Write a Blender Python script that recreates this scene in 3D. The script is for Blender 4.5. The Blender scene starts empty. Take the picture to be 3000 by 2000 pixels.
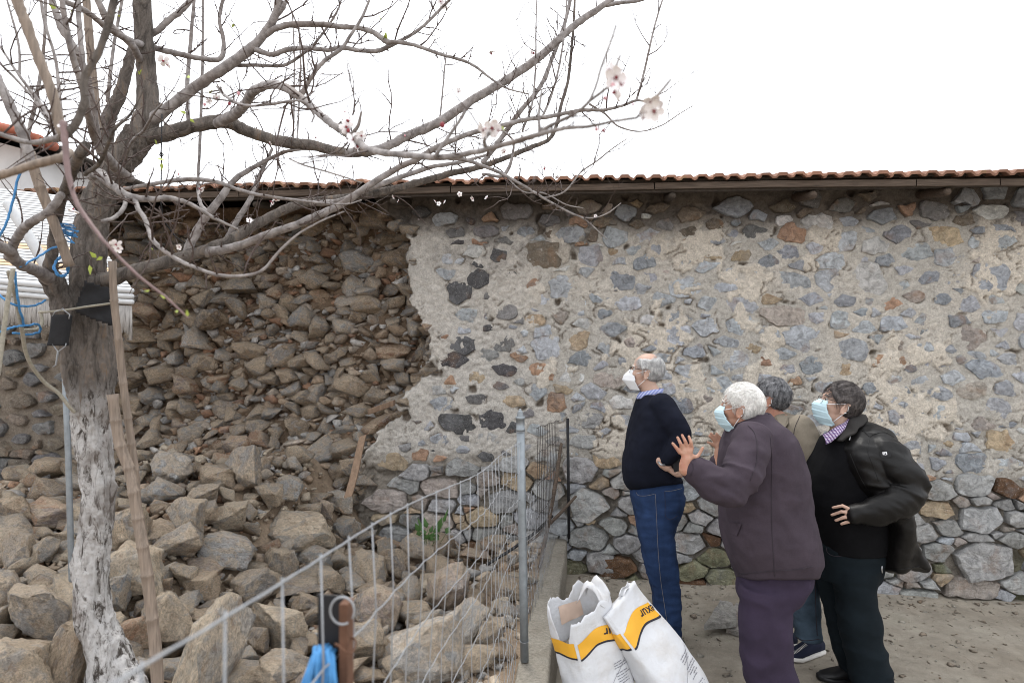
import bpy, bmesh, math, random
import numpy as np
from mathutils import Vector, Matrix, Quaternion

# ------------------------------------------------------------------ camera, sky, sun, exposure
SC = bpy.context.scene
COL = SC.collection
CAM_H, YAW, FPX = 1.83, math.radians(6.84), 2000.0
CA, SA = math.cos(YAW), math.sin(YAW)
cam_d = bpy.data.cameras.new('camera')
cam = bpy.data.objects.new('camera', cam_d)
COL.objects.link(cam)
cam.location = (0, 0, CAM_H)
cam.rotation_euler = (math.pi / 2, 0, YAW)
cam_d.lens = 24.0
cam_d.sensor_width = 36.0
cam_d.clip_start = 0.05
cam_d.clip_end = 500
cam_d.dof.use_dof = True
cam_d.dof.focus_distance = 4.6
cam_d.dof.aperture_fstop = 4.5
SC.camera = cam

SUN_EL, SUN_AZ = math.radians(64), math.radians(-25)      # veiled sun high behind the building
world = bpy.data.worlds.new('World')
SC.world = world
world.use_nodes = True
wn = world.node_tree
wn.nodes.clear()
w_out = wn.nodes.new('ShaderNodeOutputWorld')
w_bg = wn.nodes.new('ShaderNodeBackground')
w_sky = wn.nodes.new('ShaderNodeTexSky')
w_sky.sky_type = 'NISHITA'
w_sky.sun_disc = False
w_sky.sun_elevation = SUN_EL
w_sky.sun_rotation = SUN_AZ
w_sky.dust_density = 4.0
w_mix = wn.nodes.new('ShaderNodeMix')
w_mix.data_type = 'RGBA'
w_mix.inputs[0].default_value = 0.93                      # closed overcast cloud sheet over the clear sky
w_mix.inputs[7].default_value = (13.8, 14.1, 14.6, 1)
w_bg.inputs[1].default_value = 0.105
wn.links.new(w_sky.outputs[0], w_mix.inputs[6])
wn.links.new(w_mix.outputs[2], w_bg.inputs[0])
wn.links.new(w_bg.outputs[0], w_out.inputs[0])

sun_d = bpy.data.lights.new('sun', 'SUN')
sun = bpy.data.objects.new('sun', sun_d)
COL.objects.link(sun)
sun_d.energy = 1.5
sun_d.angle = math.radians(15)
sun_d.color = (1.0, 0.97, 0.92)
sdir = Vector((math.sin(SUN_AZ) * math.cos(SUN_EL), math.cos(SUN_AZ) * math.cos(SUN_EL), math.sin(SUN_EL)))
sun.rotation_euler = (-sdir).to_track_quat('-Z', 'Y').to_euler()
sun.location = sdir * 30

SC.view_settings.view_transform = 'Standard'
SC.view_settings.look = 'None'
SC.view_settings.gamma = 1
SC.view_settings.use_curve_mapping = False
SC.view_settings.exposure = 0.52
SC.render.engine = 'CYCLES'
SC.cycles.max_bounces = 6
SC.cycles.filter_width = 1.0
SC.cycles.use_denoising = True
SC.cycles.denoising_prefilter = 'ACCURATE'

# ------------------------------------------------------------------ geometry helpers
RIGHT = Vector((CA, SA, 0)); FWD = Vector((-SA, CA, 0)); UP = Vector((0, 0, 1))
K = 3000 / 2352.0


def P(px, py, Z):
    """point seen at photo pixel px,py at depth Z"""
    xc = (px - 1500) / FPX * Z
    return Vector((xc * CA - Z * SA, xc * SA + Z * CA, CAM_H - (py - 1000) / FPX * Z))


def PF(x, y, Z):
    return P(x * K, y * K, Z)


def on_y(px, py, y):
    u = (px - 1500) / FPX
    return P(px, py, y / (u * SA + CA))


def on_z(px, py, z):
    return P(px, py, (CAM_H - z) * FPX / (py - 1000))


np.seterr(over='ignore')


def h3(ix, iy, iz, seed):
    if True:
        h = (ix.astype(np.uint32) * np.uint32(374761393) + iy.astype(np.uint32) * np.uint32(668265263)
             + iz.astype(np.uint32) * np.uint32(2246822519) + np.uint32((seed * 3266489917) & 0xffffffff))
        h = (h ^ (h >> np.uint32(13))) * np.uint32(1274126177)
        h = (h ^ (h >> np.uint32(15))) * np.uint32(2654435761)
        h = h ^ (h >> np.uint32(16))
    return h.astype(np.float64) / 4294967295.0 * 2 - 1


def vn(p, seed=0):
    p = np.asarray(p, dtype=np.float64)
    i = np.floor(p).astype(np.int64)
    f = p - i
    f = f * f * (3 - 2 * f)
    r = 0
    for dx in (0, 1):
        wx = f[:, 0] if dx else 1 - f[:, 0]
        for dy in (0, 1):
            wy = f[:, 1] if dy else 1 - f[:, 1]
            for dz in (0, 1):
                wz = f[:, 2] if dz else 1 - f[:, 2]
                r = r + wx * wy * wz * h3(i[:, 0] + dx, i[:, 1] + dy, i[:, 2] + dz, seed)
    return r


def fbm(p, seed=0, octs=4, gain=0.5):
    p = np.asarray(p, dtype=np.float64)
    a, s, t = 1.0, 0, 0
    for o in range(octs):
        s = s + a * vn(p * (2.03 ** o) + o * 17.3, seed + o * 7)
        t += a
        a *= gain
    return s / t


def sstep(a, b, x):
    t = np.clip((x - a) / (b - a), 0, 1)
    return t * t * (3 - 2 * t)


def mesh_np(name, V, F, smooth=False, col=None):
    """V (n,3); F (m,k) index array or list of lists"""
    me = bpy.data.meshes.new(name)
    V = np.asarray(V, dtype=np.float32)
    if isinstance(F, np.ndarray):
        m, k = F.shape
        me.vertices.add(len(V)); me.vertices.foreach_set('co', V.ravel())
        me.loops.add(m * k); me.loops.foreach_set('vertex_index', F.astype(np.int32).ravel())
        me.polygons.add(m)
        me.polygons.foreach_set('loop_start', np.arange(0, m * k, k, dtype=np.int32))
        me.polygons.foreach_set('loop_total', np.full(m, k, dtype=np.int32))
        me.update(calc_edges=True)
        me.validate()
    else:
        me.from_pydata([tuple(map(float, v)) for v in V], [], F)
        me.update()
    if smooth:
        me.polygons.foreach_set('use_smooth', np.ones(len(me.polygons), dtype=bool))
    if col is not None:
        at = me.color_attributes.new('Col', 'FLOAT_COLOR', 'POINT')
        c = np.ones((len(V), 4), dtype=np.float32)
        c[:, :3] = col
        at.data.foreach_set('color', c.ravel())
    return me


def link(name, me, mat=None, parent=None, color=None, loc=None, rot=None, scale=None):
    o = bpy.data.objects.new(name, me)
    COL.objects.link(o)
    if mat is not None and me is not None and not me.materials:
        me.materials.append(mat)
    if parent is not None:
        o.parent = parent
    if color is not None:
        o.color = (color[0], color[1], color[2], 1)
    if loc is not None: o.location = loc
    if rot is not None: o.rotation_euler = rot
    if scale is not None: o.scale = scale
    return o


def tag(o, label=None, cat=None, group=None, kind=None):
    if label: o['label'] = label
    if cat: o['category'] = cat
    if group: o['group'] = group
    if kind: o['kind'] = kind
    return o


def empty(name, loc=(0, 0, 0)):
    o = bpy.data.objects.new(name, None)
    o.empty_display_size = 0.1
    COL.objects.link(o)
    o.location = loc
    return o


class MB:
    """collects closed shapes into one mesh"""
    def __init__(s):
        s.V, s.F, s.n = [], [], 0

    def add(s, V, F):
        V = [tuple(v) for v in V]
        s.V += V
        s.F += [[i + s.n for i in f] for f in F]
        s.n += len(V)

    def tube(s, pts, rad, seg=8, caps=True):
        pts = [Vector(p) for p in pts]
        n = len(pts)
        if not hasattr(rad, '__len__'): rad = [rad] * n
        V, F = [], []
        t0 = (pts[1] - pts[0]).normalized()
        ref = Vector((0, 0, 1)) if abs(t0.z) < 0.9 else Vector((1, 0, 0))
        u = t0.cross(ref).normalized()
        for i in range(n):
            t = (pts[min(i + 1, n - 1)] - pts[max(i - 1, 0)])
            t = t.normalized() if t.length > 1e-9 else t0
            u = (u - t * u.dot(t))
            u = u.normalized() if u.length > 1e-6 else t.orthogonal().normalized()
            w = t.cross(u)
            r = rad[i]
            ra, rb = r if hasattr(r, '__len__') else (r, r)
            for j in range(seg):
                a = 2 * math.pi * j / seg
                V.append(pts[i] + u * (ra * math.cos(a)) + w * (rb * math.sin(a)))
        for i in range(n - 1):
            for j in range(seg):
                k = (j + 1) % seg
                F.append([i * seg + j, i * seg + k, (i + 1) * seg + k, (i + 1) * seg + j])
        if caps:
            F.append(list(range(seg - 1, -1, -1)))
            F.append([(n - 1) * seg + j for j in range(seg)])
        s.add(V, F)
        return s

    def cap_tube(s, pts, rad, seg=14):
        """tube with rounded ends"""
        pts = [Vector(p) for p in pts]
        rad = list(rad) if hasattr(rad, '__len__') else [rad] * len(pts)
        a = (pts[0] - pts[1]).normalized(); b = (pts[-1] - pts[-2]).normalized()
        pp = [pts[0] + a * rad[0] * k for k in (0.97, 0.75, 0.45)] + pts + [pts[-1] + b * rad[-1] * k for k in (0.45, 0.75, 0.97)]
        rr = [rad[0] * k for k in (0.2, 0.65, 0.9)] + rad + [rad[-1] * k for k in (0.9, 0.65, 0.2)]
        return s.tube(pp, rr, seg)

    def box(s, c, h, M=None):
        V = []
        for x in (-1, 1):
            for y in (-1, 1):
                for z in (-1, 1):
                    v = Vector((x * h[0], y * h[1], z * h[2]))
                    if M is not None: v = M @ v
                    V.append(Vector(c) + v)
        s.add(V, [[0, 1, 3, 2], [4, 6, 7, 5], [0, 4, 5, 1], [2, 3, 7, 6], [0, 2, 6, 4], [1, 5, 7, 3]])
        return s

    def ell(s, c, ax, seg=18, rings=12):
        """ellipsoid with axis vectors ax=(a,b,c)"""
        c = Vector(c); a, b, d = [Vector(v) for v in ax]
        V, F = [c + d], []
        for i in range(1, rings):
            th = math.pi * i / rings
            for j in range(seg):
                ph = 2 * math.pi * j / seg
                V.append(c + a * (math.sin(th) * math.cos(ph)) + b * (math.sin(th) * math.sin(ph)) + d * math.cos(th))
        V.append(c - d)
        for j in range(seg):
            F.append([0, 1 + j, 1 + (j + 1) % seg])
        for i in range(rings - 2):
            for j in range(seg):
                k = (j + 1) % seg
                F.append([1 + i * seg + j, 1 + (i + 1) * seg + j, 1 + (i + 1) * seg + k, 1 + i * seg + k])
        L = len(V) - 1; b0 = 1 + (rings - 2) * seg
        for j in range(seg):
            F.append([L, b0 + (j + 1) % seg, b0 + j])
        s.add(V, F)
        return s

    def loft(s, secs, seg=28, ex=2.4):
        """secs: list of (center, vec_half_u, vec_half_v)"""
        V, F = [], []
        n = len(secs)
        for (c, hu, hv) in secs:
            for j in range(seg):
                a = 2 * math.pi * j / seg
                ca, sa = math.cos(a), math.sin(a)
                V.append(Vector(c) + Vector(hu) * (math.copysign(abs(ca) ** (2 / ex), ca)) + Vector(hv) * (math.copysign(abs(sa) ** (2 / ex), sa)))
        for i in range(n - 1):
            for j in range(seg):
                k = (j + 1) % seg
                F.append([i * seg + j, i * seg + k, (i + 1) * seg + k, (i + 1) * seg + j])
        F.append(list(range(seg - 1, -1, -1)))
        F.append([(n - 1) * seg + j for j in range(seg)])
        s.add(V, F)
        return s

    def mesh(s, name, smooth=True):
        me = bpy.data.meshes.new(name)
        me.from_pydata(s.V, [], s.F)
        me.update()
        if smooth:
            me.polygons.foreach_set('use_smooth', np.ones(len(me.polygons), dtype=bool))
        return me

    def obj(s, name, mat, parent=None, smooth=True, color=None):
        return link(name, s.mesh(name, smooth), mat, parent, color)

    def remesh(s, name, voxel, smooth_it=4, fac=0.5, disp=None):
        """union of the shapes as one continuous skin"""
        me = s.mesh(name + '_raw')
        bm = bmesh.new(); bm.from_mesh(me)
        bmesh.ops.recalc_face_normals(bm, faces=bm.faces)
        bm.to_mesh(me); bm.free()
        o = bpy.data.objects.new('tmp_' + name, me)
        COL.objects.link(o)
        m = o.modifiers.new('r', 'REMESH'); m.mode = 'VOXEL'; m.voxel_size = voxel
        if smooth_it:
            q = o.modifiers.new('s', 'SMOOTH'); q.factor = fac; q.iterations = smooth_it
        dg = bpy.context.evaluated_depsgraph_get()
        out = bpy.data.meshes.new_from_object(o.evaluated_get(dg))
        out.name = name
        bpy.data.objects.remove(o); bpy.data.meshes.remove(me)
        if disp is not None:
            n = len(out.vertices)
            co = np.empty(n * 3, dtype=np.float32); out.vertices.foreach_get('co', co)
            no = np.empty(n * 3, dtype=np.float32); out.vertices.foreach_get('normal', no)
            co = co.reshape(-1, 3).astype(np.float64); no = no.reshape(-1, 3)
            co = disp(co, no)
            out.vertices.foreach_set('co', co.astype(np.float32).ravel())
            out.update()
        out.polygons.foreach_set('use_smooth', np.ones(len(out.polygons), dtype=bool))
        return out


def spline(pts, n):
    """Catmull-Rom through rows of numbers; n samples a span"""
    pts = [np.array(p, dtype=float) for p in pts]
    if len(pts) < 3:
        return [pts[0] + (pts[-1] - pts[0]) * t for t in np.linspace(0, 1, n + 1)]
    ext = [2 * pts[0] - pts[1]] + pts + [2 * pts[-1] - pts[-2]]
    out = []
    for i in range(1, len(ext) - 2):
        p0, p1, p2, p3 = ext[i - 1:i + 3]
        for t in np.arange(n) / n:
            out.append(0.5 * (2 * p1 + (p2 - p0) * t + (2 * p0 - 5 * p1 + 4 * p2 - p3) * t * t + (3 * p1 - p0 - 3 * p2 + p3) * t ** 3))
    out.append(pts[-1])
    return out


# ------------------------------------------------------------------ materials
class NM:
    def __init__(s, name, rough=0.85, spec=0.3):
        s.m = bpy.data.materials.new(name); s.m.use_nodes = True
        s.t = s.m.node_tree; s.t.nodes.clear()
        s.out = s.t.nodes.new('ShaderNodeOutputMaterial')
        s.b = s.t.nodes.new('ShaderNodeBsdfPrincipled')
        s.b.inputs['Roughness'].default_value = rough
        s.b.inputs['Specular IOR Level'].default_value = spec
        s.t.links.new(s.b.outputs[0], s.out.inputs[0])
        s._co = None

    def n(s, t, **kw):
        nd = s.t.nodes.new('ShaderNode' + t)
        for k, v in kw.items(): setattr(nd, k, v)
        return nd

    def set(s, sock, v):
        if hasattr(v, 'is_output'): s.t.links.new(v, sock)
        elif v is not None: sock.default_value = (*v, 1) if (hasattr(v, '__len__') and len(v) == 3 and sock.type == 'RGBA') else v

    def co(s, kind='Object', shift=True):
        if s._co is None:
            tc = s.n('TexCoord'); oi = s.n('ObjectInfo'); va = s.n('VectorMath', operation='MULTIPLY_ADD')
            s.oi = oi
            cb = s.n('CombineXYZ')
            for k in range(3): s.t.links.new(oi.outputs['Random'], cb.inputs[k])
            s.t.links.new(cb.outputs[0], va.inputs[0])
            va.inputs[1].default_value = (37.0, 91.0, 53.0) if shift else (0, 0, 0)
            s.t.links.new(tc.outputs[kind], va.inputs[2])
            s._co = va.outputs[0]
        return s._co

    def noise(s, scale, detail=4, rough=0.55, dist=0.0, vec=None, stretch=None):
        v = vec if vec is not None else s.co()
        if stretch is not None:
            mp = s.n('Mapping'); s.t.links.new(v, mp.inputs[0]); mp.inputs['Scale'].default_value = stretch; v = mp.outputs[0]
        nd = s.n('TexNoise'); s.t.links.new(v, nd.inputs['Vector'])
        nd.inputs['Scale'].default_value = scale; nd.inputs['Detail'].default_value = detail
        nd.inputs['Roughness'].default_value = rough; nd.inputs['Distortion'].default_value = dist
        return nd.outputs[0]

    def ramp(s, v, a, b, lo=0.0, hi=1.0):
        r = s.n('MapRange'); s.set(r.inputs[0], v)
        for i, q in enumerate((a, b, lo, hi)): r.inputs[i + 1].default_value = q
        return r.outputs[0]

    def mix(s, f, a, b, mode='MIX'):
        nd = s.n('Mix', data_type='RGBA', blend_type=mode)
        s.set(nd.inputs[0], f); s.set(nd.inputs[6], a); s.set(nd.inputs[7], b)
        return nd.outputs[2]

    def grey(s, v):
        nd = s.n('CombineColor')
        for k in range(3): s.set(nd.inputs[k], v)
        return nd.outputs[0]

    def math(s, op, a, b=None):
        nd = s.n('Math', operation=op); s.set(nd.inputs[0], a)
        if b is not None: s.set(nd.inputs[1], b)
        return nd.outputs[0]

    def bump(s, h, strength=0.5, dist=0.01):
        nd = s.n('Bump'); nd.inputs['Strength'].default_value = strength; nd.inputs['Distance'].default_value = dist
        s.set(nd.inputs['Height'], h); s.t.links.new(nd.outputs[0], s.b.inputs['Normal'])

    def base(s, v): s.set(s.b.inputs['Base Color'], v)
    def rough(s, v): s.set(s.b.inputs['Roughness'], v)
    def attr(s, name='Col'):
        return s.n('Attribute', attribute_name=name).outputs[0]
    def objcol(s):
        s.co(); return s.oi.outputs['Color']


def simple(name, c, rough=0.8, var=0.25, sc=12, bump=0.15, spec=0.3, metal=0, bd=0.004, stretch=None, detail=5):
    q = NM(name, rough, spec)
    nz = q.noise(sc, detail, 0.6, stretch=stretch)
    q.base(q.mix(1.0, c, q.grey(q.ramp(nz, 0.25, 0.75, 1 - var, 1 + var)), 'MULTIPLY'))
    q.b.inputs['Metallic'].default_value = metal
    if bump: q.bump(nz, bump, bd)
    return q.m


def stone_mat(name, src, sc=1.0, dusty=0.25, rust=0.5, facets=False):
    q = NM(name, 0.9, 0.2)
    base = q.objcol() if src == 'obj' else q.attr()
    q.co()
    n1 = q.noise(12 * sc, 9, 0.72, 0.8)
    n2 = q.noise(3.2 * sc, 4, 0.6, 0.3)
    n3 = q.noise(75 * sc, 3, 0.6)
    n4 = q.noise(20 * sc, 7, 0.75, 2.2, stretch=(1, 1, 2.4))
    if facets:                                    # each fracture face has its own patina
        at = q.n('Attribute', attribute_name='Facet'); fa = at.outputs['Fac']
        base = q.mix(1.0, base, q.grey(q.ramp(fa, 0, 1, 0.78, 1.30)), 'MULTIPLY')
        base = q.mix(q.ramp(fa, 0.62, 0.72, 0, .45), base, (0.56, 0.455, 0.34))
        base = q.mix(q.ramp(fa, 0.34, 0.24, 0, .5), base, (0.38, 0.38, 0.385))
    if facets:                                    # ochre weathering and grey fresh limestone in irregular patches
        n5 = q.noise(1.7, 6, 0.65, 0.9)
        base = q.mix(q.ramp(n5, 0.47, 0.54, 0, .65), base, (0.62, 0.50, 0.365))
        base = q.mix(q.ramp(n5, 0.42, 0.36, 0, .5), base, (0.47, 0.465, 0.46))
    c = q.mix(1.0, base, q.grey(q.ramp(n1, 0.29, 0.71, 0.42, 1.6)), 'MULTIPLY')
    c = q.mix(q.ramp(n2, 0.56, 0.68, 0.0, rust), c, (0.30, 0.165, 0.085))
    c = q.mix(q.ramp(n2, 0.44, 0.30, 0.0, 0.45), c, (0.25, 0.255, 0.265))
    c = q.mix(q.ramp(n4, 0.58, 0.68, 0.0, 0.6), c, (0.50, 0.47, 0.43))
    c = q.mix(q.ramp(n4, 0.38, 0.30, 0.0, 0.6), c, (0.085, 0.075, 0.065))
    c = q.mix(q.ramp(n3, 0.62, 0.70, 0.0, 0.55), c, (0.66, 0.64, 0.61))
    c = q.mix(q.ramp(n3, 0.38, 0.30, 0.0, 0.5), c, (0.10, 0.09, 0.08))
    if dusty:
        ge = q.n('NewGeometry'); sp = q.n('SeparateXYZ'); q.t.links.new(ge.outputs['Normal'], sp.inputs[0])
        dz = q.math('MULTIPLY', q.ramp(sp.outputs[2], 0.25, 0.95, 0, 1), q.ramp(n1, 0.35, 0.6, 0.1, dusty * 2))
        c = q.mix(dz, c, (0.50, 0.41, 0.315))
    q.base(c)
    hh = q.math('ADD', n1, q.math('MULTIPLY', n4, 0.7))
    hh = q.math('ADD', hh, q.math('MULTIPLY', n3, 0.25))
    q.bump(hh, 1.0, 0.03 if facets else 0.022)
    return q.m


M_STONE = stone_mat('loose_limestone', 'obj', 0.8, 0.22, .4, True)      # unit-size rocks, scaled objects
M_FACE = stone_mat('wall_limestone', 'obj', 1.6, 0.0, 0.35)
M_STUFF = stone_mat('rubble_mix', 'attr', 2.0, 0.2)
M_FACESTUFF = stone_mat('wall_small_limestone', 'attr', 2.0, 0.0)


def mortar_mat():
    q = NM('mortar', 0.95, 0.15)
    base = q.attr()
    n1 = q.noise(95, 5, 0.75)
    n2 = q.noise(26, 7, 0.7, 0.5)
    n3 = q.noise(7, 4, 0.6)
    c = q.mix(1.0, base, q.grey(q.ramp(n2, 0.25, 0.75, 0.68, 1.3)), 'MULTIPLY')
    c = q.mix(1.0, c, q.grey(q.ramp(n1, 0.28, 0.72, 0.66, 1.3)), 'MULTIPLY')
    c = q.mix(q.ramp(n3, 0.58, 0.72, 0, 0.25), c, (0.24, 0.21, 0.17))
    q.base(c)
    q.bump(q.math('ADD', q.math('MULTIPLY', n1, 0.7), n2), 0.9, 0.014)
    return q.m


M_MORTAR = mortar_mat()


def earth_mat(name, c1, c2, sc=1.0):
    q = NM(name, 0.97, 0.1)
    n1 = q.noise(6 * sc, 8, 0.65); n2 = q.noise(45 * sc, 5, 0.7); n3 = q.noise(160 * sc, 2, 0.5)
    c = q.mix(q.ramp(n1, 0.35, 0.65), c1, c2)
    c = q.mix(1.0, c, q.grey(q.ramp(n2, 0.25, 0.75, 0.65, 1.35)), 'MULTIPLY')
    c = q.mix(q.ramp(n3, 0.70, 0.75, 0, 0.5), c, (0.5, 0.46, 0.40))
    q.base(c)
    q.bump(q.math('ADD', n2, q.math('MULTIPLY', n3, 0.3)), 0.8, 0.02)
    return q.m


M_EARTH = earth_mat('rubble_earth', (0.215, 0.16, 0.112), (0.29, 0.225, 0.165))


def pave_mat():
    q = NM('dusty_concrete', 0.93, 0.2)
    q.co(shift=False)
    n1 = q.noise(1.3, 8, 0.6, 0.3); n2 = q.noise(9, 7, 0.7); n3 = q.noise(140, 3, 0.6); n4 = q.noise(4, 5, 0.7, 0.8)
    c = q.mix(q.ramp(n1, 0.35, 0.65), (0.265, 0.23, 0.185), (0.36, 0.325, 0.27))
    c = q.mix(q.ramp(n1, 0.60, 0.70, 0, 0.35), c, (0.27, 0.265, 0.19))
    c = q.mix(1.0, c, q.grey(q.ramp(n2, 0.25, 0.75, 0.72, 1.25)), 'MULTIPLY')
    c = q.mix(q.ramp(n4, 0.66, 0.74, 0, 0.7), c, (0.46, 0.43, 0.38))
    c = q.mix(q.ramp(n4, 0.36, 0.26, 0, 0.6), c, (0.14, 0.105, 0.08))
    c = q.mix(q.ramp(n3, 0.69, 0.75, 0, 0.6), c, (0.48, 0.45, 0.40))
    q.base(c)
    q.bump(q.math('ADD', n2, q.math('MULTIPLY', n3, 0.5)), 0.8, 0.02)
    return q.m


M_PAVE = pave_mat()
M_KERB = earth_mat('cast_concrete', (0.27, 0.245, 0.205), (0.34, 0.315, 0.27), 1.3)
M_WOOD = simple('weathered_wood', (0.085, 0.063, 0.048), 0.85, 0.6, 5, 0.8, stretch=(1.2, 16, 30))
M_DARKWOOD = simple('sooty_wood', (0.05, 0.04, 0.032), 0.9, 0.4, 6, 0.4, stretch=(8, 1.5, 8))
M_PLANK = simple('raw_plank', (0.20, 0.135, 0.092), 0.85, 0.35, 7, 0.4, stretch=(9, 9, 1.0))
M_GALV = simple('galvanised_steel', (0.25, 0.275, 0.295), 0.5, 0.2, 30, 0.1, metal=0.55)
M_WIRE = simple('galvanised_wire', (0.30, 0.31, 0.325), 0.5, 0.15, 40, 0.0, metal=0.4)
M_RUSTWIRE = simple('dark_rusty_wire', (0.045, 0.038, 0.035), 0.8, 0.3, 40, 0.0)
M_RUST = simple('rusty_iron', (0.13, 0.065, 0.04), 0.85, 0.4, 30, 0.3)
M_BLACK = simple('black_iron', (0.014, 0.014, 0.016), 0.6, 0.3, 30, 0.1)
M_RUBBER = simple('black_rubber', (0.016, 0.016, 0.018), 0.75, 0.3, 25, 0.25)
M_ROPE = simple('grey_rope', (0.30, 0.28, 0.23), 0.9, 0.25, 90, 0.4)
M_TWINE = simple('blue_twine', (0.06, 0.22, 0.46), 0.6, 0.3, 60, 0.3)
M_CANE = simple('dry_cane', (0.215, 0.170, 0.135), 0.65, 0.4, 5, 0.3, stretch=(22, 22, 1.6))


def tile_mat():
    q = NM('clay_tile', 0.85, 0.25)
    base = q.objcol()
    n1 = q.noise(9, 6, 0.65); n2 = q.noise(28, 5, 0.7)
    c = q.mix(1.0, base, q.grey(q.ramp(n1, 0.25, 0.75, 0.7, 1.25)), 'MULTIPLY')
    c = q.mix(q.ramp(n1, 0.58, 0.68, 0, 0.55), c, (0.17, 0.15, 0.05))
    c = q.mix(q.ramp(n2, 0.64, 0.72, 0, 0.7), c, (0.07, 0.055, 0.045))
    q.base(c); q.bump(n2, 0.4, 0.005)
    return q.m


M_TILE = tile_mat()
# ================================================================== THE STONE BUILDING
rng = random.Random(7)
nr = np.random.default_rng(11)
Y0 = 5.25                                        # plane of the wall's face


def W(fx, fy):
    p = on_y(fx * K, fy * K, Y0)
    return (p.x, p.z)


BREACH = [W(*q) for q in [(862, 425), (866, 475), (884, 505), (922, 520), (945, 548), (936, 600), (941, 680), (953, 722),
                          (962, 748), (986, 775), (990, 800), (978, 838), (960, 868), (944, 892), (918, 915), (905, 950),
                          (882, 978), (863, 1010), (838, 1032), (824, 1080), (818, 1150), (806, 1230), (790, 1330)]]
BREACH += [(-4.2, 0.0), (-4.35, 0.8), (-4.2, 1.6), (-4.45, 2.3), (-4.3, 3.3), (BREACH[0][0], 3.3)]
BREACH = np.array(BREACH)


def poly_sd(px, pz, poly):
    """signed distance, + inside"""
    d = np.full(px.shape, 1e9); ins = np.zeros(px.shape, dtype=bool)
    n = len(poly)
    for i in range(n):
        ax, az = poly[i]; bx, bz = poly[(i + 1) % n]
        ex, ez = bx - ax, bz - az
        L = ex * ex + ez * ez + 1e-12
        t = np.clip(((px - ax) * ex + (pz - az) * ez) / L, 0, 1)
        d = np.minimum(d, (px - ax - t * ex) ** 2 + (pz - az - t * ez) ** 2)
        c = ((az > pz) != (bz > pz)) & (px < (bx - ax) * (pz - az) / (bz - az + 1e-12) + ax)
        ins ^= c
    d = np.sqrt(d)
    return np.where(ins, d, -d)


XL, XR, ZB, ZT, DG = -5.9, 4.4, -0.15, 3.02, 0.0105
gx = np.arange(XL, XR, DG); gz = np.arange(ZB, ZT, DG)
GX, GZ = np.meshgrid(gx, gz)                      # rows: z
q3 = np.stack([GX.ravel(), GZ.ravel(), np.zeros(GX.size)], 1)
wx = (fbm(q3 * 5, 3, 4) * 0.06 + fbm(q3 * 18, 5, 3) * 0.045).reshape(GX.shape)
wz = (fbm(q3 * 5, 4, 4) * 0.06 + fbm(q3 * 18, 6, 3) * 0.045).reshape(GX.shape)
SDB = poly_sd(GX + wx, GZ + wz, BREACH)
LOWZ = 0.93 + 0.10 * fbm(q3 * 1.3, 9, 3).reshape(GX.shape) - 0.16 * sstep(1.4, 2.4, GX)
LOW = sstep(0.10, -0.10, GZ - LOWZ)               # 1 in the open-jointed lower courses
ROUGH = sstep(-0.1, -0.5, GX + 0.25 * fbm(q3 * 2, 19, 3).reshape(GX.shape))   # coarse render by the breach


def low_at(x, z):
    i = min(max(int((z - ZB) / DG), 0), len(gz) - 1); j = min(max(int((x - XL) / DG), 0), len(gx) - 1)
    return LOW[i, j], SDB[i, j], ROUGH[i, j]


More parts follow.
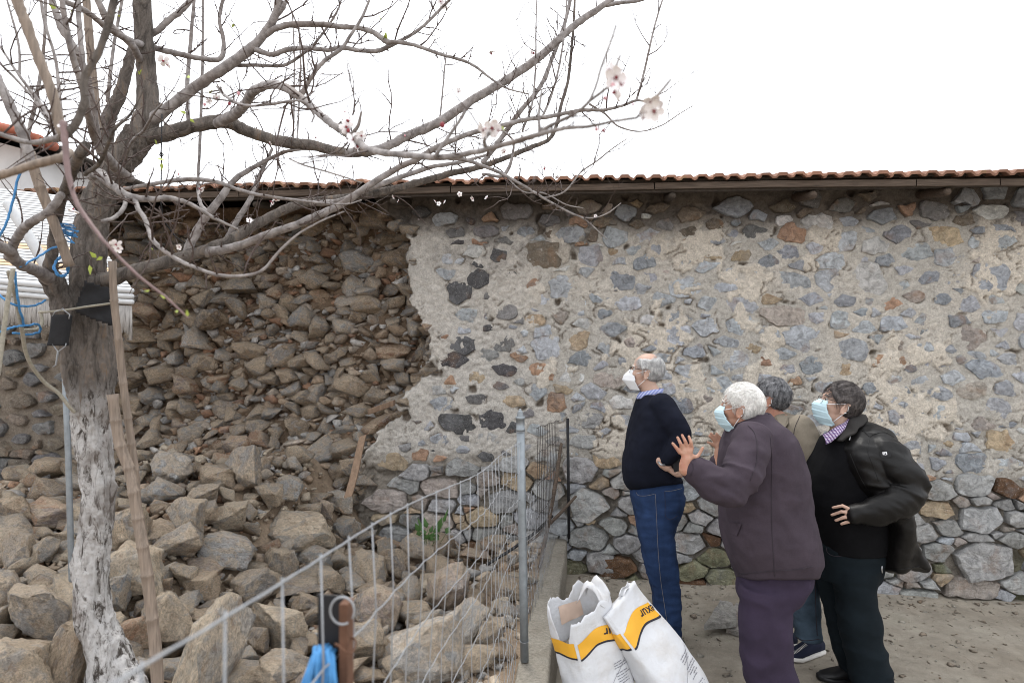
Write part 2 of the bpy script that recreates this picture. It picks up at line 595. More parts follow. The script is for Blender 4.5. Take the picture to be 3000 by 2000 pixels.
# ---- stones of the face: irregular cells
AN = 1.7
pts, rads = [], []
hand = [  # F-pixel centre, w, h (F px), colour key, a few conspicuous stones
    (1100, 640, 62, 50, 'soot'), (1058, 672, 62, 58, 'soot'), (970, 655, 64, 86, 'soot2'), (1090, 578, 58, 34, 'white'), (1240, 590, 120, 70, 'brown'),
    (1297, 655, 85, 60, 'blue'), (1408, 645, 100, 58, 'dblue'), (1155, 780, 60, 58, 'soot2'), (1060, 790, 66, 44, 'soot'), (1040, 828, 80, 40, 'soot'),
    (1228, 735, 46, 34, 'tan'), (1255, 798, 62, 66, 'blue'), (1325, 780, 62, 54, 'tan'), (1245, 855, 72, 44, 'orange'), (1050, 972, 90, 46, 'soot'),
    (1125, 968, 76, 48, 'soot'), (1278, 925, 48, 44, 'orange'), (1350, 962, 72, 44, 'grey'), (1310, 540, 70, 42, 'blue'), (1355, 590, 60, 50, 'blue'),
    (1415, 545, 66, 48, 'blue'), (1570, 655, 84, 60, 'blue'), (1655, 645, 74, 60, 'blue'), (1720, 660, 54, 46, 'dblue'), (1815, 650, 84, 54, 'blue'),
    (1905, 645, 60, 56, 'blue'), (1990, 642, 84, 80, 'white'), (1822, 537, 62, 46, 'orange'), (1940, 555, 54, 46, 'blue'), (2100, 580, 80, 46, 'blue'),
    (2170, 545, 90, 50, 'tan'), (2275, 640, 78, 74, 'dblue'), (2190, 590, 80, 46, 'blue'), (1800, 722, 100, 48, 'mixed'), (1700, 745, 70, 48, 'blue'),
    (1555, 770, 72, 50, 'blue'), (1850, 775, 96, 60, 'blue'), (1760, 770, 64, 46, 'blue'), (2050, 742, 60, 40, 'blue'), (2130, 745, 50, 56, 'blue'),
    (2040, 830, 80, 30, 'orange'), (1760, 832, 32, 28, 'orange'), (1960, 800, 70, 56, 'blue'), (2230, 775, 60, 60, 'mixed'), (2150, 835, 70, 40, 'dblue'),
    (1690, 830, 70, 50, 'blue'), (1590, 850, 80, 34, 'blue'), (1350, 1160, 90, 80, 'grey'), (1330, 1080, 86, 64, 'grey'), (1392, 1052, 66, 46, 'tan'),
    (1355, 1235, 90, 52, 'grey'), (1340, 1015, 70, 36, 'grey'), (900, 1060, 80, 46, 'tan'), (965, 1045, 46, 30, 'orange'), (1060, 1075, 90, 44, 'grey'),
    (850, 1085, 66, 50, 'grey'), (1010, 1120, 90, 50, 'mixed'), (890, 1150, 110, 60, 'mixed'), (1120, 1100, 60, 40, 'mixed'), (1160, 1150, 90, 60, 'grey'),
    (2260, 1290, 130, 90, 'grey'), (2250, 1190, 90, 60, 'grey'), (2150, 1170, 80, 40, 'tan'), (2230, 1350, 130, 46, 'mixed'), (2110, 1370, 80, 40, 'grey'),
    (1410, 1300, 90, 50, 'rustdark'), (1380, 1290, 70, 50, 'grey'), (2190, 950, 90, 46, 'blue'), (2290, 940, 66, 60, 'blue'), (2300, 1010, 70, 50, 'tan'),
]
for (fx, fy, w, h, key) in hand:
    x, z = W(fx, fy)
    s = K * Y0 / FPX
    pts.append((x, z, math.sqrt(w * h * AN) * s * 0.56, w * s, h * s, key))
tries = 0
cand = nr.random((60000, 3))
PX = [p[0] for p in pts]; PZ = [p[1] for p in pts]; PR = [p[2] for p in pts]
ax_, az_, ar_ = np.zeros(4000), np.zeros(4000), np.zeros(4000)
npt = len(pts)
ax_[:npt] = PX; az_[:npt] = PZ; ar_[:npt] = PR
for phase, (r_lo, r_hi, tr) in enumerate([(0.105, 0.15, 5000), (0.07, 0.105, 9000), (0.042, 0.07, 14000)]):
    for k in range(tr):
        c = cand[(phase * 17000 + k) % 60000]
        x = -2.0 + c[0] * 6.4 if k % 8 else -5.85 + c[0] * 1.45; z = -0.1 + c[1] * 3.1
        lo, sd, ro = low_at(x, z)
        if sd > -0.03: continue
        if phase == 2 and lo < .5 and k % 3: continue
        r = r_lo + (r_hi - r_lo) * c[2]
        if lo < 0.4: r *= 0.95
        if ro > 0.5 and lo < 0.5: r *= 1.15
        dd = np.hypot(ax_[:npt] - x, (az_[:npt] - z) * AN)
        if np.all(dd > 0.80 * (ar_[:npt] + r)):
            ax_[npt], az_[npt], ar_[npt] = x, z, r
            pts.append((x, z, r, 0, 0, None)); npt += 1
ax_, az_, ar_ = ax_[:npt], az_[:npt], ar_[:npt]


def clip(poly, nx, nz, d):
    out = []
    for i in range(len(poly)):
        a, b = poly[i], poly[(i + 1) % len(poly)]
        da, db = a[0] * nx + a[1] * nz - d, b[0] * nx + b[1] * nz - d
        if da <= 0: out.append(a)
        if da * db < 0:
            t = da / (da - db)
            out.append((a[0] + (b[0] - a[0]) * t, a[1] + (b[1] - a[1]) * t))
    return out


PAL = {'blue': (0.44, 0.46, 0.49), 'dblue': (0.32, 0.34, 0.37), 'white': (0.56, 0.555, 0.54), 'grey': (0.37, 0.37, 0.365), 'tan': (0.44, 0.35, 0.245),
       'orange': (0.40, 0.26, 0.18), 'brown': (0.20, 0.165, 0.13), 'soot': (0.105, 0.103, 0.107), 'soot2': (0.20, 0.195, 0.195), 'mixed': (0.39, 0.345, 0.31),
       'rustdark': (0.15, 0.085, 0.05), 'moss': (0.20, 0.20, 0.13)}


def pick(x, z, lo, ro):
    u = rng.random()
    if x < -4.2: return 'soot2' if u < .3 else 'brown'
    if lo > 0.5:
        if z < 0.28 and u < 0.2: return 'moss'
        return 'grey' if u < 0.62 else 'blue' if u < 0.72 else 'mixed' if u < 0.84 else 'tan' if u < 0.92 else 'rustdark' if u < 0.96 else 'orange'
    if ro > 0.5:
        if z > 1.9: return 'soot' if u < 0.25 else 'soot2' if u < 0.5 else 'blue' if u < 0.7 else 'dblue' if u < 0.9 else 'orange'
        return 'soot' if u < 0.12 else 'soot2' if u < 0.28 else 'grey' if u < 0.5 else 'blue' if u < 0.82 else 'tan' if u < 0.9 else 'orange'
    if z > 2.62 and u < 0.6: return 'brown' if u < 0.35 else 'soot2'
    return 'blue' if u < 0.60 else 'dblue' if u < 0.76 else 'white' if u < 0.82 else 'mixed' if u < 0.90 else 'tan' if u < 0.96 else 'orange'


STONES = []                                       # outline (n,2), protrusion, colour key, area
for i in range(npt):
    x, z, r, w, h, key = pts[i]
    lo, sd, ro = low_at(x, z)
    if w:
        n = rng.choice([5, 6, 6, 7, 8]); poly = []
        ph = rng.random() * 6
        for j in range(n):
            a = ph + 2 * math.pi * j / n + rng.uniform(-.3, .3)
            rr = 1 + rng.uniform(-0.12, 0.16)
            ca, sa = math.cos(a), math.sin(a)
            poly.append((x + math.copysign(abs(ca) ** 0.8, ca) * w * .52 * rr, z + math.copysign(abs(sa) ** 0.8, sa) * h * .52 * rr))
    else:
        R = 2.2 * r
        poly = [(-R, -R), (R, -R), (R, R), (-R, R)]
        dx, dz = ax_ - x, (az_ - z) * AN
        dist = np.hypot(dx, dz)
        for j in np.argsort(dist)[1:22]:
            D = dist[j]
            wgt = 0.5 * (D * D + r * r - ar_[j] ** 2) / D       # power diagram
            poly = clip(poly, dx[j] / D, dz[j] / D, wgt)
            if len(poly) < 3: break
        if len(poly) < 3: continue
        poly = [(x + p[0], z + p[1] / AN) for p in poly]
        cx = sum(p[0] for p in poly) / len(poly); cz = sum(p[1] for p in poly) / len(poly)
        if lo > 0.5: f = rng.uniform(0.88, 0.97)
        elif ro > 0.5: f = rng.uniform(0.5, 0.8)
        else: f = rng.choice([rng.uniform(0.6, 0.78), rng.uniform(0.74, 0.93)])
        ang = rng.uniform(-0.12, 0.12)
        ca, sa = math.cos(ang) * f, math.sin(ang) * f
        poly = [(cx + (p[0] - cx) * ca - (p[1] - cz) * sa, cz + (p[0] - cx) * sa + (p[1] - cz) * ca) for p in poly]
    P2 = np.array(poly)
    # subdivide, round a little, roughen
    m = []
    step = 0.022
    for j in range(len(P2)):
        a, b = P2[j], P2[(j + 1) % len(P2)]
        k = max(1, int(np.hypot(*(b - a)) / step))
        for t in range(k): m.append(a + (b - a) * (t / k))
    m = np.array(m)
    if len(m) < 5: continue
    m = 0.8 * m + 0.1 * np.roll(m, 1, 0) + 0.1 * np.roll(m, -1, 0)
    qq = np.stack([m[:, 0], m[:, 1], np.full(len(m), i * 1.7)], 1)
    amp = 0.010 if lo > 0.5 else 0.017
    amp = min(amp, 0.3 * r)
    m = m + np.stack([fbm(qq * 16, 31, 3), fbm(qq * 16, 37, 3)], 1) * amp * 1.6
    if np.max([low_at(p[0], p[1])[1] for p in m]) > 0.015: continue
    if m[:, 1].max() > 2.98 or m[:, 1].max() < 0.02: continue
    area = 0.5 * abs(np.sum(m[:, 0] * np.roll(m[:, 1], -1) - m[:, 1] * np.roll(m[:, 0], -1)))
    if area < 0.0005: continue
    STONES.append((m, lo, ro, key or pick(x, z, lo, ro), area))
STONES.sort(key=lambda s: -s[4])


def face_stone(m, lo, ro, seed):
    """irregular block face: recessed skirt, arris, hackled face"""
    c = m.mean(0)
    n = len(m)
    pro = nr.uniform(0.010, 0.045) if lo > 0.5 else nr.uniform(-0.007, 0.009)
    if ro > 0.5 and lo <= 0.5: pro = nr.uniform(-0.001, 0.012)
    tx, tz = nr.uniform(-.12, .12), nr.uniform(-.15, .10)
    rings = [(1.0, -0.09), (1.0, pro * 0.3 - (0.006 if lo > .5 else 0.017)), (0.93, pro), (0.70, pro + 0.004), (0.42, pro + 0.006), (0.16, pro + 0.006)]
    V = []
    for k, (f, d) in enumerate(rings):
        q = c + (m - c) * f
        dd = np.full(n, d)
        if k >= 1:
            qq = np.stack([q[:, 0], q[:, 1], np.full(n, seed * 3.1)], 1)
            dd = dd + (q - c) @ np.array([tx, tz]) + (fbm(qq * 14, 41, 4) * 0.9 - 0.7 * np.abs(fbm(qq * 10 + 9, 43, 3)) + .2) * (0.022 if lo > 0.5 else 0.013) * (0.5 if k == 1 else 1)
        V.append(np.stack([q[:, 0], Y0 - dd, q[:, 1]], 1))
    V.append(np.array([[c[0], Y0 - V[-1][:, 1].mean() + Y0 - Y0 if False else V[-1][:, 1].mean(), c[1]]]))
    V = np.concatenate(V)
    F = []
    for k in range(len(rings) - 1):
        for j in range(n):
            j2 = (j + 1) % n
            F.append([k * n + j, k * n + j2, (k + 1) * n + j2, (k + 1) * n + j])
    L = (len(rings) - 1) * n
    for j in range(n): F.append([L + j, L + (j + 1) % n, len(V) - 1])
    # orient outwards (towards -y)
    s = np.sum(m[:, 0] * np.roll(m[:, 1], -1) - m[:, 1] * np.roll(m[:, 0], -1))
    if s < 0: F = [f[::-1] for f in F]
    return V, F


building = empty('stone_building', (0, Y0 + 1, 0))
tag(building, 'long rubble stone farm building with a collapsed wall section under a clay tile roof', 'building')
BI = Matrix.Translation((0, -(Y0 + 1), 0))


def child(o, par=None):
    """keep world coordinates of a mesh given in world space"""
    o.parent = par or building
    o.matrix_parent_inverse = BI if (par is None or par is building) else Matrix.Identity(4)
    return o


# ---- nearest-stone distance on the mortar grid
SD = np.full(GX.shape, 0.25)                      # + outside stones
for (m, lo, ro, key, area) in STONES:
    x0, x1 = m[:, 0].min() - 0.05, m[:, 0].max() + 0.05
    z0, z1 = m[:, 1].min() - 0.05, m[:, 1].max() + 0.05
    j0, j1 = max(0, int((x0 - XL) / DG)), min(len(gx), int((x1 - XL) / DG) + 2)
    i0, i1 = max(0, int((z0 - ZB) / DG)), min(len(gz), int((z1 - ZB) / DG) + 2)
    if j1 <= j0 or i1 <= i0: continue
    s = -poly_sd(GX[i0:i1, j0:j1], GZ[i0:i1, j0:j1], m)
    SD[i0:i1, j0:j1] = np.minimum(SD[i0:i1, j0:j1], s)

N1 = fbm(q3 * 2.2, 51, 5).reshape(GX.shape)
N2 = fbm(q3 * 13, 52, 4).reshape(GX.shape)
N3 = fbm(q3 * 45, 53, 3).reshape(GX.shape)
NP = fbm((q3 + np.array([9.1, 3.3, 0])) * np.array([2.6, 2.0, 1]), 54, 5).reshape(GX.shape) + 0.25 * N2
NC = fbm(q3 * 8.0, 55, 3).reshape(GX.shape)
patch = sstep(0.06, 0.10, NP - 0.15 * sstep(0.4, 1.4, GX)) * (1 - LOW)      # newer pale skim, a few mm proud
depth = 0.006 * N1 + 0.011 * N2 + 0.006 * N3 + 0.010 * patch + ROUGH * (1 - LOW) * (-0.004 * N2 + 0.006 * N3 + 0.003)
gap = sstep(0.000, 0.022, SD)
depth += LOW * (-0.028 - 0.045 * sstep(-.15, .3, N2) * gap + 0.012 * N3)
# shrinkage cracks round the stones, thumb holes, raked bed lines
crack = sstep(0.009, 0.002, np.abs(SD - 0.003)) * sstep(0.27, 0.38, NC + .35 * N2) * (1 - LOW)
bed = (np.abs(((GZ + 0.03 * fbm(q3 * np.array([1.2, 6, 1]), 57, 3).reshape(GX.shape)) % 0.205) - 0.1) < 0.0065) * sstep(0.12, 0.22, fbm(q3 * np.array([1.0, 5, 1]), 58, 3).reshape(GX.shape))
bed = bed * (1 - LOW) * (1 - ROUGH) * (SD > 0.02)
holes = sstep(0.47, 0.56, fbm(q3 * 7.5, 59, 3).reshape(GX.shape)) * (1 - LOW) * sstep(0.0, .02, SD)
fine = sstep(0.024, 0.004, np.abs(fbm(q3 * 8.5, 66, 4).reshape(GX.shape))) * sstep(0.02, 0.2, fbm(q3 * 2.7, 67, 3).reshape(GX.shape)) * (1 - LOW)
rimp = np.exp(-((NP - 0.15 * sstep(0.4, 1.4, GX) - 0.055) / 0.012) ** 2) * sstep(-.1, .15, N2) * (1 - LOW)
depth -= 0.012 * fine + 0.010 * rimp
depth -= 0.016 * crack + 0.012 * bed + 0.045 * holes
# the breach: raw earth core set back
bt = sstep(-0.004, 0.012, SDB)
bd = -0.30 - 0.10 * fbm(q3 * 1.6, 61, 3).reshape(GX.shape) + 0.10 * fbm(q3 * np.array([4, 9, 1]), 62, 5).reshape(GX.shape) + 0.02 * N3 - 0.10 * sstep(2.2, 2.8, GZ)
bd = bd + 0.22 * sstep(1.25, 0.75, GZ)
lip = np.exp(-(SDB / 0.05) ** 2)
depth += lip * (0.02 * N2)
depth = depth * (1 - bt) + bd * bt
left = sstep(-4.25, -4.5, GX)
depth = depth * (1 - left) + left * (-0.05 + 0.02 * N2 + 0.03 * N1)
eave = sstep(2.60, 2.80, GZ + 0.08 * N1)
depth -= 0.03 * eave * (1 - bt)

# ---- mortar colour
def cmix(a, b, f):
    return a * (1 - f[..., None]) + np.array(b) * f[..., None]


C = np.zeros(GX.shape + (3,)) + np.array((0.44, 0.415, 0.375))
C = cmix(C, (0.49, 0.455, 0.405), sstep(-.1, .3, N1))
C = cmix(C, (0.585, 0.53, 0.455), patch * 0.9)
C = cmix(C, (0.475, 0.45, 0.415), ROUGH * (1 - LOW) * 0.8)
C = cmix(C, (0.21, 0.185, 0.155), LOW * 0.85)
C = cmix(C, (0.115, 0.12, 0.06), LOW * sstep(0.5, 0.1, GZ) * sstep(-.05, .2, N1) * 0.7)
C = cmix(C, (0.13, 0.095, 0.065), np.clip(crack * .8 + holes + fine * .55 + rimp * .6, 0, 1) * 0.75)
C = cmix(C, (0.085, 0.07, 0.06), eave * 0.85)  # soot under the eaves, darkened and widened to paint in the eaves' shade
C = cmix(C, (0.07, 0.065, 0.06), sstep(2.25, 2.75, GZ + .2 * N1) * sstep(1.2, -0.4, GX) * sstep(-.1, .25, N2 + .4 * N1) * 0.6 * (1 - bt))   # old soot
C = cmix(C, (0.19, 0.137, 0.095), bt * sstep(0.0, 0.03, SDB))
C = cmix(C, (0.12, 0.086, 0.06), bt * sstep(-.05, .3, N2) * 0.7)
C = cmix(C, (0.19, 0.155, 0.12), left * 0.9)
C = cmix(C, (0.10, 0.115, 0.05), left * sstep(1.0, .5, GZ) * sstep(-.1, .2, N1) * .8)
nz_, nx_ = GX.shape
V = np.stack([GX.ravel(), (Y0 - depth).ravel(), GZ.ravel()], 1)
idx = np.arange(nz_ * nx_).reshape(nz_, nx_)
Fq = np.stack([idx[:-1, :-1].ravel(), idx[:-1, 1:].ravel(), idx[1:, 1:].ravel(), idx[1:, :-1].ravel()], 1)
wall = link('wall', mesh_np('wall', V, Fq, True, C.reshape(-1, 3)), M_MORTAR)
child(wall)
CORE_D = bd

# ---- face stones as parts, the smallest as one mass
NBIG = 300
MV, MF, MC, mn = [], [], [], 0
for i, (m, lo, ro, key, area) in enumerate(STONES):
    Vs, Fs = face_stone(m, lo, ro, i)
    base = np.array(PAL[key]) * nr.uniform(0.82, 1.18) * (1 + nr.uniform(-.018, .018, 3))
    if i < NBIG:
        c = Vs.mean(0)
        o = link('stone', mesh_np('stone', Vs - c, Fs, False), M_FACE, None, base)
        o.parent = wall; o.location = c
    else:
        MV.append(Vs); MF += [[k + mn for k in f] for f in Fs]; MC.append(np.repeat(base[None], len(Vs), 0)); mn += len(Vs)
if MV:
    o = link('small_stones', mesh_np('small_stones', np.concatenate(MV), MF, False, np.concatenate(MC)), M_FACESTUFF)
    o.parent = wall; o['kind'] = 'stuff'

# ---- jagged rocks
_ico = {}


def ico(sub):
    if sub not in _ico:
        bm = bmesh.new(); bmesh.ops.create_icosphere(bm, subdivisions=sub, radius=1)
        bm.verts.ensure_lookup_table()
        _ico[sub] = (np.array([v.co[:] for v in bm.verts]), np.array([[v.index for v in f.verts] for f in bm.faces]))
        bm.free()
    return _ico[sub]


def rock(seed, npt=15, cuts=3, rough=0.05):
    """fractured block: hull of scattered points, faces subdivided and roughened; also a tone per fracture face"""
    r = np.random.default_rng(seed)
    d = r.normal(size=(npt, 3)); d /= np.linalg.norm(d, axis=1)[:, None]
    pn = (np.abs(d) ** 5).sum(1) ** (1 / 5)
    pts = d / pn[:, None] * r.uniform(0.62, 1.0, (npt, 1))
    pts = pts + np.roll(pts, 1, 1) * r.uniform(-.25, .25, 3)
    bm = bmesh.new()
    for p in pts: bm.verts.new(p)
    res = bmesh.ops.convex_hull(bm, input=bm.verts)
    bmesh.ops.delete(bm, geom=[v for v in bm.verts if not v.link_faces], context='VERTS')
    bmesh.ops.dissolve_limit(bm, angle_limit=0.30, verts=bm.verts, edges=bm.edges)
    lay = bm.faces.layers.float.new('Facet')
    for f in bm.faces: f[lay] = r.random()
    bmesh.ops.triangulate(bm, faces=bm.faces)
    if cuts: bmesh.ops.subdivide_edges(bm, edges=bm.edges, cuts=cuts, use_grid_fill=True)
    bmesh.ops.triangulate(bm, faces=bm.faces)
    bmesh.ops.recalc_face_normals(bm, faces=bm.faces)
    bm.normal_update(); bm.verts.ensure_lookup_table(); bm.verts.index_update()
    V = np.array([v.co[:] for v in bm.verts]); N = np.array([v.normal[:] for v in bm.verts])
    F = np.array([[v.index for v in f.verts] for f in bm.faces]); T = np.array([f[lay] for f in bm.faces])
    bm.free()
    n = fbm(V * 1.8 + seed, 71, 3) * 0.09 + fbm(V * 7 + seed, 72, 3) * rough - np.abs(fbm(V * 3.0 + seed, 73, 4)) * 0.15
    V = V + N * (n + fbm(V * 15 + seed, 74, 2) * .016)[:, None]
    V -= (V.max(0) + V.min(0)) / 2
    return V / ((V.max(0) - V.min(0)) / 2), F, T


def rock_obj(name, seed, npt, cuts, rough=.05):
    V, F, T = rock(seed, npt, cuts, rough)
    me = mesh_np(name, V, F)
    if len(me.polygons) == len(T):
        me.attributes.new('Facet', 'FLOAT', 'FACE').data.foreach_set('value', T.astype(np.float32))
    me.materials.append(M_STONE)
    return me


ROCK3 = [rock_obj('loose_stone', 100 + i, 13 + i % 11, 3) for i in range(26)]
ROCK4 = [rock_obj('large_stone', 200 + i, 18 + i % 10, 7, .06) for i in range(16)]
EARTHY = [(0.36, 0.285, 0.215), (0.42, 0.36, 0.30), (0.39, 0.38, 0.37), (0.30, 0.225, 0.16), (0.50, 0.48, 0.46), (0.34, 0.20, 0.13), (0.40, 0.325, 0.25), (0.33, 0.25, 0.18)]

# ---- core stones stuck in the breach
cs = []
cand = nr.random((60000, 3))
cxa, cza, cra, nc_ = np.zeros(3000), np.zeros(3000), np.zeros(3000), 0
for k in range(42000):
    x = -4.25 + cand[k, 0] * 3.35; z = 0.55 + cand[k, 1] * 2.35
    sd = low_at(x, z)[1]
    if sd < 0.01: continue
    u_ = cand[k, 2]
    r = 0.08 + 0.055 * u_ if k < 260 else 0.048 + 0.03 * u_ if k < 9000 else 0.024 + 0.022 * u_
    if sd < r * 0.5 or nc_ > 2900: continue
    dd = np.hypot(cxa[:nc_] - x, (cza[:nc_] - z) * 1.7)
    if np.all(dd > 0.82 * (cra[:nc_] + r)):
        cxa[nc_], cza[nc_], cra[nc_] = x, z, r; nc_ += 1
        cs.append((x, z, r, sd))
cs.sort(key=lambda s: -s[2])
MV, MF, MC, mn = [], [], [], 0
R2 = [rock(300 + i, 9 + i % 6, 1, 0.05)[:2] for i in range(16)]
for i, (x, z, r, sd) in enumerate(cs):
    ii = int((z - ZB) / DG); jj = int((x - XL) / DG)
    y = Y0 - depth[ii, jj]
    sx, sy, sz = r * rng.uniform(1.0, 1.6), r * rng.uniform(0.9, 1.4), r * rng.uniform(0.5, 1.0)
    rot = Matrix.Rotation(rng.uniform(-.35, .35), 3, 'Y') @ Matrix.Rotation(rng.uniform(-.45, .45), 3, 'X') @ Matrix.Rotation(rng.uniform(-3, 3), 3, 'Z')
    col = np.array(rng.choice(EARTHY)) * rng.uniform(0.75, 1.3)
    pos = Vector((x, y + sy * rng.uniform(-0.6, 0.45), z))
    if i < 290:
        o = link('core_stone', rng.choice(ROCK3), None, wall, col, pos, rot.to_euler(), (sx, sy, sz))
    else:
        Vr, Fr = rng.choice(R2)
        Vr = (Vr * np.array([sx, sy, sz])) @ np.array(rot).T + np.array(pos)
        MV.append(Vr); MF.append(Fr + mn); MC.append(np.repeat(col[None], len(Vr), 0)); mn += len(Vr)
for k in range(1500):                              # chips and crumbs of the core
    x = -4.25 + nr.random() * 3.3; z = 0.6 + nr.random() * 2.3
    ii = int((z - ZB) / DG); jj = int((x - XL) / DG)
    if SDB[ii, jj] < 0.02: continue
    r = nr.uniform(0.008, 0.024)
    Vr, Fr = rng.choice(R2)
    Vr = Vr * np.array([r * 1.3, r, r * .8]) + np.array([x, Y0 - depth[ii, jj] - r * .2, z])
    MV.append(Vr); MF.append(Fr + mn); MC.append(np.repeat((np.array(rng.choice(EARTHY)) * rng.uniform(.75, 1.15))[None], len(Vr), 0)); mn += len(Vr)
o = link('core_rubble', mesh_np('core_rubble', np.concatenate(MV), np.concatenate(MF), False, np.concatenate(MC)), M_STUFF, wall)
o['kind'] = 'stuff'

# ---- broken edge of the outer leaf: stones in section along the breach
edge = BREACH[1:21]
for i in range(len(edge) - 1):
    a, b = edge[i], edge[i + 1]
    L = np.hypot(*(b - a)); k = max(1, int(L / 0.09))
    for t in range(k):
        p = a + (b - a) * ((t + rng.random() * .6) / k)
        for dy in (0.035, 0.10, 0.22):
            if dy < .05 and rng.random() < .55: continue
            r = rng.uniform(0.045, 0.085)
            link('edge_stone', rng.choice(ROCK3), None, wall, np.array(rng.choice(EARTHY)) * rng.uniform(.8, 1.25),
                 (p[0] + rng.uniform(0.0, 0.05) + (0.02 if dy < .15 else -0.03), Y0 + dy + rng.uniform(-.02, .02), p[1] + rng.uniform(-.02, .02)),
                 (rng.uniform(-.4, .4), rng.uniform(-.4, .4), rng.uniform(-.8, .8)), (r * 1.15, r, r * .62))

# ---- eaves: boards, poles, tiles
PIT = 0.165
EY = Y0 - 0.40                                    # front of the eaves
def ez(x): return 2.908 + 0.005 * math.sin(x * 1.3) - (0.0145 * (x + 1) if x > -1 else 0.002 * (x + 1))

bx_ = -5.9
lens = [1.35, 1.9, 1.62, 1.45, 1.72, 0.52, 0.62, 1.2]
for L in lens:
    x0, x1 = bx_, bx_ + L
    q = MB(); n = 8
    for k in range(n):
        pass
    q.loft([((x0 + 0.004 + (L - .008) * t, EY + 0.012, ez(x0 + L * t) + 0.026 + rng.uniform(-.0015, .0015)), (0, 0.012, 0), (0, 0, 0.023)) for t in np.linspace(0, 1, n)], 12, 9)
    child(q.obj('fascia_board', M_WOOD, None, False))
    bx_ = x1
q = MB()
q.box((-0.75, EY + 0.045, 2.90), (5.15, 0.02, 0.014), Matrix.Rotation(0.0075, 3, 'Y'))
child(q.obj('eaves_batten', M_DARKWOOD, None, False))
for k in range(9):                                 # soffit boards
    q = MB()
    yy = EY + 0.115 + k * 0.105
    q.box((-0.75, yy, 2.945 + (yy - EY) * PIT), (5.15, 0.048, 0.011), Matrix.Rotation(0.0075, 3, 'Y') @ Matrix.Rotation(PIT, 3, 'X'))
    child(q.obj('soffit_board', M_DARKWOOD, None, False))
for fx in (905, 1222, 1545, 1865, 2172, 2480, 590, 270, -40):
    p = on_y(fx * K, 442 * K, EY + 0.06)
    q = MB(); r = rng.uniform(0.028, 0.036)
    zz = 2.836 if fx > 1800 else 2.852 if fx > 1400 else 2.868
    q.cap_tube([(p.x + rng.uniform(-.004, .004), EY + 0.05 + 0.30 * t, zz + 0.30 * t * PIT + rng.uniform(-.002, .002)) for t in np.linspace(0, 2.2, 8)],
               [r * (0.85 if k == 0 else 1) * rng.uniform(.95, 1.05) for k in range(8)], 12)
    child(q.obj('rafter_pole', M_WOOD if fx > 1800 else M_DARKWOOD))

TW = 0.2125


def tile_mesh():
    """interlocking clay tile: two rolls across, slightly ragged front edge"""
    prof = []
    for i in range(41):
        t = i / 40
        u = t * 2 % 1.0
        if i == 40: u = 1.0
        hgt = 0.026 * sstep(0.06, 0.30, u) * (1 - sstep(0.70, 0.96, u))
        prof.append((t * TW * 1.03, float(hgt) + (0.004 if t > 0.93 else 0)))
    V, F = [], []
    ny = 7
    for k in range(ny):
        y = 0.40 * k / (ny - 1)
        for (x, h) in prof:
            V.append((x, y, h + 0.013 + 0.0))
        for (x, h) in prof:
            hollow = 0.011 if (0.25 < (x / TW * 2) % 1 < 0.72 and x < TW * .5) else 0
            V.append((x, y + 0.0005, max(0.0, h * 0.75 - 0.003) + hollow * 0.6))
    n = len(prof)
    for k in range(ny - 1):
        for i in range(n - 1):
            a = k * 2 * n + i; b = (k + 1) * 2 * n + i
            F.append([a, a + 1, b + 1, b])
            F.append([a + n, b + n, b + n + 1, a + n + 1])
    for i in range(n - 1):
        F.append([i, i + n, i + n + 1, i + 1])
    for k in range(ny - 1):
        a = k * 2 * n; b = (k + 1) * 2 * n
        F.append([a, b, b + n, a + n]); F.append([a + n - 1, a + 2 * n - 1, b + 2 * n - 1, b + n - 1])
    return mesh_np('roof_tile', V, F)


TILE = tile_mesh(); TILE.materials.append(M_TILE)
roof = link('roof', MB().box((-0.75, EY + 1.80, 2.963 + 1.80 * math.tan(PIT)), (5.12, 1.80, 0.010), Matrix.Rotation(0.0075, 3, 'Y') @ Matrix.Rotation(PIT, 3, 'X')).mesh('roof', False), M_DARKWOOD)
child(roof)
nt = int((XR + 0.1 - XL) / TW)
for row in range(5):
    for k in range(nt):
        x = XL + k * TW
        c = np.array((0.27, 0.145, 0.10)) * rng.uniform(0.8, 1.15)
        if x < -0.9 and rng.random() < .45: c = np.array((0.24, 0.13, 0.085)) * rng.uniform(.7, 1.2)
        jz = rng.uniform(-.006, .006) if x > -0.9 else rng.uniform(-.012, .012)
        y = EY - 0.035 + row * 0.335
        o = link('roof_tile', TILE, None, None, c, (x, y + rng.uniform(-.014, .014), ez(x) + 0.058 + (y - EY + .035) * (math.tan(PIT) + .008) + jz),
                 (PIT, rng.uniform(-.02, .02), rng.uniform(-.015, .015)))
        o.parent = roof

q = MB(); q.box((-0.75, Y0 + 1.3, 1.5), (5.15, 0.12, 1.735), Matrix.Rotation(0.0075, 3, 'Y'))        # inner face of the building behind the wall
child(q.obj('inner_wall', M_DARKWOOD, None, False))
for xx in (-5.87, 4.37):
    q = MB(); q.box((xx, Y0 + .70, 1.45), (0.03, 0.48, 1.5)); child(q.obj('end_wall', M_DARKWOOD, None, False))

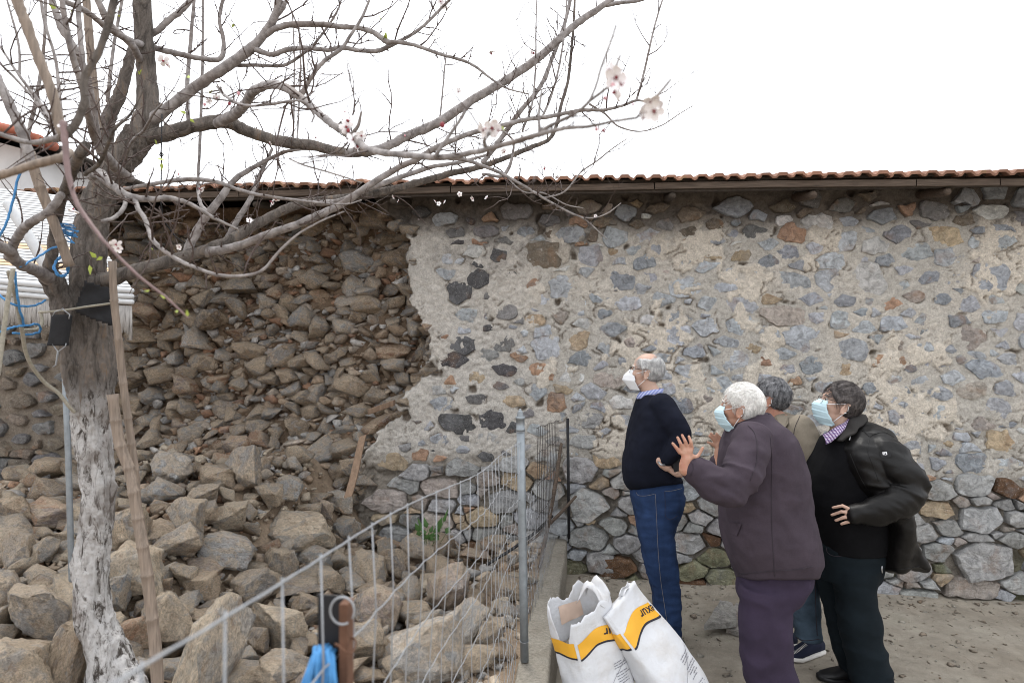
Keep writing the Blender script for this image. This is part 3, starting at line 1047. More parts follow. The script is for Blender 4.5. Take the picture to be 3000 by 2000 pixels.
# ================================================================== GROUND
pav_n = 150
px_ = np.linspace(-0.30, 9, 260); py_ = np.linspace(-3, 5.35, 230)
A, B = np.meshgrid(px_, py_)
q = np.stack([A.ravel(), B.ravel(), np.zeros(A.size)], 1)
Zp = 0.012 * fbm(q * 0.9, 81, 3) + 0.006 * fbm(q * 5, 82, 4)
Zp = Zp + 0.07 * sstep(5.0, 5.28, q[:, 1]) * (0.5 + 0.5 * fbm(q * 2, 83, 3)) + 0.03 * sstep(0.2, -0.1, q[:, 0])
Zp = Zp - 0.05 * sstep(1.5, 3.2, q[:, 0])
idx = np.arange(A.size).reshape(A.shape)
Fq = np.stack([idx[:-1, :-1].ravel(), idx[:-1, 1:].ravel(), idx[1:, 1:].ravel(), idx[1:, :-1].ravel()], 1)
o = link('pavement', mesh_np('pavement', np.stack([A.ravel(), B.ravel(), Zp], 1), Fq, True), M_PAVE)
tag(o, 'dusty mottled concrete yard in front of the wall', None, None, 'structure')


ZPG = Zp.reshape(A.shape)


def pave_z(x, y):
    j = min(max(int(round((x - px_[0]) / (px_[1] - px_[0]))), 0), len(px_) - 1); i = min(max(int(round((y - py_[0]) / (py_[1] - py_[0]))), 0), len(py_) - 1)
    return float(ZPG[i, j])


g = MB(); g.add([(-250, -250, -0.06), (250, -250, -0.06), (250, 250, -0.06), (-250, 250, -0.06)], [[0, 1, 2, 3]])
tag(g.obj('ground', M_EARTH, None, False), 'bare earth ground around the yard', None, None, 'structure')


def heap_h(x, y):
    q = np.stack([x, y, np.zeros_like(x)], -1).reshape(-1, 3)
    amp = sstep(-1.62, -2.35, x + 0.18 * (5.25 - y)) * (1 - 0.45 * sstep(-3.9, -4.8, x))
    h = 0.30 + 0.60 * amp * sstep(2.3, 5.5, y) ** 0.85
    h = h + 0.10 * amp * sstep(2.0, 3.0, y)
    return h + (0.035 * fbm(q * 2.5, 91, 3) + 0.016 * fbm(q * 9, 92, 3)).reshape(x.shape) * (0.35 + 0.65 * sstep(-.5, -1.2, x))


hx = np.linspace(-6.5, -0.345, 240); hy = np.linspace(-2.5, 5.6, 300)
A, B = np.meshgrid(hx, hy)
H = heap_h(A, B)
HM = H - 0.075 * sstep(-.55, -1.0, A) * sstep(2.2, 2.7, B)       # the soil lies below the stones that rest on each other
idx = np.arange(A.size).reshape(A.shape)
Fq = np.stack([idx[:-1, :-1].ravel(), idx[:-1, 1:].ravel(), idx[1:, 1:].ravel(), idx[1:, :-1].ravel()], 1)
o = link('terrain', mesh_np('terrain', np.stack([A.ravel(), B.ravel(), HM.ravel()], 1), Fq, True), M_EARTH)
tag(o, 'raised earth terrace under the fallen rubble, left of the concrete kerb', None, None, 'structure')

# the low concrete kerb wall that carries the fence
kb = MB()
kx = []
secs = []
for y in np.linspace(-2.4, 5.24, 60):
    e = 0.006 * math.sin(y * 7) + rng.uniform(-.004, .004)
    secs.append(((-0.278 + e * .4, y, 0.15), (0.078 + rng.uniform(-.003, .003), 0, 0), (0, 0, 0.175 + rng.uniform(-.004, .004))))
kb.loft(secs, 20, 10)
tag(kb.obj('kerb', M_KERB), 'low concrete kerb wall with the wire fence on top', 'kerb')


def heap_z(x, y):
    """height of the terrace, read back from its grid"""
    u = min(max((x - hx[0]) / (hx[1] - hx[0]), 0), len(hx) - 1.001); v = min(max((y - hy[0]) / (hy[1] - hy[0]), 0), len(hy) - 1.001)
    j, i = int(u), int(v); fu, fv = u - j, v - i
    return float((H[i, j] * (1 - fu) + H[i, j + 1] * fu) * (1 - fv) + (H[i + 1, j] * (1 - fu) + H[i + 1, j + 1] * fu) * fv)


def heap_hit(px, py):
    """where the view through a pixel meets the terrace"""
    Z = 1.5
    while Z < 7:
        p = P(px, py, Z)
        if p.y > Y0 - 0.02 or p.z < heap_z(p.x, p.y): return p, Z
        Z += 0.02
    return P(px, py, 5), 5
# ================================================================== LOOSE STONES OF THE FALL
SCOL = {'tan': (0.57, 0.47, 0.36), 'beige': (0.64, 0.545, 0.425), 'brown': (0.43, 0.325, 0.235), 'grey': (0.50, 0.49, 0.48), 'pale': (0.64, 0.615, 0.58),
        'rust': (0.47, 0.285, 0.185), 'pink': (0.58, 0.47, 0.40), 'greybrown': (0.50, 0.425, 0.35)}
HERO = [
    (426, 1192, 92, 100, 'tan', 0.1, 'upright tan boulder with a blunt top in the middle of the heap'),
    (532, 1186, 90, 76, 'beige', 0.0, 'rounded beige stone just right of the upright tan boulder'),
    (412, 1250, 104, 76, 'greybrown', -0.3, 'dark rounded stone with a rusty left end below the upright tan boulder'),
    (516, 1262, 138, 76, 'grey', 0.25, 'long grey stone with a pointed right end in the middle of the heap'),
    (688, 1222, 158, 84, 'beige', 0.1, 'large squared beige block with a grey stain high on the right of the heap'),
    (648, 1296, 92, 104, 'tan', 0.5, 'tan stone with a red patch standing below the squared beige block'),
    (722, 1278, 84, 56, 'pale', -0.1, 'pale cracked stone under the right end of the squared beige block'),
    (322, 1308, 124, 134, 'beige', -0.2, 'big beige boulder right behind the bamboo cane at mid height'),
    (466, 1342, 84, 64, 'brown', 0.0, 'brown crumbly block under the long grey stone'),
    (585, 1350, 120, 86, 'greybrown', -0.2, 'grey brown boulder with a dusty top left of the tan stone with a red patch'),
    (640, 1432, 150, 118, 'beige', -0.1, 'large beige boulder behind the sloping top wire of the fence'),
    (492, 1490, 130, 240, 'beige', 0.12, 'tall beige slab standing on end in the front of the heap'),
    (388, 1425, 122, 128, 'tan', -0.3, 'tan boulder with a dark underside touching the bamboo cane near its foot'),
    (990, 1490, 172, 170, 'pale', -0.2, 'biggest grey boulder at the front behind the wire mesh'),
    (1026, 1348, 112, 110, 'pink', -0.1, 'pinkish block behind the mesh above the biggest grey boulder'),
    (1150, 1352, 118, 66, 'brown', 0.1, 'brown flat stone behind the galvanised post at the right edge of the heap'),
    (1062, 1436, 66, 130, 'pale', 0.5, 'narrow pale slab leaning on the biggest grey boulder'),
    (1120, 1460, 70, 100, 'greybrown', 0.2, 'grey brown stone between the narrow pale slab and the post'),
    (828, 1478, 112, 104, 'tan', 0.1, 'tan boulder right of the black iron stake, behind the mesh'),
    (866, 1395, 110, 96, 'pink', 0.3, 'pinkish grey stone behind the mesh, above the boulder by the iron stake'),
    (950, 1405, 90, 46, 'tan', 0.0, 'small tan stone left of the pinkish block behind the mesh'),
    (96, 1395, 170, 130, 'greybrown', 0.35, 'wide brown slab leaning in the lower left beside the trunk'),
    (38, 1256, 86, 92, 'greybrown', -0.1, 'rounded grey brown boulder at the left edge of the photo'),
    (52, 1535, 170, 150, 'tan', -0.3, 'large tan boulder in the bottom left corner'),
    (168, 1500, 90, 170, 'brown', 0.3, 'tall brown stone touching the left side of the whitewashed trunk'),
    (118, 1182, 122, 66, 'rust', 0.1, 'flat brown stone with a rust red face left of the trunk'),
    (36, 1172, 92, 84, 'brown', -0.4, 'pointed brown boulder high at the left edge below the mossy wall'),
    (104, 1262, 52, 58, 'tan', 0.0, 'small cubic tan stone left of the steel pipe'),
    (20, 1350, 90, 80, 'greybrown', 0.2, 'brown stone below the rounded boulder at the left edge'),
    (292, 1215, 88, 110, 'tan', 0.0, 'tan stone half hidden behind the bamboo cane above the big beige boulder'),
    (388, 1072, 110, 92, 'grey', 0.5, 'large tilted grey slab against the broken wall at the top of the heap'),
    (372, 1125, 96, 56, 'grey', 0.2, 'dark grey stone below the large tilted grey slab'),
    (560, 1075, 84, 98, 'greybrown', -0.1, 'grey brown upright block at the foot of the broken wall'),
    (470, 1135, 84, 52, 'greybrown', 0.0, 'grey brown block right of the dark grey stone under the tilted slab'),
    (618, 1138, 62, 62, 'tan', 0.3, 'tan angular stone below the upright block at the foot of the wall'),
    (660, 1120, 70, 56, 'grey', 0.2, 'grey stone in the upper heap right of the tan angular stone'),
    (545, 1020, 66, 40, 'rust', 0.0, 'orange brown stone lying on the crest of the heap'),
    (905, 1292, 80, 74, 'brown', 0.3, 'dark brown wedge stone with a pale top behind the fence'),
    (848, 1302, 78, 80, 'tan', -0.1, 'tan angular stone left of the dark brown wedge behind the fence'),
    (962, 1258, 84, 62, 'greybrown', 0.1, 'grey brown stone by the green plant at the foot of the intact wall'),
    (782, 1150, 62, 50, 'pale', 0.1, 'whitish angular stone below the leaning plank'),
    (795, 1215, 66, 50, 'grey', -0.1, 'grey stone with white veins on the right shoulder of the heap'),
    (740, 1165, 58, 46, 'pink', 0.1, 'pinkish stone left of the whitish one below the plank'),
    (650, 1532, 124, 62, 'tan', 0.2, 'tan flat stone low in front under the large beige boulder'),
    (760, 1330, 70, 56, 'tan', 0.1, 'tan stone under the fence top wire right of the stone with a red patch'),
    (268, 1360, 60, 90, 'grey', 0.0, 'dark grey stone between the trunk and the bamboo cane'),
    (235, 1170, 66, 90, 'tan', 0.1, 'tan stone right behind the whitewashed part of the trunk'),
    (700, 1385, 70, 50, 'brown', 0.1, 'brown clod stone above the large beige boulder by the top wire'),
    (590, 1470, 60, 60, 'brown', 0.0, 'brown stone left under the large beige boulder'),
    (330, 1540, 70, 60, 'brown', 0.0, 'brown stone at the bottom between the trunk flare and the cane'),
    (420, 1320, 60, 50, 'tan', 0.5, 'thin tan flake leaning on the brown crumbly block'),
    (200, 1300, 50, 60, 'greybrown', 0.0, 'grey brown stone hidden behind the whitewashed trunk'),
]
used = []


def put_stone(fx, fy, w, h, col, roll, mesh, label, group, name, sink=0.1, depth=None):
    base_y = fy + h * 0.5 * (1 - sink)
    p, Z = heap_hit(fx * K, min(base_y, 1640) * K)
    sc = K * Z / FPX
    hw, hh = w * sc / 2, h * sc / 2
    hd = (hw + hh) / 2 * rng.uniform(0.8, 1.05)
    c = PF(fx, fy, Z + hd * 0.35)
    k = (Z + hd * 0.35) / Z
    o = link(name, mesh, None, None, np.array(col) * rng.uniform(.93, 1.08), c)
    R = Matrix.Rotation(YAW, 3, 'Z') @ Matrix.Rotation(roll, 3, 'Y') @ Matrix.Rotation(rng.uniform(-.25, .25), 3, 'X')
    o.rotation_euler = R.to_euler()
    o.scale = (hw * k * 1.04, hd, hh * k * 1.04)
    tag(o, label, 'stone', group)
    used.append((c.x, c.y, max(hw, hd)))
    return o


for i, (fx, fy, w, h, ck, roll, lab) in enumerate(HERO):
    put_stone(fx, fy, w, h, SCOL[ck], roll, ROCK4[i % len(ROCK4)], lab, 'loose stones of the collapsed wall', 'large_stone')


def place_words(fx, fy):
    if fx < 150: return 'in the heap left of the steel pipe'
    if fx < 270: return 'in the heap close to the whitewashed trunk'
    if fy < 1110: return 'at the foot of the broken wall face'
    if fx > 1000: return 'on the ground behind the mesh by the post'
    if fx > 780: return 'behind the sloping fence wires'
    if fx < 420: return 'in the heap around the bamboo canes'
    if fy > 1330: return 'low in the front of the heap'
    return 'in the middle of the heap'


TONE = ['tan dusty', 'grey', 'brown earthy', 'pale grey', 'rusty brown', 'beige']
TC = [SCOL['tan'], SCOL['grey'], SCOL['brown'], SCOL['pale'], SCOL['rust'], SCOL['beige']]
def short_of(lab):
    w = lab.split()
    for i, t in enumerate(w):
        if t in ('in', 'with', 'just', 'right', 'left', 'high', 'low', 'below', 'behind', 'under', 'touching', 'at', 'above', 'leaning', 'between', 'of', 'standing', 'lying', 'against', 'half', 'hidden', 'by', 'on') and i > 1: return ' '.join(w[:i])
    return lab


HS = []
for h_ in HERO:
    sh_ = short_of(h_[6])
    if all(sh_ != q_[2] for q_ in HS): HS.append((h_[0], h_[1], sh_, h_[2], h_[3]))
TAKEN = set()


def near_words(fx, fy, head):
    c_ = sorted(HS, key=lambda q_: (q_[0] - fx) ** 2 + (q_[1] - fy) ** 2)
    lab = head
    for q_ in c_[:7]:
        dx, dy = (fx - q_[0]) / q_[3], (fy - q_[1]) / q_[4]
        d_ = ('right of' if dx > 0 else 'left of') if abs(dx) > abs(dy) else ('below' if dy > 0 else 'above')
        if abs(dx) < .3 and abs(dy) < .3: d_ = 'touching'
        lab = '%s %s the %s' % (head, d_, q_[2])
        if lab not in TAKEN: break
    TAKEN.add(lab)
    return ' '.join(lab.split()[:16])


nsm = 0; tr = 0
while nsm < 240 and tr < 20000:
    tr += 1
    fy = 1010 + 560 * rng.random() ** 0.8
    fx = rng.uniform(-10, 1190)
    if fy < 1160 and fx > 800: continue
    p, Z = heap_hit(fx * K, fy * K)
    if p.x > -0.43 or p.y > 5.15: continue
    if p.x > -1.4 and rng.random() < .45: continue
    r = rng.choice([rng.uniform(.04, .065), rng.uniform(.06, .095), rng.uniform(.085, .14)])
    if any((a - p.x) ** 2 + (b - p.y) ** 2 < (0.54 * (c + r)) ** 2 for (a, b, c) in used): continue
    k = rng.choices(range(6), [3, 2.5, 3, 1.2, 1, 2])[0]
    sh = (rng.uniform(.85, 1.4), rng.uniform(.8, 1.2), rng.uniform(.5, .9))
    shw = 'flat' if sh[2] < .6 else 'long' if sh[0] > 1.2 else 'angular'
    szw = 'small' if r < .062 else 'medium' if r < .09 else 'bigger'
    o = link('loose_stone', rng.choice(ROCK3), None, None, np.array(TC[k]) * rng.uniform(.85, 1.12), p + Vector((0, 0, r * .12)),
             (rng.uniform(-.5, .5), rng.uniform(-.5, .5), rng.uniform(0, 6.28)), (r * sh[0], r * sh[1], r * sh[2]))
    tag(o, near_words(fx, fy, '%s %s %s stone' % (szw, TONE[k], shw)), 'stone', 'loose stones of the collapsed wall')
    used.append((p.x, p.y, r)); nsm += 1

# rubble too small to count
MV, MF, MC, mn = [], [], [], 0
R1 = [rock(400 + i, 8 + i % 4, 0, 0.06)[:2] for i in range(20)]
n_ = 6500
for k in range(n_):
    y = 2.2 + 3.0 * nr.random(); x = -5.2 + 4.82 * nr.random()
    if x > -1.4 and nr.random() < 0.35: continue
    r = nr.choice([nr.uniform(.006, .014), nr.uniform(.012, .026), nr.uniform(.02, .04), nr.uniform(.035, .065)], p=[.42, .33, .17, .08])
    Vr, Fr = (R2 if r > .02 else R1)[nr.integers(0, 16)]
    a = nr.uniform(0, 6.28); ca, sa = math.cos(a), math.sin(a)
    Vr = Vr * np.array([r * nr.uniform(.9, 1.5), r, r * nr.uniform(.5, .9)])
    Vr = np.stack([Vr[:, 0] * ca - Vr[:, 1] * sa, Vr[:, 0] * sa + Vr[:, 1] * ca, Vr[:, 2] + Vr[:, 0] * nr.uniform(-.4, .4)], 1)
    z = heap_z(x, y) - 0.065 * float(sstep(-.55, -1.0, x)) * float(sstep(2.2, 2.7, y)) * rng.uniform(.5, 1)
    MV.append(Vr + np.array([x, y, z + r * .3])); MF.append(Fr + mn)
    c = np.array(TC[nr.choice(6, p=[.25, .15, .38, .06, .06, .10])]) * nr.uniform(.75, 1.1)
    MC.append(np.repeat(c[None], len(Vr), 0)); mn += len(Vr)
o = link('rubble', mesh_np('rubble', np.concatenate(MV), np.concatenate(MF), False, np.concatenate(MC)), M_STUFF)
tag(o, 'small chips and clods of earth filling the gaps of the heap', None, None, 'stuff')

# grit on the yard
MV, MF, MC, mn = [], [], [], 0
for k in range(2600):
    x = -0.15 + 4.6 * nr.random(); y = 5.2 - 2.6 * nr.random() ** 1.7
    r = nr.choice([nr.uniform(.003, .006), nr.uniform(.006, .012), nr.uniform(.012, .022)], p=[.72, .23, .05])
    Vr, Fr = R1[nr.integers(0, 20)]
    Vr = Vr * np.array([r * nr.uniform(.9, 1.6), r, r * .55])
    a = nr.uniform(0, 6.28); ca, sa = math.cos(a), math.sin(a)
    Vr = np.stack([Vr[:, 0] * ca - Vr[:, 1] * sa, Vr[:, 0] * sa + Vr[:, 1] * ca, Vr[:, 2]], 1)
    MV.append(Vr + np.array([x, y, pave_z(x, y) + r * .2])); MF.append(Fr + mn)
    c = np.array([(.42, .39, .34), (.30, .26, .21), (.22, .18, .14)][nr.integers(0, 3)]) * nr.uniform(.8, 1.15)
    MC.append(np.repeat(c[None], len(Vr), 0)); mn += len(Vr)
o = link('gravel', mesh_np('gravel', np.concatenate(MV), np.concatenate(MF), False, np.concatenate(MC)), M_STUFF)
tag(o, 'scattered grit and stone chips on the yard', None, None, 'stuff')

# two broken slabs lying on the yard between the men
def flat_slab(name, outline, thick, z, col, label, tilt=(0, 0)):
    pts3 = [on_z(fx * K, fy * K, z) for fx, fy in outline]
    c = sum(pts3, Vector()) / len(pts3)
    bm = bmesh.new()
    vs = []
    ring = []
    for i in range(len(pts3)):
        a, b = pts3[i], pts3[(i + 1) % len(pts3)]
        for t in range(5):
            p = a.lerp(b, t / 5)
            ring.append(p - c + Vector((rng.uniform(-.006, .006), rng.uniform(-.006, .006), 0)))
    n = len(ring)
    V = [(p.x, p.y, -thick) for p in ring] + [(p.x * .995, p.y * .995, 0 + rng.uniform(-.003, .003)) for p in ring] + [(p.x * .55, p.y * .55, rng.uniform(-.002, .004)) for p in ring] + [(0, 0, 0.002)]
    F = [list(range(n))]
    for k in range(2):
        for j in range(n):
            F.append([k * n + j, k * n + (j + 1) % n, (k + 1) * n + (j + 1) % n, (k + 1) * n + j])
    for j in range(n): F.append([2 * n + j, 2 * n + (j + 1) % n, 3 * n])
    me = mesh_np(name, V, F)
    bm.from_mesh(me); bmesh.ops.recalc_face_normals(bm, faces=bm.faces); bm.to_mesh(me); bm.free()
    o = link(name, me, M_FACE, None, col, c, (tilt[0], tilt[1], 0))
    tag(o, label, 'stone slab', 'broken slabs on the yard')


flat_slab('stone_slab', [(1655, 1374), (1617, 1440), (1690, 1428), (1690, 1400), (1683, 1380)], 0.035, 0.075, (0.33, 0.315, 0.29), 'broken grey slab tilted on top, beside the purple trouser leg', (-0.04, 0.03))
flat_slab('stone_slab', [(1690, 1383), (1680, 1432), (1668, 1442), (1705, 1452), (1745, 1448), (1742, 1392)], 0.03, 0.036, (0.35, 0.325, 0.295), 'broken grey slab lying underneath, partly behind the purple trouser leg')

# ================================================================== FENCE
FX = -0.352
def ftop(y): return 1.575 - 0.082 * (y - 0.5) + 0.012 * math.sin(y * 2.1)


fence = empty('wire_fence', (FX, 3.2, 0.32))
tag(fence, 'galvanised wire mesh fence running from the camera to the stone wall', 'fence')


def fpart(mb, name, mat, par=None, smooth=True):
    o = mb.obj(name, mat, None, smooth)
    o.parent = par or fence
    o.matrix_parent_inverse = Matrix.Translation((-FX, -3.2, -0.32))
    return o


def fsway(y, z): return FX + 0.010 * math.sin(y * 5 + z * 3) + 0.008 * math.sin(z * 9 + y)


WR = 0.00125
y = 0.24
ys = []
while y < 3.16:
    ys.append(y); y += 0.1155
for y in ys:
    zt = ftop(y)
    fpart(MB().tube([(fsway(y, z) + rng.uniform(-.001, .001), y + 0.006 * math.sin(z * 8 + y * 3), z) for z in np.linspace(0.30, zt + 0.003, 10)], WR, 6), 'wire', M_WIRE)
for k in range(9):
    pp = []
    for y in np.arange(0.2, 3.2, 0.0385):
        z = ftop(y) - k * 0.142 * (0.93 + 0.05 * math.sin(y * 2))
        z += (0.0022 + .004 * float(sstep(1.6, 2.6, y))) * math.sin(y * 2 * math.pi / 0.1155 + k) * (1 if k else 0.25)
        pp.append((fsway(y, z) + 0.003, y, max(z, 0.34)))
    fpart(MB().tube(pp, WR if k else 0.00145, 6), 'wire', M_WIRE)
# far panel, finer mesh
for y in np.arange(3.3, 5.18, 0.062):
    x = FX + 0.075 * (y - 3.2) / 2
    fpart(MB().tube([(x + 0.006 * math.sin(z * 9 + y * 4), y, z) for z in np.linspace(0.31, 1.02 + 0.05 * math.sin(y * 3), 8)], 0.0012, 5), 'wire', M_WIRE)
for k in range(6):
    fpart(MB().tube([(FX + 0.075 * (y - 3.2) / 2 + 0.004, y, 0.42 + k * 0.115 + 0.03 * math.sin(y * 2.5 + k) + 0.012 * math.sin(y * 50)) for y in np.arange(3.22, 5.2, 0.03)], 0.0012, 5), 'wire', M_WIRE)
# rusty dark panel against the wall
for y in np.arange(3.82, 5.17, 0.098):
    x = FX + 0.012 + 0.075 * (y - 3.2) / 2
    fpart(MB().tube([(x + 0.004 * math.sin(z * 7 + y * 5), y, z) for z in np.linspace(0.72 + .1 * math.sin(y * 4), 1.345 - 0.085 * (y - 3.85), 8)], 0.0017, 5), 'rusty_wire', M_RUSTWIRE)
for z0 in (1.345, 1.20, 1.02, 0.84):
    fpart(MB().tube([(FX + 0.016 + 0.075 * (y - 3.2) / 2, y, z0 - 0.085 * (y - 3.85) + 0.006 * math.sin(y * 13)) for y in np.linspace(3.8, 5.16, 20)], 0.0017, 5), 'rusty_wire', M_RUSTWIRE)
fpart(MB().tube([(FX + 0.165, 5.185, 0.34), (FX + 0.16, 5.18, 0.8), (FX + 0.155, 5.175, 1.25)], 0.011, 8), 'stake', M_BLACK)
# galvanised pipe post with its cap
pb = P(1537, 1935, 3.2); pt = P(1525, 1262, 3.18)
q = MB().tube([pb, pb.lerp(pt, .33), pb.lerp(pt, .66), pt], 0.0195, 16)
post = fpart(q, 'post', M_GALV)
d = (pt - pb).normalized()
q = MB().tube([pt, pt + d * 0.012, pt + d * .013, pt + d * 0.055, pt + d * .056, pt + d * .068], [.0215, .0215, .0195, .0195, .0225, .0225], 14)
q.cap_tube([pt + d * .06, pt + d * .085], [.019, .013], 12); q.cap_tube([pt + d * .085, pt + d * 0.098], [.008, .006], 8)
o = fpart(q, 'post_cap', M_GALV); o.parent = post; o.matrix_parent_inverse = Matrix.Identity(4)
for h in (.09, .55, 1.0):
    c = pb.lerp(pt, h)
    q = MB().tube([c + RIGHT * .021 * math.cos(a) + FWD * .021 * math.sin(a) + UP * .004 * math.sin(a) for a in np.linspace(0, 6.5, 16)], 0.0013, 5)
    fpart(q, 'tie_wire', M_WIRE)

# black angle-iron stake with a rusty flange and a wire loop in the near fence
bp = P(985, 1742, 0.90)
stake = empty('iron_stake', (bp.x, bp.y, 0.3))
tag(stake, 'black angle iron stake with a rusty flange tied to the near fence', 'stake')


def spart(mb, name, mat, smooth=False):
    o = mb.obj(name, mat, None, smooth); o.parent = stake
    o.matrix_parent_inverse = Matrix.Translation((-bp.x, -bp.y, -0.3)); return o


t = P(970, 1742, 0.905)
q = MB(); c = t + Vector((0, 0, -0.6)); R3 = Matrix.Rotation(YAW - 0.1, 3, 'Z')
q.box(c, (0.0175, 0.002, 0.6), R3); spart(q, 'black_flange', M_BLACK)
t = P(1015, 1760, 0.895)
q = MB(); c = t + Vector((0, 0, -0.6)); q.box(c, (0.0055, 0.012, 0.6), R3); spart(q, 'rusty_flange', M_RUST)
lc = P(1003, 1788, 0.875)
spart(MB().tube([lc + RIGHT * .0155 * math.cos(a) + UP * (.0175 * math.sin(a)) for a in np.linspace(-0.6, 5.2, 24)], 0.0015, 6), 'wire_loop', M_WIRE, True)
lc = P(1012, 1890, 0.885)
spart(MB().tube([lc + RIGHT * .013 * math.cos(a) + FWD * .012 * math.sin(a) + UP * .006 * math.sin(a * 2) for a in np.linspace(0, 12, 40)], 0.0012, 6), 'rusty_tie', M_RUST, True)
# hank of blue rope hung on it
q = MB()
for k in range(46):
    a0 = rng.uniform(-1, 1); dz = rng.uniform(-.5, .5)
    dpt = 0.90 + 0.03 * rng.uniform(-1, .6)
    topx = 945 + 26 * a0 + rng.uniform(-5, 5); topy = 1905 + 12 * a0 * a0 + rng.uniform(-4, 8)
    botx = 925 + 78 * a0 + rng.uniform(-10, 10)
    pp = [P(topx + (botx - topx) * t + 10 * math.sin(t * 3 + k) * t, topy + (2130 - topy) * t, dpt - 0.012 * math.sin(t * 3)) for t in np.linspace(0, 1, 8)]
    top = P(topx + rng.uniform(-8, 20), topy - 6, dpt + 0.01)
    q.tube([top + UP * -.01 + FWD * .008, top + UP * .003] + pp, 0.0029, 6)
o = q.obj('blue_rope', M_TWINE)
tag(o, 'hank of bright blue rope hanging on the black iron stake', 'rope')

# ================================================================== STICKS, PLANK, PIPE
def rod(name, pts, r, mat, label, cat, seg=10, rnd=True):
    q = MB()
    (q.cap_tube if rnd else q.tube)(pts, r, seg)
    o = q.obj(name, mat)
    return tag(o, label, cat)


a, b = PF(800, 1140, 4.72), PF(835, 1000, 4.95)
q = MB(); n = 9
for k in range(1):
    q.loft([(a.lerp(b, t) + RIGHT * .004 * math.sin(t * 5), RIGHT * (.030 - .004 * t) + UP * .009, FWD * .016) for t in np.linspace(0, 1, n)], 12, 7)
tag(q.obj('wooden_plank', M_PLANK, None, False), 'short raw wooden plank leaning on the broken edge of the wall', 'plank')
a, b = PF(905, 925, 5.32), PF(848, 945, 5.12)
q = MB(); q.loft([(a.lerp(b, t), UP * .022, FWD * .05) for t in np.linspace(0, 1, 5)], 12, 7)
tag(q.obj('wooden_lath', M_PLANK, None, False), 'broken wooden lath sticking out of the right side of the breach', 'lath')
rod('steel_pipe', [PF(148, 830, 3.38), PF(156, 1019, 3.36), PF(165, 1330, 3.34)], 0.0145, M_GALV, 'thin grey steel pipe standing in the heap left of the trunk', 'pipe', 12)
rod('dry_stick', [PF(1289, 1020, 4.95), PF(1276, 1110, 4.8), PF(1256, 1220, 4.62), PF(1240, 1300, 4.5)], [.012, .015, .015, .012], M_WOOD, 'brown dry stick leaning behind the rusty mesh', 'stick')
rod('grey_branch', [PF(1322, 1140, 4.9), PF(1290, 1175, 4.8), PF(1240, 1225, 4.7), PF(1205, 1252, 4.65)], [.010, .012, .011, .009], M_WOOD, 'short grey branch lying across the kerb by the wall', 'stick')
rod('iron_rod', [PF(1120, 1295, 4.55), PF(1180, 1258, 4.6), PF(1230, 1222, 4.68), PF(1268, 1185, 4.78)], 0.010, M_BLACK, 'black iron rod lying behind the mesh beside the kerb', 'rod')

# ================================================================== AWNING, WHITE POLE AND NEIGHBOUR HOUSE AT THE LEFT
M_WHITE = simple('white_slat', (0.52, 0.53, 0.54), 0.6, 0.1, 20, 0.05)
M_BEIGE = simple('beige_slat', (0.62, 0.46, 0.30), 0.7, 0.1, 20, 0.05)
M_FRINGE = simple('grey_fringe', (0.36, 0.345, 0.33), 0.95, 0.4, 60, 0.5, stretch=(4, 4, .3))
A0, A1 = PF(-70, 640, 4.25), PF(307, 668, 4.25)           # front edge
B0, B1 = PF(-70, 425, 5.15), PF(150, 450, 5.12)           # back edge
aw = empty('awning', A0.lerp(A1, .5))
tag(aw, 'white slatted awning with a grey fringe behind the tree trunk', 'awning')


def wpart(o, root):
    o.parent = root; o.matrix_parent_inverse = Matrix.Translation(-root.location); return o


ns = 34
for k in range(ns):
    t0, t1 = k / ns, (k + 0.70) / ns
    l0, l1 = A0.lerp(B0, t0), A0.lerp(B0, t1)
    r0, r1 = A1.lerp(B1, t0), A1.lerp(B1, t1)
    q = MB(); up = Vector((0, -.4, .6)).normalized() * 0.006
    q.add([l0, r0, r1, l1, l0 + up, r0 + up, r1 + up, l1 + up], [[3, 2, 1, 0], [4, 5, 6, 7], [0, 1, 5, 4], [1, 2, 6, 5], [2, 3, 7, 6], [3, 0, 4, 7]])
    wpart(q.obj('slat', M_BEIGE if k in (5, 6, 11, 12) else M_WHITE, None, False), aw)
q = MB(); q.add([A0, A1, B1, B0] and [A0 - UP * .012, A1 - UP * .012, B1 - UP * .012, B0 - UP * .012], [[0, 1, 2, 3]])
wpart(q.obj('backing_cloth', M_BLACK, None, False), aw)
for k in range(3):
    d = Vector((0, -.02, -0.035 * k))
    wpart(MB().cap_tube([A0 + d, A0.lerp(A1, .5) + d + Vector((0, 0, -.008)), A1 + d], 0.017, 10).obj('front_roll', M_WHITE), aw)
q = MB(); n = 150
for k in range(n):
    t = k / n
    p = A0.lerp(A1, t) + Vector((0, -.015, -.095))
    L = 0.165 + rng.uniform(-.012, .012) + (0.05 if t > .985 else 0)
    q.tube([p, p + Vector((rng.uniform(-.003, .003), rng.uniform(-.006, .006), -L * .5)), p + Vector((rng.uniform(-.004, .004), rng.uniform(-.008, .008), -L))], [.0065, .0075, .007], 5)
o = wpart(q.obj('fringe', M_FRINGE), aw); o['kind'] = 'stuff'
rod('white_pole', [PF(20, 470, 4.0), PF(62, 535, 4.0), PF(104, 610, 4.0)], 0.03, M_WHITE, 'thick white plastic tube in front of the awning at the left', 'tube', 14)
rod('white_cane', [PF(142, 672, 3.9), PF(153, 640, 3.9)], 0.006, M_WHITE, 'short white rod behind the fork of the trunk', 'rod', 8)

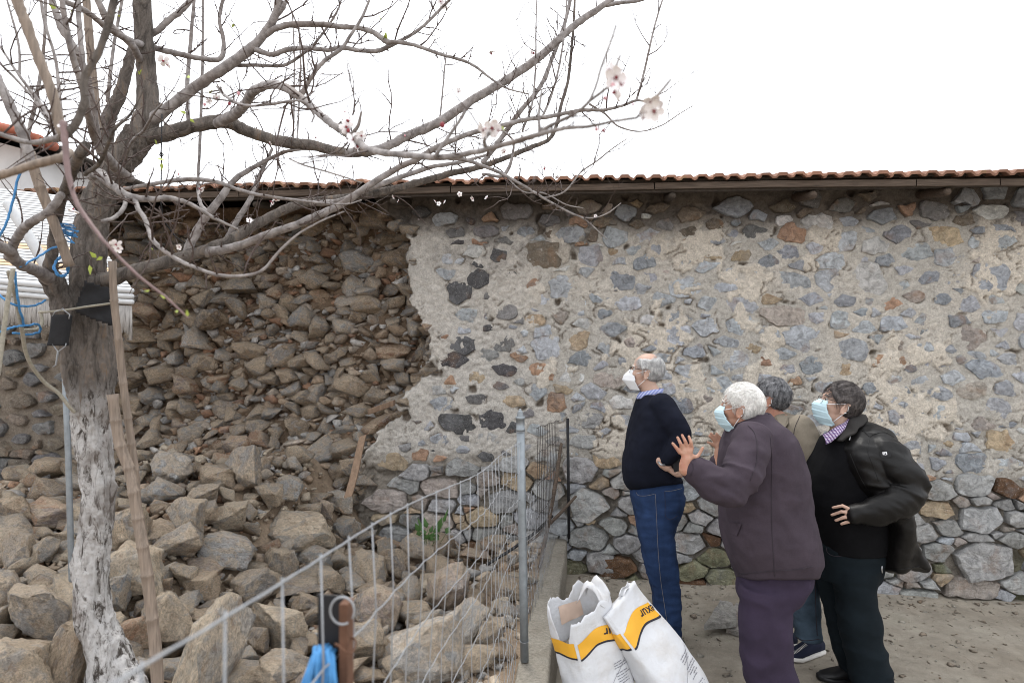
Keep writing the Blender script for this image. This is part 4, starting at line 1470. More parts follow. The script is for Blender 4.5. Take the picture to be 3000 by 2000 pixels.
M_PLAST = simple('white_render', (0.62, 0.62, 0.62), 0.9, 0.12, 3, 0.2)
c0 = PF(-150, 262, 7.2); c1 = PF(92, 322, 7.2)              # sloping tiled edge of the gable
house = empty('white_house', (c1.x - 1.5, c1.y + 1.5, 0))
tag(house, 'white rendered neighbour house with a red tiled roof corner at the upper left', 'house')
L_, Rr_ = c0 + (c0 - c1) * 2, c1 - RIGHT * .30
q = MB(); V = []
for dy in (0, 3.0):
    for p in (Vector((L_.x, L_.y, 0)), Vector((Rr_.x, Rr_.y, 0)), Rr_ - UP * .05, L_ - UP * .05): V.append(p + FWD * (dy + .12))
q.add(V, [[0, 1, 2, 3], [7, 6, 5, 4], [1, 5, 6, 2], [0, 3, 7, 4], [2, 6, 7, 3], [0, 4, 5, 1]])
wpart(q.obj('house_wall', M_PLAST, None, False), house)
q = MB(); V = []
for dy in (0, 3.2):
    for p, dz in ((L_, 0), (c1, 0), (c1, .03), (L_, .03)): V.append(p + FWD * dy + UP * dz)
q.add(V, [[0, 1, 2, 3], [7, 6, 5, 4], [0, 4, 5, 1], [1, 5, 6, 2], [2, 6, 7, 3], [3, 7, 4, 0]])
ro = wpart(q.obj('house_roof', M_DARKWOOD, None, False), house)
tl = MB().loft([((0, 0.42 * t, 0.0), (0.10 - .012 * t, 0, 0), (0, 0, 0.055)) for t in (0, .34, .67, 1)], 16, 2).mesh('house_tile')
tl.materials.append(M_TILE)
qd = (c1 - L_).normalized()
for row in range(3):
    for k in range(26):
        p = c1 + (L_ - c1).normalized() * (k * .34 + rng.uniform(-.01, .01)) + FWD * (row * .2 - .20) + UP * .0
        o = link('house_tile', tl, None, None, np.array((0.36, 0.12, 0.075)) * rng.uniform(.75, 1.2), p, (-qd).to_track_quat('Y', 'Z').to_euler(), (1, .95, 1))
        o.parent = ro

# green weed at the foot of the wall
M_LEAF = simple('weed_leaf', (0.055, 0.115, 0.03), 0.6, 0.3, 15, 0.1)
wd = PF(990, 1250, 4.75)
weed = empty('weed', wd)
tag(weed, 'small green weed growing at the foot of the wall behind the fence', 'plant')
for k in range(26):
    a = rng.uniform(0, 6.28); L = rng.uniform(.06, .16); r = rng.uniform(0.02, 0.05)
    base = Vector((rng.uniform(-.06, .06), rng.uniform(-.03, .03), 0)); tip = base + Vector((math.cos(a) * L * .6, math.sin(a) * L * .4, L * rng.uniform(.6, 1.7)))
    q = MB(); d = (tip - base).normalized(); s = d.cross(Vector((0, 1, .3))).normalized()
    q.tube([base, base.lerp(tip, .7)], .0015, 4)
    m = base.lerp(tip, .62)
    q.add([m, m + s * r * .5 + d * r * .5, tip + d * .01, m - s * r * .5 + d * r * .5, m + d * r * .6 + Vector((0, -.006, .004))], [[0, 1, 4], [1, 2, 4], [2, 3, 4], [3, 0, 4]])
    o = q.obj('leaf', M_LEAF, weed)
# ================================================================== APRICOT TREE
def bark_mat(white):
    q = NM('whitewashed_bark' if white else 'apricot_bark', 0.9, 0.2)
    q.co(shift=False)
    n1 = q.noise(24, 9, 0.75, 1.0, stretch=(1, 1, 0.25)); n2 = q.noise(60, 5, 0.7); n3 = q.noise(5, 4, 0.6)
    c = q.mix(q.ramp(n1, 0.36, 0.62), (0.065, 0.056, 0.050), (0.235, 0.205, 0.182))
    c = q.mix(q.ramp(n1, 0.56, 0.68, 0, 0.75), c, (0.215, 0.135, 0.075))
    c = q.mix(q.ramp(n2, 0.64, 0.72, 0, 0.6), c, (0.26, 0.235, 0.20))
    if white:
        tc = q.n('TexCoord'); sp = q.n('SeparateXYZ'); q.t.links.new(tc.outputs['Object'], sp.inputs[0])
        lime = q.math('ADD', sp.outputs[2], q.math('MULTIPLY', q.math('SUBTRACT', n1, 0.5), 0.9))
        lime = q.ramp(lime, 1.66, 1.48)
        cr = q.ramp(n1, 0.41, 0.50)
        w = q.math('MULTIPLY', lime, q.math('MULTIPLY', cr, q.ramp(n2, 0.28, 0.5, 0.55, 1)))
        c = q.mix(w, c, (0.60, 0.585, 0.575))
        gr = q.math('MULTIPLY', lime, q.ramp(n3, 0.52, 0.62, 0, .6))
        c = q.mix(gr, c, (0.17, 0.14, 0.12))
    q.base(c)
    q.bump(q.math('ADD', n1, q.math('MULTIPLY', n2, .3)), 0.9, 0.03)
    return q.m


def twig_mat():
    q = NM('branch_bark', 0.75, 0.3)
    q.co(shift=False)
    n1 = q.noise(30, 6, 0.65); n2 = q.noise(140, 3, 0.6); n3 = q.noise(6, 3)
    c = q.mix(q.ramp(n1, 0.35, 0.65), (0.13, 0.115, 0.11), (0.33, 0.305, 0.295))
    c = q.mix(q.ramp(n3, 0.5, 0.7, 0, .6), c, (0.11, 0.075, 0.055))
    c = q.mix(q.ramp(n2, 0.66, 0.74, 0, 0.7), c, (0.36, 0.33, 0.30))
    q.base(c); q.bump(n1, 0.5, 0.006)
    return q.m


M_TRUNK = bark_mat(True); M_BARK = bark_mat(False); M_BRANCH = twig_mat()
M_TWIG = simple('twig_bark', (0.085, 0.062, 0.055), 0.7, 0.35, 60, 0.1)
tree = empty('apricot_tree', PF(262, 1568, 3.0))
tag(tree, 'old bare apricot tree in early blossom with a whitewashed trunk', 'tree')
TI = Matrix.Translation(-tree.location)


def tpart(o):
    o.parent = tree; o.matrix_parent_inverse = TI; return o


TZ = 3.0
# trunk: (F x, F y, depth, radius in F px)
trunk_rows = [(268, 1680, TZ, 86), (266, 1610, TZ, 72), (256, 1550, TZ, 60), (254, 1509, TZ, 51), (232, 1455, TZ, 46), (212, 1404, TZ, 45), (206, 1330, TZ, 44), (213, 1264, TZ, 43),
              (222, 1190, TZ, 40), (228, 1124, TZ, 39), (221, 1070, TZ, 43), (215, 1019, TZ, 46), (211, 960, TZ, 48), (218, 900, TZ, 47), (221, 855, TZ, 47), (217, 785, TZ, 46),
              (208, 720, TZ, 46), (201, 660, TZ, 44), (200, 610, TZ, 44), (206, 540, TZ, 40), (222, 470, TZ, 37), (243, 420, TZ, 36), (272, 378, TZ, 37), (302, 340, TZ, 38), (325, 305, TZ, 38)]
rows = spline([(a, b, c, d) for a, b, c, d in trunk_rows], 5)
q = MB()
ptsT = [PF(r[0], r[1], r[2]) for r in rows]; radT = [.88 * r[3] * K * r[2] / FPX for r in rows]
q.tube(ptsT, radT, 40)
# root flare and second stem joining below the wrap
q.cap_tube([PF(330, 1660, 2.95), PF(300, 1580, 2.96), PF(262, 1500, 2.99)], [.09, .07, .055], 16)
q.cap_tube([PF(205, 1660, 2.9), PF(225, 1590, 2.95), PF(240, 1530, 2.98)], [.06, .06, .05], 16)
q.cap_tube([PF(205, 1000, 2.97), PF(182, 900, 2.95), PF(160, 790, 2.93), PF(142, 706, 2.9), PF(124, 650, 2.86), PF(112, 628, 2.84)], [.035, .046, .048, .048, .046, .044], 18)


def trunk_disp(co, no):
    s = np.stack([co[:, 0] * 26, co[:, 1] * 26, co[:, 2] * 5.5], 1)
    ridg = np.abs(fbm(s, 201, 4)) * -1.0
    n = ridg * 0.034 + 0.003 + fbm(co * 60, 202, 3) * 0.005 + fbm(co * 7, 203, 2) * 0.007
    return co + no * n[:, None]


me = q.remesh('trunk', 0.006, 3, 0.5, trunk_disp)
tpart(link('trunk', me, M_TRUNK))

BR = []                                            # every branch centre line, for twigs


def branch(rows, name='branch', mat=None, tw=1.0, wob=1.0, nspan=6, root_r=None):
    rr = spline([np.array(r, dtype=float) for r in rows], nspan)
    pts, rad = [], []
    for i, r in enumerate(rr):
        w = max(r[3], 0.8) * .83
        pts.append(PF(r[0] + rng.uniform(-1, 1) * wob * min(1.2, w * .12), r[1] + rng.uniform(-1, 1) * wob * min(1.2, w * .12), r[2]))
        rad.append(w * K * r[2] / FPX * rng.uniform(0.93, 1.08))
    q = MB()
    q.cap_tube(pts, rad, 12 if max(rad) > .008 else 8)
    tpart(q.obj(name, mat or (M_BARK if max(rad) > 0.034 else M_BRANCH)))
    BR.append((pts, rad, tw))
    return pts


# upright leader and big limbs
branch([(318, 320, 3.0, 34), (335, 280, 3.0, 33), (340, 240, 3.0, 29), (337, 175, 3.0, 26), (331, 88, 2.98, 24), (326, 0, 2.95, 24), (320, -70, 2.93, 22)], tw=.3)
branch([(335, 285, 3.0, 20), (378, 255, 2.97, 16), (455, 196, 2.95, 15), (525, 150, 2.92, 14), (588, 101, 2.9, 13), (630, 42, 2.88, 11), (640, 0, 2.86, 10.5), (645, -30, 2.85, 10)])
branch([(630, 40, 2.88, 8), (648, 20, 2.87, 7), (653, 8, 2.87, 7)], tw=0)
branch([(588, 101, 2.9, 9), (630, 67, 2.88, 8.5), (682, 56, 2.86, 8), (745, 57, 2.86, 7.5), (784, 62, 2.86, 7), (821, 64, 2.86, 7), (857, 75, 2.86, 7), (887, 95, 2.86, 8), (905, 97, 2.86, 6),
        (949, 103, 2.86, 5), (989, 117, 2.86, 5), (1019, 127, 2.86, 4.6), (1063, 139, 2.86, 4), (1096, 156, 2.86, 3.6), (1136, 187, 2.86, 3), (1169, 205, 2.86, 2.4), (1213, 216, 2.86, 1.6)])
branch([(590, 115, 2.9, 8), (623, 126, 2.9, 7), (655, 116, 2.9, 7), (700, 110, 2.9, 6.4), (752, 115, 2.9, 6), (784, 110, 2.9, 6), (832, 117, 2.9, 6), (868, 117, 2.9, 6), (894, 106, 2.9, 6), (931, 88, 2.9, 5), (960, 70, 2.9, 4.4), (982, 51, 2.9, 4), (1011, 22, 2.9, 3.6), (1037, -5, 2.9, 3)])
branch([(325, 315, 3.0, 26), (378, 308, 3.0, 21), (455, 287, 3.0, 19), (518, 280, 3.0, 18), (560, 298, 3.02, 16.5), (630, 322, 3.05, 15.5), (717, 334, 3.08, 14.5), (784, 349, 3.1, 13.5), (840, 350, 3.12, 13)])
branch([(800, 352, 3.1, 13), (876, 341, 3.15, 13), (940, 310, 3.18, 12.5), (1004, 282, 3.2, 12.5), (1096, 224, 3.22, 12), (1151, 191, 3.24, 11.5), (1224, 143, 3.26, 11), (1290, 84, 3.28, 10), (1334, 48, 3.3, 9.5), (1378, 18, 3.3, 9), (1430, -20, 3.3, 8)])
branch([(1395, 12, 3.3, 6), (1430, 6, 3.3, 5), (1462, 3, 3.3, 4), (1500, -6, 3.3, 3)])
# arched limb running forward to the blossoming tips
branch([(500, 284, 2.95, 15), (540, 262, 2.8, 14), (562, 240, 2.65, 13.5), (580, 213, 2.5, 13), (612, 196, 2.35, 12), (651, 200, 2.2, 11.5), (693, 227, 2.05, 11), (735, 262, 1.9, 10.5), (770, 290, 1.78, 10), (817, 319, 1.65, 10),
        (850, 345, 1.55, 10), (931, 356, 1.42, 9), (1019, 361, 1.3, 8.5), (1096, 348, 1.2, 8), (1169, 330, 1.12, 7.6), (1242, 308, 1.04, 7), (1297, 295, 1.0, 6), (1356, 290, .96, 5), (1407, 279, .93, 4.4), (1462, 271, .9, 4)], tw=.45)
branch([(1235, 310, 1.05, 6), (1257, 293, 1.03, 5.5), (1327, 257, .98, 5), (1356, 231, .96, 4.5), (1385, 209, .94, 4.5), (1407, 190, .93, 4), (1415, 154, .92, 4), (1424, 128, .92, 3.5)], tw=.3)
branch([(1352, 236, .97, 3.6), (1368, 200, .96, 3.6), (1380, 158, .95, 3.6), (1400, 104, .94, 3.4), (1415, 60, .93, 3)], tw=.6)
branch([(1462, 271, .9, 4), (1490, 240, .9, 4), (1520, 208, .89, 4.5), (1541, 182, .88, 3)], tw=.3)
branch([(1000, 358, 1.3, 5.5), (1040, 300, 1.3, 5), (1065, 262, 1.3, 4.6), (1088, 218, 1.3, 3.6)], tw=.5)
branch([(1240, 308, 1.04, 5), (1238, 260, 1.04, 4), (1244, 208, 1.04, 3)], tw=.4)
branch([(1120, 343, 1.18, 6), (1112, 325, 1.16, 5), (1124, 306, 1.15, 4.6)], tw=.2)
branch([(800, 318, 1.68, 6), (822, 290, 1.66, 5), (830, 258, 1.65, 3)], tw=.3)
# lower limb on the right
branch([(220, 650, 2.97, 26), (255, 640, 2.95, 22), (315, 621, 2.96, 19), (385, 601, 3.0, 17.5), (455, 580, 3.04, 16.5), (525, 555, 3.08, 15.5), (575, 524, 3.12, 14), (640, 487, 3.16, 13), (700, 466, 3.2, 12), (784, 455, 3.25, 11), (845, 448, 3.28, 11), (907, 434, 3.3, 10.5), (989, 412, 3.34, 9.5),
        (1041, 397, 3.36, 9), (1096, 385, 3.38, 8), (1151, 367, 3.4, 7.4), (1224, 337, 3.42, 6.4), (1257, 323, 3.42, 5.6), (1275, 298, 3.42, 5), (1290, 238, 3.42, 4.4), (1305, 183, 3.42, 4), (1316, 73, 3.42, 3.4), (1321, -10, 3.42, 2.8)])
branch([(470, 580, 3.05, 13), (546, 566, 3.0, 12), (612, 540, 2.96, 11.5), (682, 516, 2.94, 11), (740, 490, 2.93, 10.5), (784, 470, 2.92, 10), (857, 420, 2.9, 9), (912, 387, 2.9, 8.5), (960, 365, 2.9, 8), (1004, 338, 2.9, 7.5), (1077, 308, 2.9, 7), (1151, 290, 2.9, 6.6), (1206, 275, 2.9, 6), (1261, 268, 2.9, 5.6), (1334, 254, 2.9, 5), (1385, 253, 2.9, 4.4), (1426, 244, 2.9, 4), (1462, 231, 2.9, 3.4), (1490, 236, 2.9, 2)])
branch([(1462, 229, 2.9, 3.4), (1473, 191, 2.9, 3.2), (1488, 128, 2.9, 3), (1503, 62, 2.9, 2.6), (1523, -5, 2.9, 2.2)], tw=.8)
branch([(700, 466, 3.2, 9), (780, 462, 3.22, 8.5), (850, 432, 3.24, 8), (930, 404, 3.26, 7), (990, 384, 3.28, 6), (1060, 372, 3.3, 5), (1130, 352, 3.3, 3)], tw=.8)
branch([(1010, 362, 3.0, 6), (1060, 366, 3.0, 5.5), (1096, 376, 3.0, 5), (1151, 398, 3.0, 4.6), (1206, 429, 3.0, 4), (1253, 458, 3.0, 3.4), (1308, 488, 3.0, 3), (1341, 502, 3.0, 2.4), (1371, 528, 3.0, 1.8), (1393, 549, 3.0, 1.2)])
branch([(1335, 500, 3.0, 2), (1365, 500, 3.0, 1.8), (1395, 490, 3.0, 1.6), (1426, 467, 3.0, 1.2)], tw=.5)
branch([(1250, 455, 3.0, 2.6), (1297, 440, 3.0, 2.4), (1334, 396, 3.0, 2.2), (1371, 370, 3.0, 2), (1407, 341, 3.0, 1.6), (1440, 319, 3.0, 1.1)])
branch([(1160, 402, 3.0, 2.6), (1200, 440, 3.0, 2.2), (1250, 444, 3.0, 1.9), (1300, 470, 3.0, 1.6), (1340, 478, 3.0, 1)])
branch([(1355, 240, 2.9, 3), (1390, 262, 2.9, 2.6), (1420, 290, 2.9, 2.4), (1470, 302, 2.9, 2), (1520, 288, 2.9, 1.7), (1560, 262, 2.9, 1.4), (1592, 243, 2.9, 1)], tw=.7)
branch([(1150, 296, 3.2, 3.4), (1180, 330, 3.2, 3), (1160, 400, 3.2, 5), (1110, 400, 3.2, 4)], tw=.5)
branch([(1110, 372, 3.3, 7), (1150, 320, 3.3, 7), (1190, 262, 3.3, 6.5), (1240, 200, 3.32, 6), (1270, 130, 3.34, 5.5), (1295, 60, 3.34, 5), (1312, -5, 3.34, 4.5)], tw=.8)
branch([(1245, 270, 3.1, 3.4), (1268, 215, 3.1, 3), (1285, 150, 3.1, 2.8), (1298, 60, 3.1, 2.2), (1302, -5, 3.1, 2)], tw=.7)
branch([(1200, 300, 3.0, 3), (1222, 240, 3.0, 2.8), (1230, 150, 3.0, 2.4), (1231, 60, 3.0, 2), (1233, -5, 3.0, 1.6)], tw=.9)
branch([(1010, 280, 3.3, 2.6), (1016, 215, 3.3, 2.3), (1022, 150, 3.3, 2), (1026, 120, 3.3, 1.4)], tw=.8)
# drooping blurred limb in front
branch([(212, 402, 2.5, 16), (228, 398, 2.4, 14), (245, 416, 2.3, 12), (297, 451, 2.2, 10), (350, 458, 2.2, 8.4), (385, 455, 2.2, 7.4), (437, 469, 2.25, 6), (490, 500, 2.3, 4.6), (545, 526, 2.35, 3)])
branch([(309, 455, 2.2, 7), (318, 480, 2.15, 6.5), (332, 500, 2.1, 6.5), (343, 530, 2.05, 6), (352, 553, 2.0, 6), (395, 589, 1.95, 5.6), (455, 617, 1.9, 5), (507, 633, 1.9, 5), (560, 633, 1.9, 4.6), (602, 621, 1.9, 4.2), (640, 579, 1.9, 3.8), (682, 540, 1.9, 3), (735, 509, 1.9, 2.4), (790, 486, 1.9, 1.6)], tw=.7)
branch([(289, 452, 2.2, 6), (284, 478, 2.15, 6), (262, 500, 2.1, 5.5), (236, 508, 2.05, 5)], tw=.3)
M_PURPLE = simple('young_shoot', (0.16, 0.105, 0.10), 0.6, 0.25, 40, 0.1)
branch([(146, 285, 1.3, 10), (150, 332, 1.28, 9), (157, 402, 1.25, 8), (176, 465, 1.22, 6.5), (203, 507, 1.2, 5.6), (228, 540, 1.18, 5), (245, 561, 1.17, 4.6), (315, 631, 1.15, 4), (378, 680, 1.14, 3.4), (432, 730, 1.13, 2.4)], mat=M_PURPLE, tw=.25)
# stems at the left, nearer than the trunk
branch([(112, 640, 2.85, 24), (119, 590, 2.8, 16), (126, 530, 2.75, 14), (138, 470, 2.6, 14), (150, 437, 2.4, 14), (165, 395, 2.2, 14), (185, 352, 2.1, 15), (196, 336, 2.1, 13)], tw=.5)
branch([(118, 640, 2.85, 20), (80, 620, 2.7, 16), (40, 602, 2.5, 15), (20, 575, 2.4, 16), (-20, 560, 2.3, 14)], tw=.4)
branch([(22, 590, 2.45, 14), (34, 556, 2.4, 12), (52, 528, 2.35, 12), (80, 506, 2.3, 11.5), (115, 482, 2.3, 11), (140, 450, 2.3, 11)], tw=.4)
branch([(30, -20, 1.5, 15), (50, 30, 1.5, 14.5), (63, 63, 1.5, 14), (91, 140, 1.5, 13.5), (119, 210, 1.5, 13.5), (133, 273, 1.5, 14), (148, 305, 1.5, 18)], mat=M_CANE, tw=.1)
branch([(-15, 165, 1.8, 13), (21, 238, 1.8, 13), (45, 290, 1.8, 14), (63, 343, 1.8, 14), (72, 372, 1.8, 10)], tw=.3)
branch([(268, -20, 1.3, 10), (247, 63, 1.3, 10), (226, 122, 1.3, 10), (194, 182, 1.3, 10), (193, 235, 1.3, 10), (170, 290, 1.3, 11), (140, 318, 1.3, 12)], mat=M_BARK, tw=.3)
branch([(140, -10, 2.0, 7), (157, 87, 2.0, 8), (175, 157, 2.05, 8.4), (192, 210, 2.1, 9), (203, 262, 2.2, 10), (224, 332, 2.4, 12), (266, 385, 2.7, 14), (297, 410, 2.9, 12)], tw=.3)
branch([(178, -10, 2.2, 6.5), (184, 80, 2.2, 7), (192, 160, 2.2, 7), (200, 240, 2.25, 8), (214, 310, 2.35, 9)], tw=.3)
branch([(116, -10, 2.4, 9), (140, 63, 2.4, 9), (168, 105, 2.4, 9), (196, 165, 2.45, 9), (210, 230, 2.5, 9), (226, 330, 2.6, 10)], tw=.4)
branch([(220, -10, 2.7, 9), (252, 56, 2.75, 9), (300, 100, 2.85, 10), (320, 135, 2.95, 10)], tw=.5)
branch([(140, 0, 2.5, 7), (196, 25, 2.6, 7.5), (245, 63, 2.7, 8), (301, 95, 2.85, 9), (325, 102, 2.95, 9)], tw=.6)
branch([(303, 115, 3.15, 12), (290, 168, 3.15, 14.5), (273, 224, 3.15, 17), (252, 266, 3.15, 18.5), (245, 315, 3.15, 18.5), (252, 352, 3.12, 18), (262, 390, 3.05, 22)], mat=M_BARK, tw=.3)
branch([(345, 78, 3.0, 11), (362, 70, 3.0, 9), (385, 49, 3.0, 8.5), (420, 21, 3.0, 8), (445, -10, 3.0, 7)], tw=.6)
branch([(345, 105, 3.05, 9), (362, 112, 3.05, 8), (402, 122, 3.05, 7.6), (455, 133, 3.05, 7.4), (504, 136, 3.05, 7), (514, 98, 3.05, 5.6), (504, 45, 3.05, 5), (514, -8, 3.05, 4.4)])
branch([(540, 150, 2.95, 5), (595, 150, 2.95, 4.6), (651, 150, 2.95, 4.4), (693, 126, 2.95, 4), (728, 94, 2.95, 3.4), (770, 35, 2.95, 2.8), (786, -5, 2.95, 2.2)])
branch([(690, 222, 2.1, 7.5), (717, 175, 2.1, 6.5), (745, 140, 2.1, 6), (784, 112, 2.1, 5.4), (806, 80, 2.1, 4.6), (832, 40, 2.1, 4), (852, -8, 2.1, 3.2)], tw=.6)
branch([(500, 200, 2.2, 4), (520, 222, 2.0, 4.5), (560, 242, 1.8, 4), (620, 240, 1.8, 4), (690, 232, 1.8, 3.6), (720, 262, 1.8, 3), (716, 280, 1.8, 2)], tw=.6)
branch([(0, 404, 1.3, 11), (70, 381, 1.3, 11), (133, 364, 1.3, 12), (160, 350, 1.35, 12)], mat=M_CANE, tw=.2)
branch([(-8, 306, 1.6, 6), (70, 327, 1.6, 7), (140, 315, 1.5, 9)], tw=.3)
branch([(-8, 95, 1.9, 3), (45, 175, 1.9, 4), (98, 245, 1.9, 5), (126, 304, 1.8, 7)], tw=.7)
branch([(14, -8, 2.0, 2.4), (42, 98, 2.0, 3.4), (45, 175, 2.0, 3.4)], tw=.6)
branch([(92, -8, 1.8, 4), (108, 70, 1.8, 4), (130, 150, 1.8, 4.4), (140, 272, 1.7, 5.6)], tw=.6)
branch([(-6, 140, 2.1, 3), (63, 210, 2.1, 3.6), (105, 266, 2.0, 4.4), (128, 300, 1.9, 5)], tw=.7)
branch([(105, -8, 3.3, 4), (101, 105, 3.3, 4), (84, 224, 3.3, 5), (64, 310, 3.3, 5.4)], tw=.6)
branch([(282, -8, 3.5, 4), (259, 122, 3.5, 4.4), (247, 232, 3.5, 5)], tw=.6)
branch([(446, 0, 3.5, 4.4), (437, 105, 3.5, 5), (430, 200, 3.5, 5.4), (434, 300, 3.4, 5.4)], tw=.6)
branch([(466, -8, 3.6, 3), (465, 157, 3.6, 3.6), (459, 332, 3.6, 4), (455, 413, 3.6, 4), (460, 465, 3.5, 5), (478, 490, 3.4, 5.4)], tw=.6)
branch([(672, 35, 3.3, 1.8), (676, 140, 3.3, 2.2), (674, 330, 3.2, 2.8)], tw=.7)
branch([(686, 55, 3.4, 1.8), (690, 160, 3.4, 2.2), (682, 335, 3.2, 2.8)], tw=.7)
branch([(425, 590, 3.03, 12), (445, 545, 3.05, 11.5), (472, 500, 3.08, 10.6), (507, 455, 3.1, 9.6), (542, 410, 3.12, 8), (595, 378, 3.14, 6), (651, 350, 3.16, 5), (700, 342, 3.18, 4)], tw=.9)
branch([(512, 568, 3.1, 8.4), (528, 535, 3.12, 8), (552, 495, 3.14, 7.6), (576, 455, 3.16, 7), (597, 402, 3.18, 6), (625, 343, 3.2, 4)], tw=.8)
branch([(285, 434, 2.7, 5), (350, 423, 2.7, 5.4), (420, 413, 2.7, 6.4), (490, 416, 2.7, 5.4), (542, 434, 2.7, 5), (595, 448, 2.7, 5), (665, 458, 2.7, 4), (784, 469, 2.7, 2.6), (830, 460, 2.7, 1.6)])
branch([(280, 400, 2.9, 5), (300, 330, 2.6, 4), (330, 300, 2.4, 4), (352, 262, 2.3, 3.4), (372, 238, 2.2, 2.4)], tw=.4)
branch([(196, 400, 2.0, 6), (230, 372, 1.9, 6), (262, 300, 1.8, 4.4), (300, 262, 1.8, 3.4), (330, 205, 1.8, 2)], mat=M_BARK, tw=.4)
branch([(665, 365, 1.9, 2), (700, 380, 1.9, 2.6), (770, 400, 1.9, 2.4), (830, 420, 1.9, 2)], tw=.8)

# ---- twigs: spur shoots along every branch
twq = MB()
TIPS = []
trg = random.Random(5)


def twig(p, d, L, r, depth=0):
    n = 4 if L < .12 else 6
    pts = [p]; q = p.copy(); dd = d.copy()
    for k in range(n):
        dd = (dd + Vector((trg.uniform(-.34, .34), trg.uniform(-.34, .34), trg.uniform(-.2, .34)))).normalized()
        q = q + dd * (L / n); pts.append(q.copy())
    rad = [r * (1 - .62 * k / n) * trg.uniform(.85, 1.2) for k in range(n + 1)]
    twq.tube(pts, rad, 4)
    for k in range(1, n + 1):                       # buds
        if trg.random() < .75:
            s = (dd.cross(Vector((trg.uniform(-1, 1), trg.uniform(-1, 1), trg.uniform(-1, 1))))).normalized()
            b = pts[k] + s * rad[k]
            twq.tube([b - s * rad[k] * .5, b + (s + dd * .8) * rad[k] * 1.6], [rad[k] * 1.15, rad[k] * .35], 4)
    TIPS.append((pts[-1], dd, r))
    if depth < 1 and L > .09:
        for k in range(trg.choice([1, 2, 2])):
            j = trg.randint(1, n - 1)
            s = (dd + Vector((trg.uniform(-1, 1), trg.uniform(-1, 1), trg.uniform(-.4, 1)))).normalized()
            twig(pts[j], s, L * trg.uniform(.25, .55), r * .65, depth + 1)


for (pts, rad, tw) in BR:
    if tw <= 0: continue
    acc = 0
    for i in range(1, len(pts)):
        seg = (pts[i] - pts[i - 1]).length
        Zc = pts[i].dot(FWD)
        acc += seg * tw * 27 / max(.55, (Zc / 2.9))
        while acc > 0:
            acc -= 1
            if rad[i] > .05 or trg.random() < .25: continue
            t = (pts[i] - pts[i - 1]).normalized()
            s = t.cross(Vector((trg.uniform(-1, 1), trg.uniform(-1, 1), trg.uniform(-1, 1)))).normalized()
            s = (s + t * trg.uniform(.1, .8) + UP * .35).normalized()
            L = trg.choice([trg.uniform(.02, .05), trg.uniform(.05, .13), trg.uniform(.12, .34)]) * (.75 if Zc < 1.5 else 1)
            r = min(rad[i] * .6, trg.uniform(.0022, .0042)) * (.5 if Zc < 1.5 else 1)
            twig(pts[i] + s * rad[i] * .6, s, L, r)
o = tpart(twq.obj('twigs', M_TWIG)); o['kind'] = 'stuff'

# ---- blossoms and young leaves
M_PETAL = simple('white_petal', (0.86, 0.83, 0.835), 0.6, 0.06, 50, 0.0)
M_CALYX = simple('red_calyx', (0.22, 0.035, 0.045), 0.6, 0.3, 50, 0.0)
M_BUDPINK = simple('pink_bud', (0.60, 0.30, 0.33), 0.6, 0.2, 50, 0.0)
M_YLEAF = simple('young_leaf', (0.30, 0.36, 0.06), 0.5, 0.3, 40, 0.0)


def blossom_mesh(seed):
    r = random.Random(seed)
    bm = MB(); fm = []
    for k in range(5):
        a = 2 * math.pi * k / 5 + r.uniform(-.15, .15); cup = r.uniform(.25, .5)
        c, s = math.cos(a), math.sin(a)
        grid = []
        for i, (u, w) in enumerate([(.18, .10), (.45, .36), (.8, .50), (1.08, .42), (1.25, .16)]):
            for v in (-1, 0, 1):
                x = u * c - v * w * s; y = u * s + v * w * c
                grid.append((x, y, cup * u * u * .5 + .10 * abs(v)))
        F = []
        for i in range(4):
            for j in range(2): F.append([i * 3 + j, i * 3 + j + 1, (i + 1) * 3 + j + 1, (i + 1) * 3 + j])
        bm.add(grid, F); fm += [0] * len(F)
    n0 = len(bm.F)
    bm.ell((0, 0, -.10), ((.26, 0, 0), (0, .26, 0), (0, 0, .26)), 8, 5)
    bm.tube([(0, 0, -.2), (0, 0, -.55)], [.12, .08], 5)
    for k in range(9):
        a = r.uniform(0, 6.28)
        bm.tube([(0, 0, 0), (.3 * math.cos(a), .3 * math.sin(a), .42)], [.02, .03], 3)
    me = bm.mesh('blossom')
    me.materials.append(M_PETAL); me.materials.append(M_CALYX)
    me.polygons.foreach_set('material_index', np.array([0] * n0 + [1] * (len(bm.F) - n0), dtype=np.int32))
    return me


BM_ = [blossom_mesh(i) for i in range(4)]


def blossom(fx, fy, Z, sizepx, face=None):
    p = PF(fx, fy, Z) if Z else fx
    r = sizepx * K * Z / FPX / 2.0
    d = (-FWD * trg.uniform(-.6, 1) + UP * trg.uniform(-.7, .8) + RIGHT * trg.uniform(-.9, .9)).normalized()
    o = link('blossom', trg.choice(BM_), None, None, None, p, d.to_track_quat('Z', 'Y').to_euler(), (r, r, r))
    tpart(o)


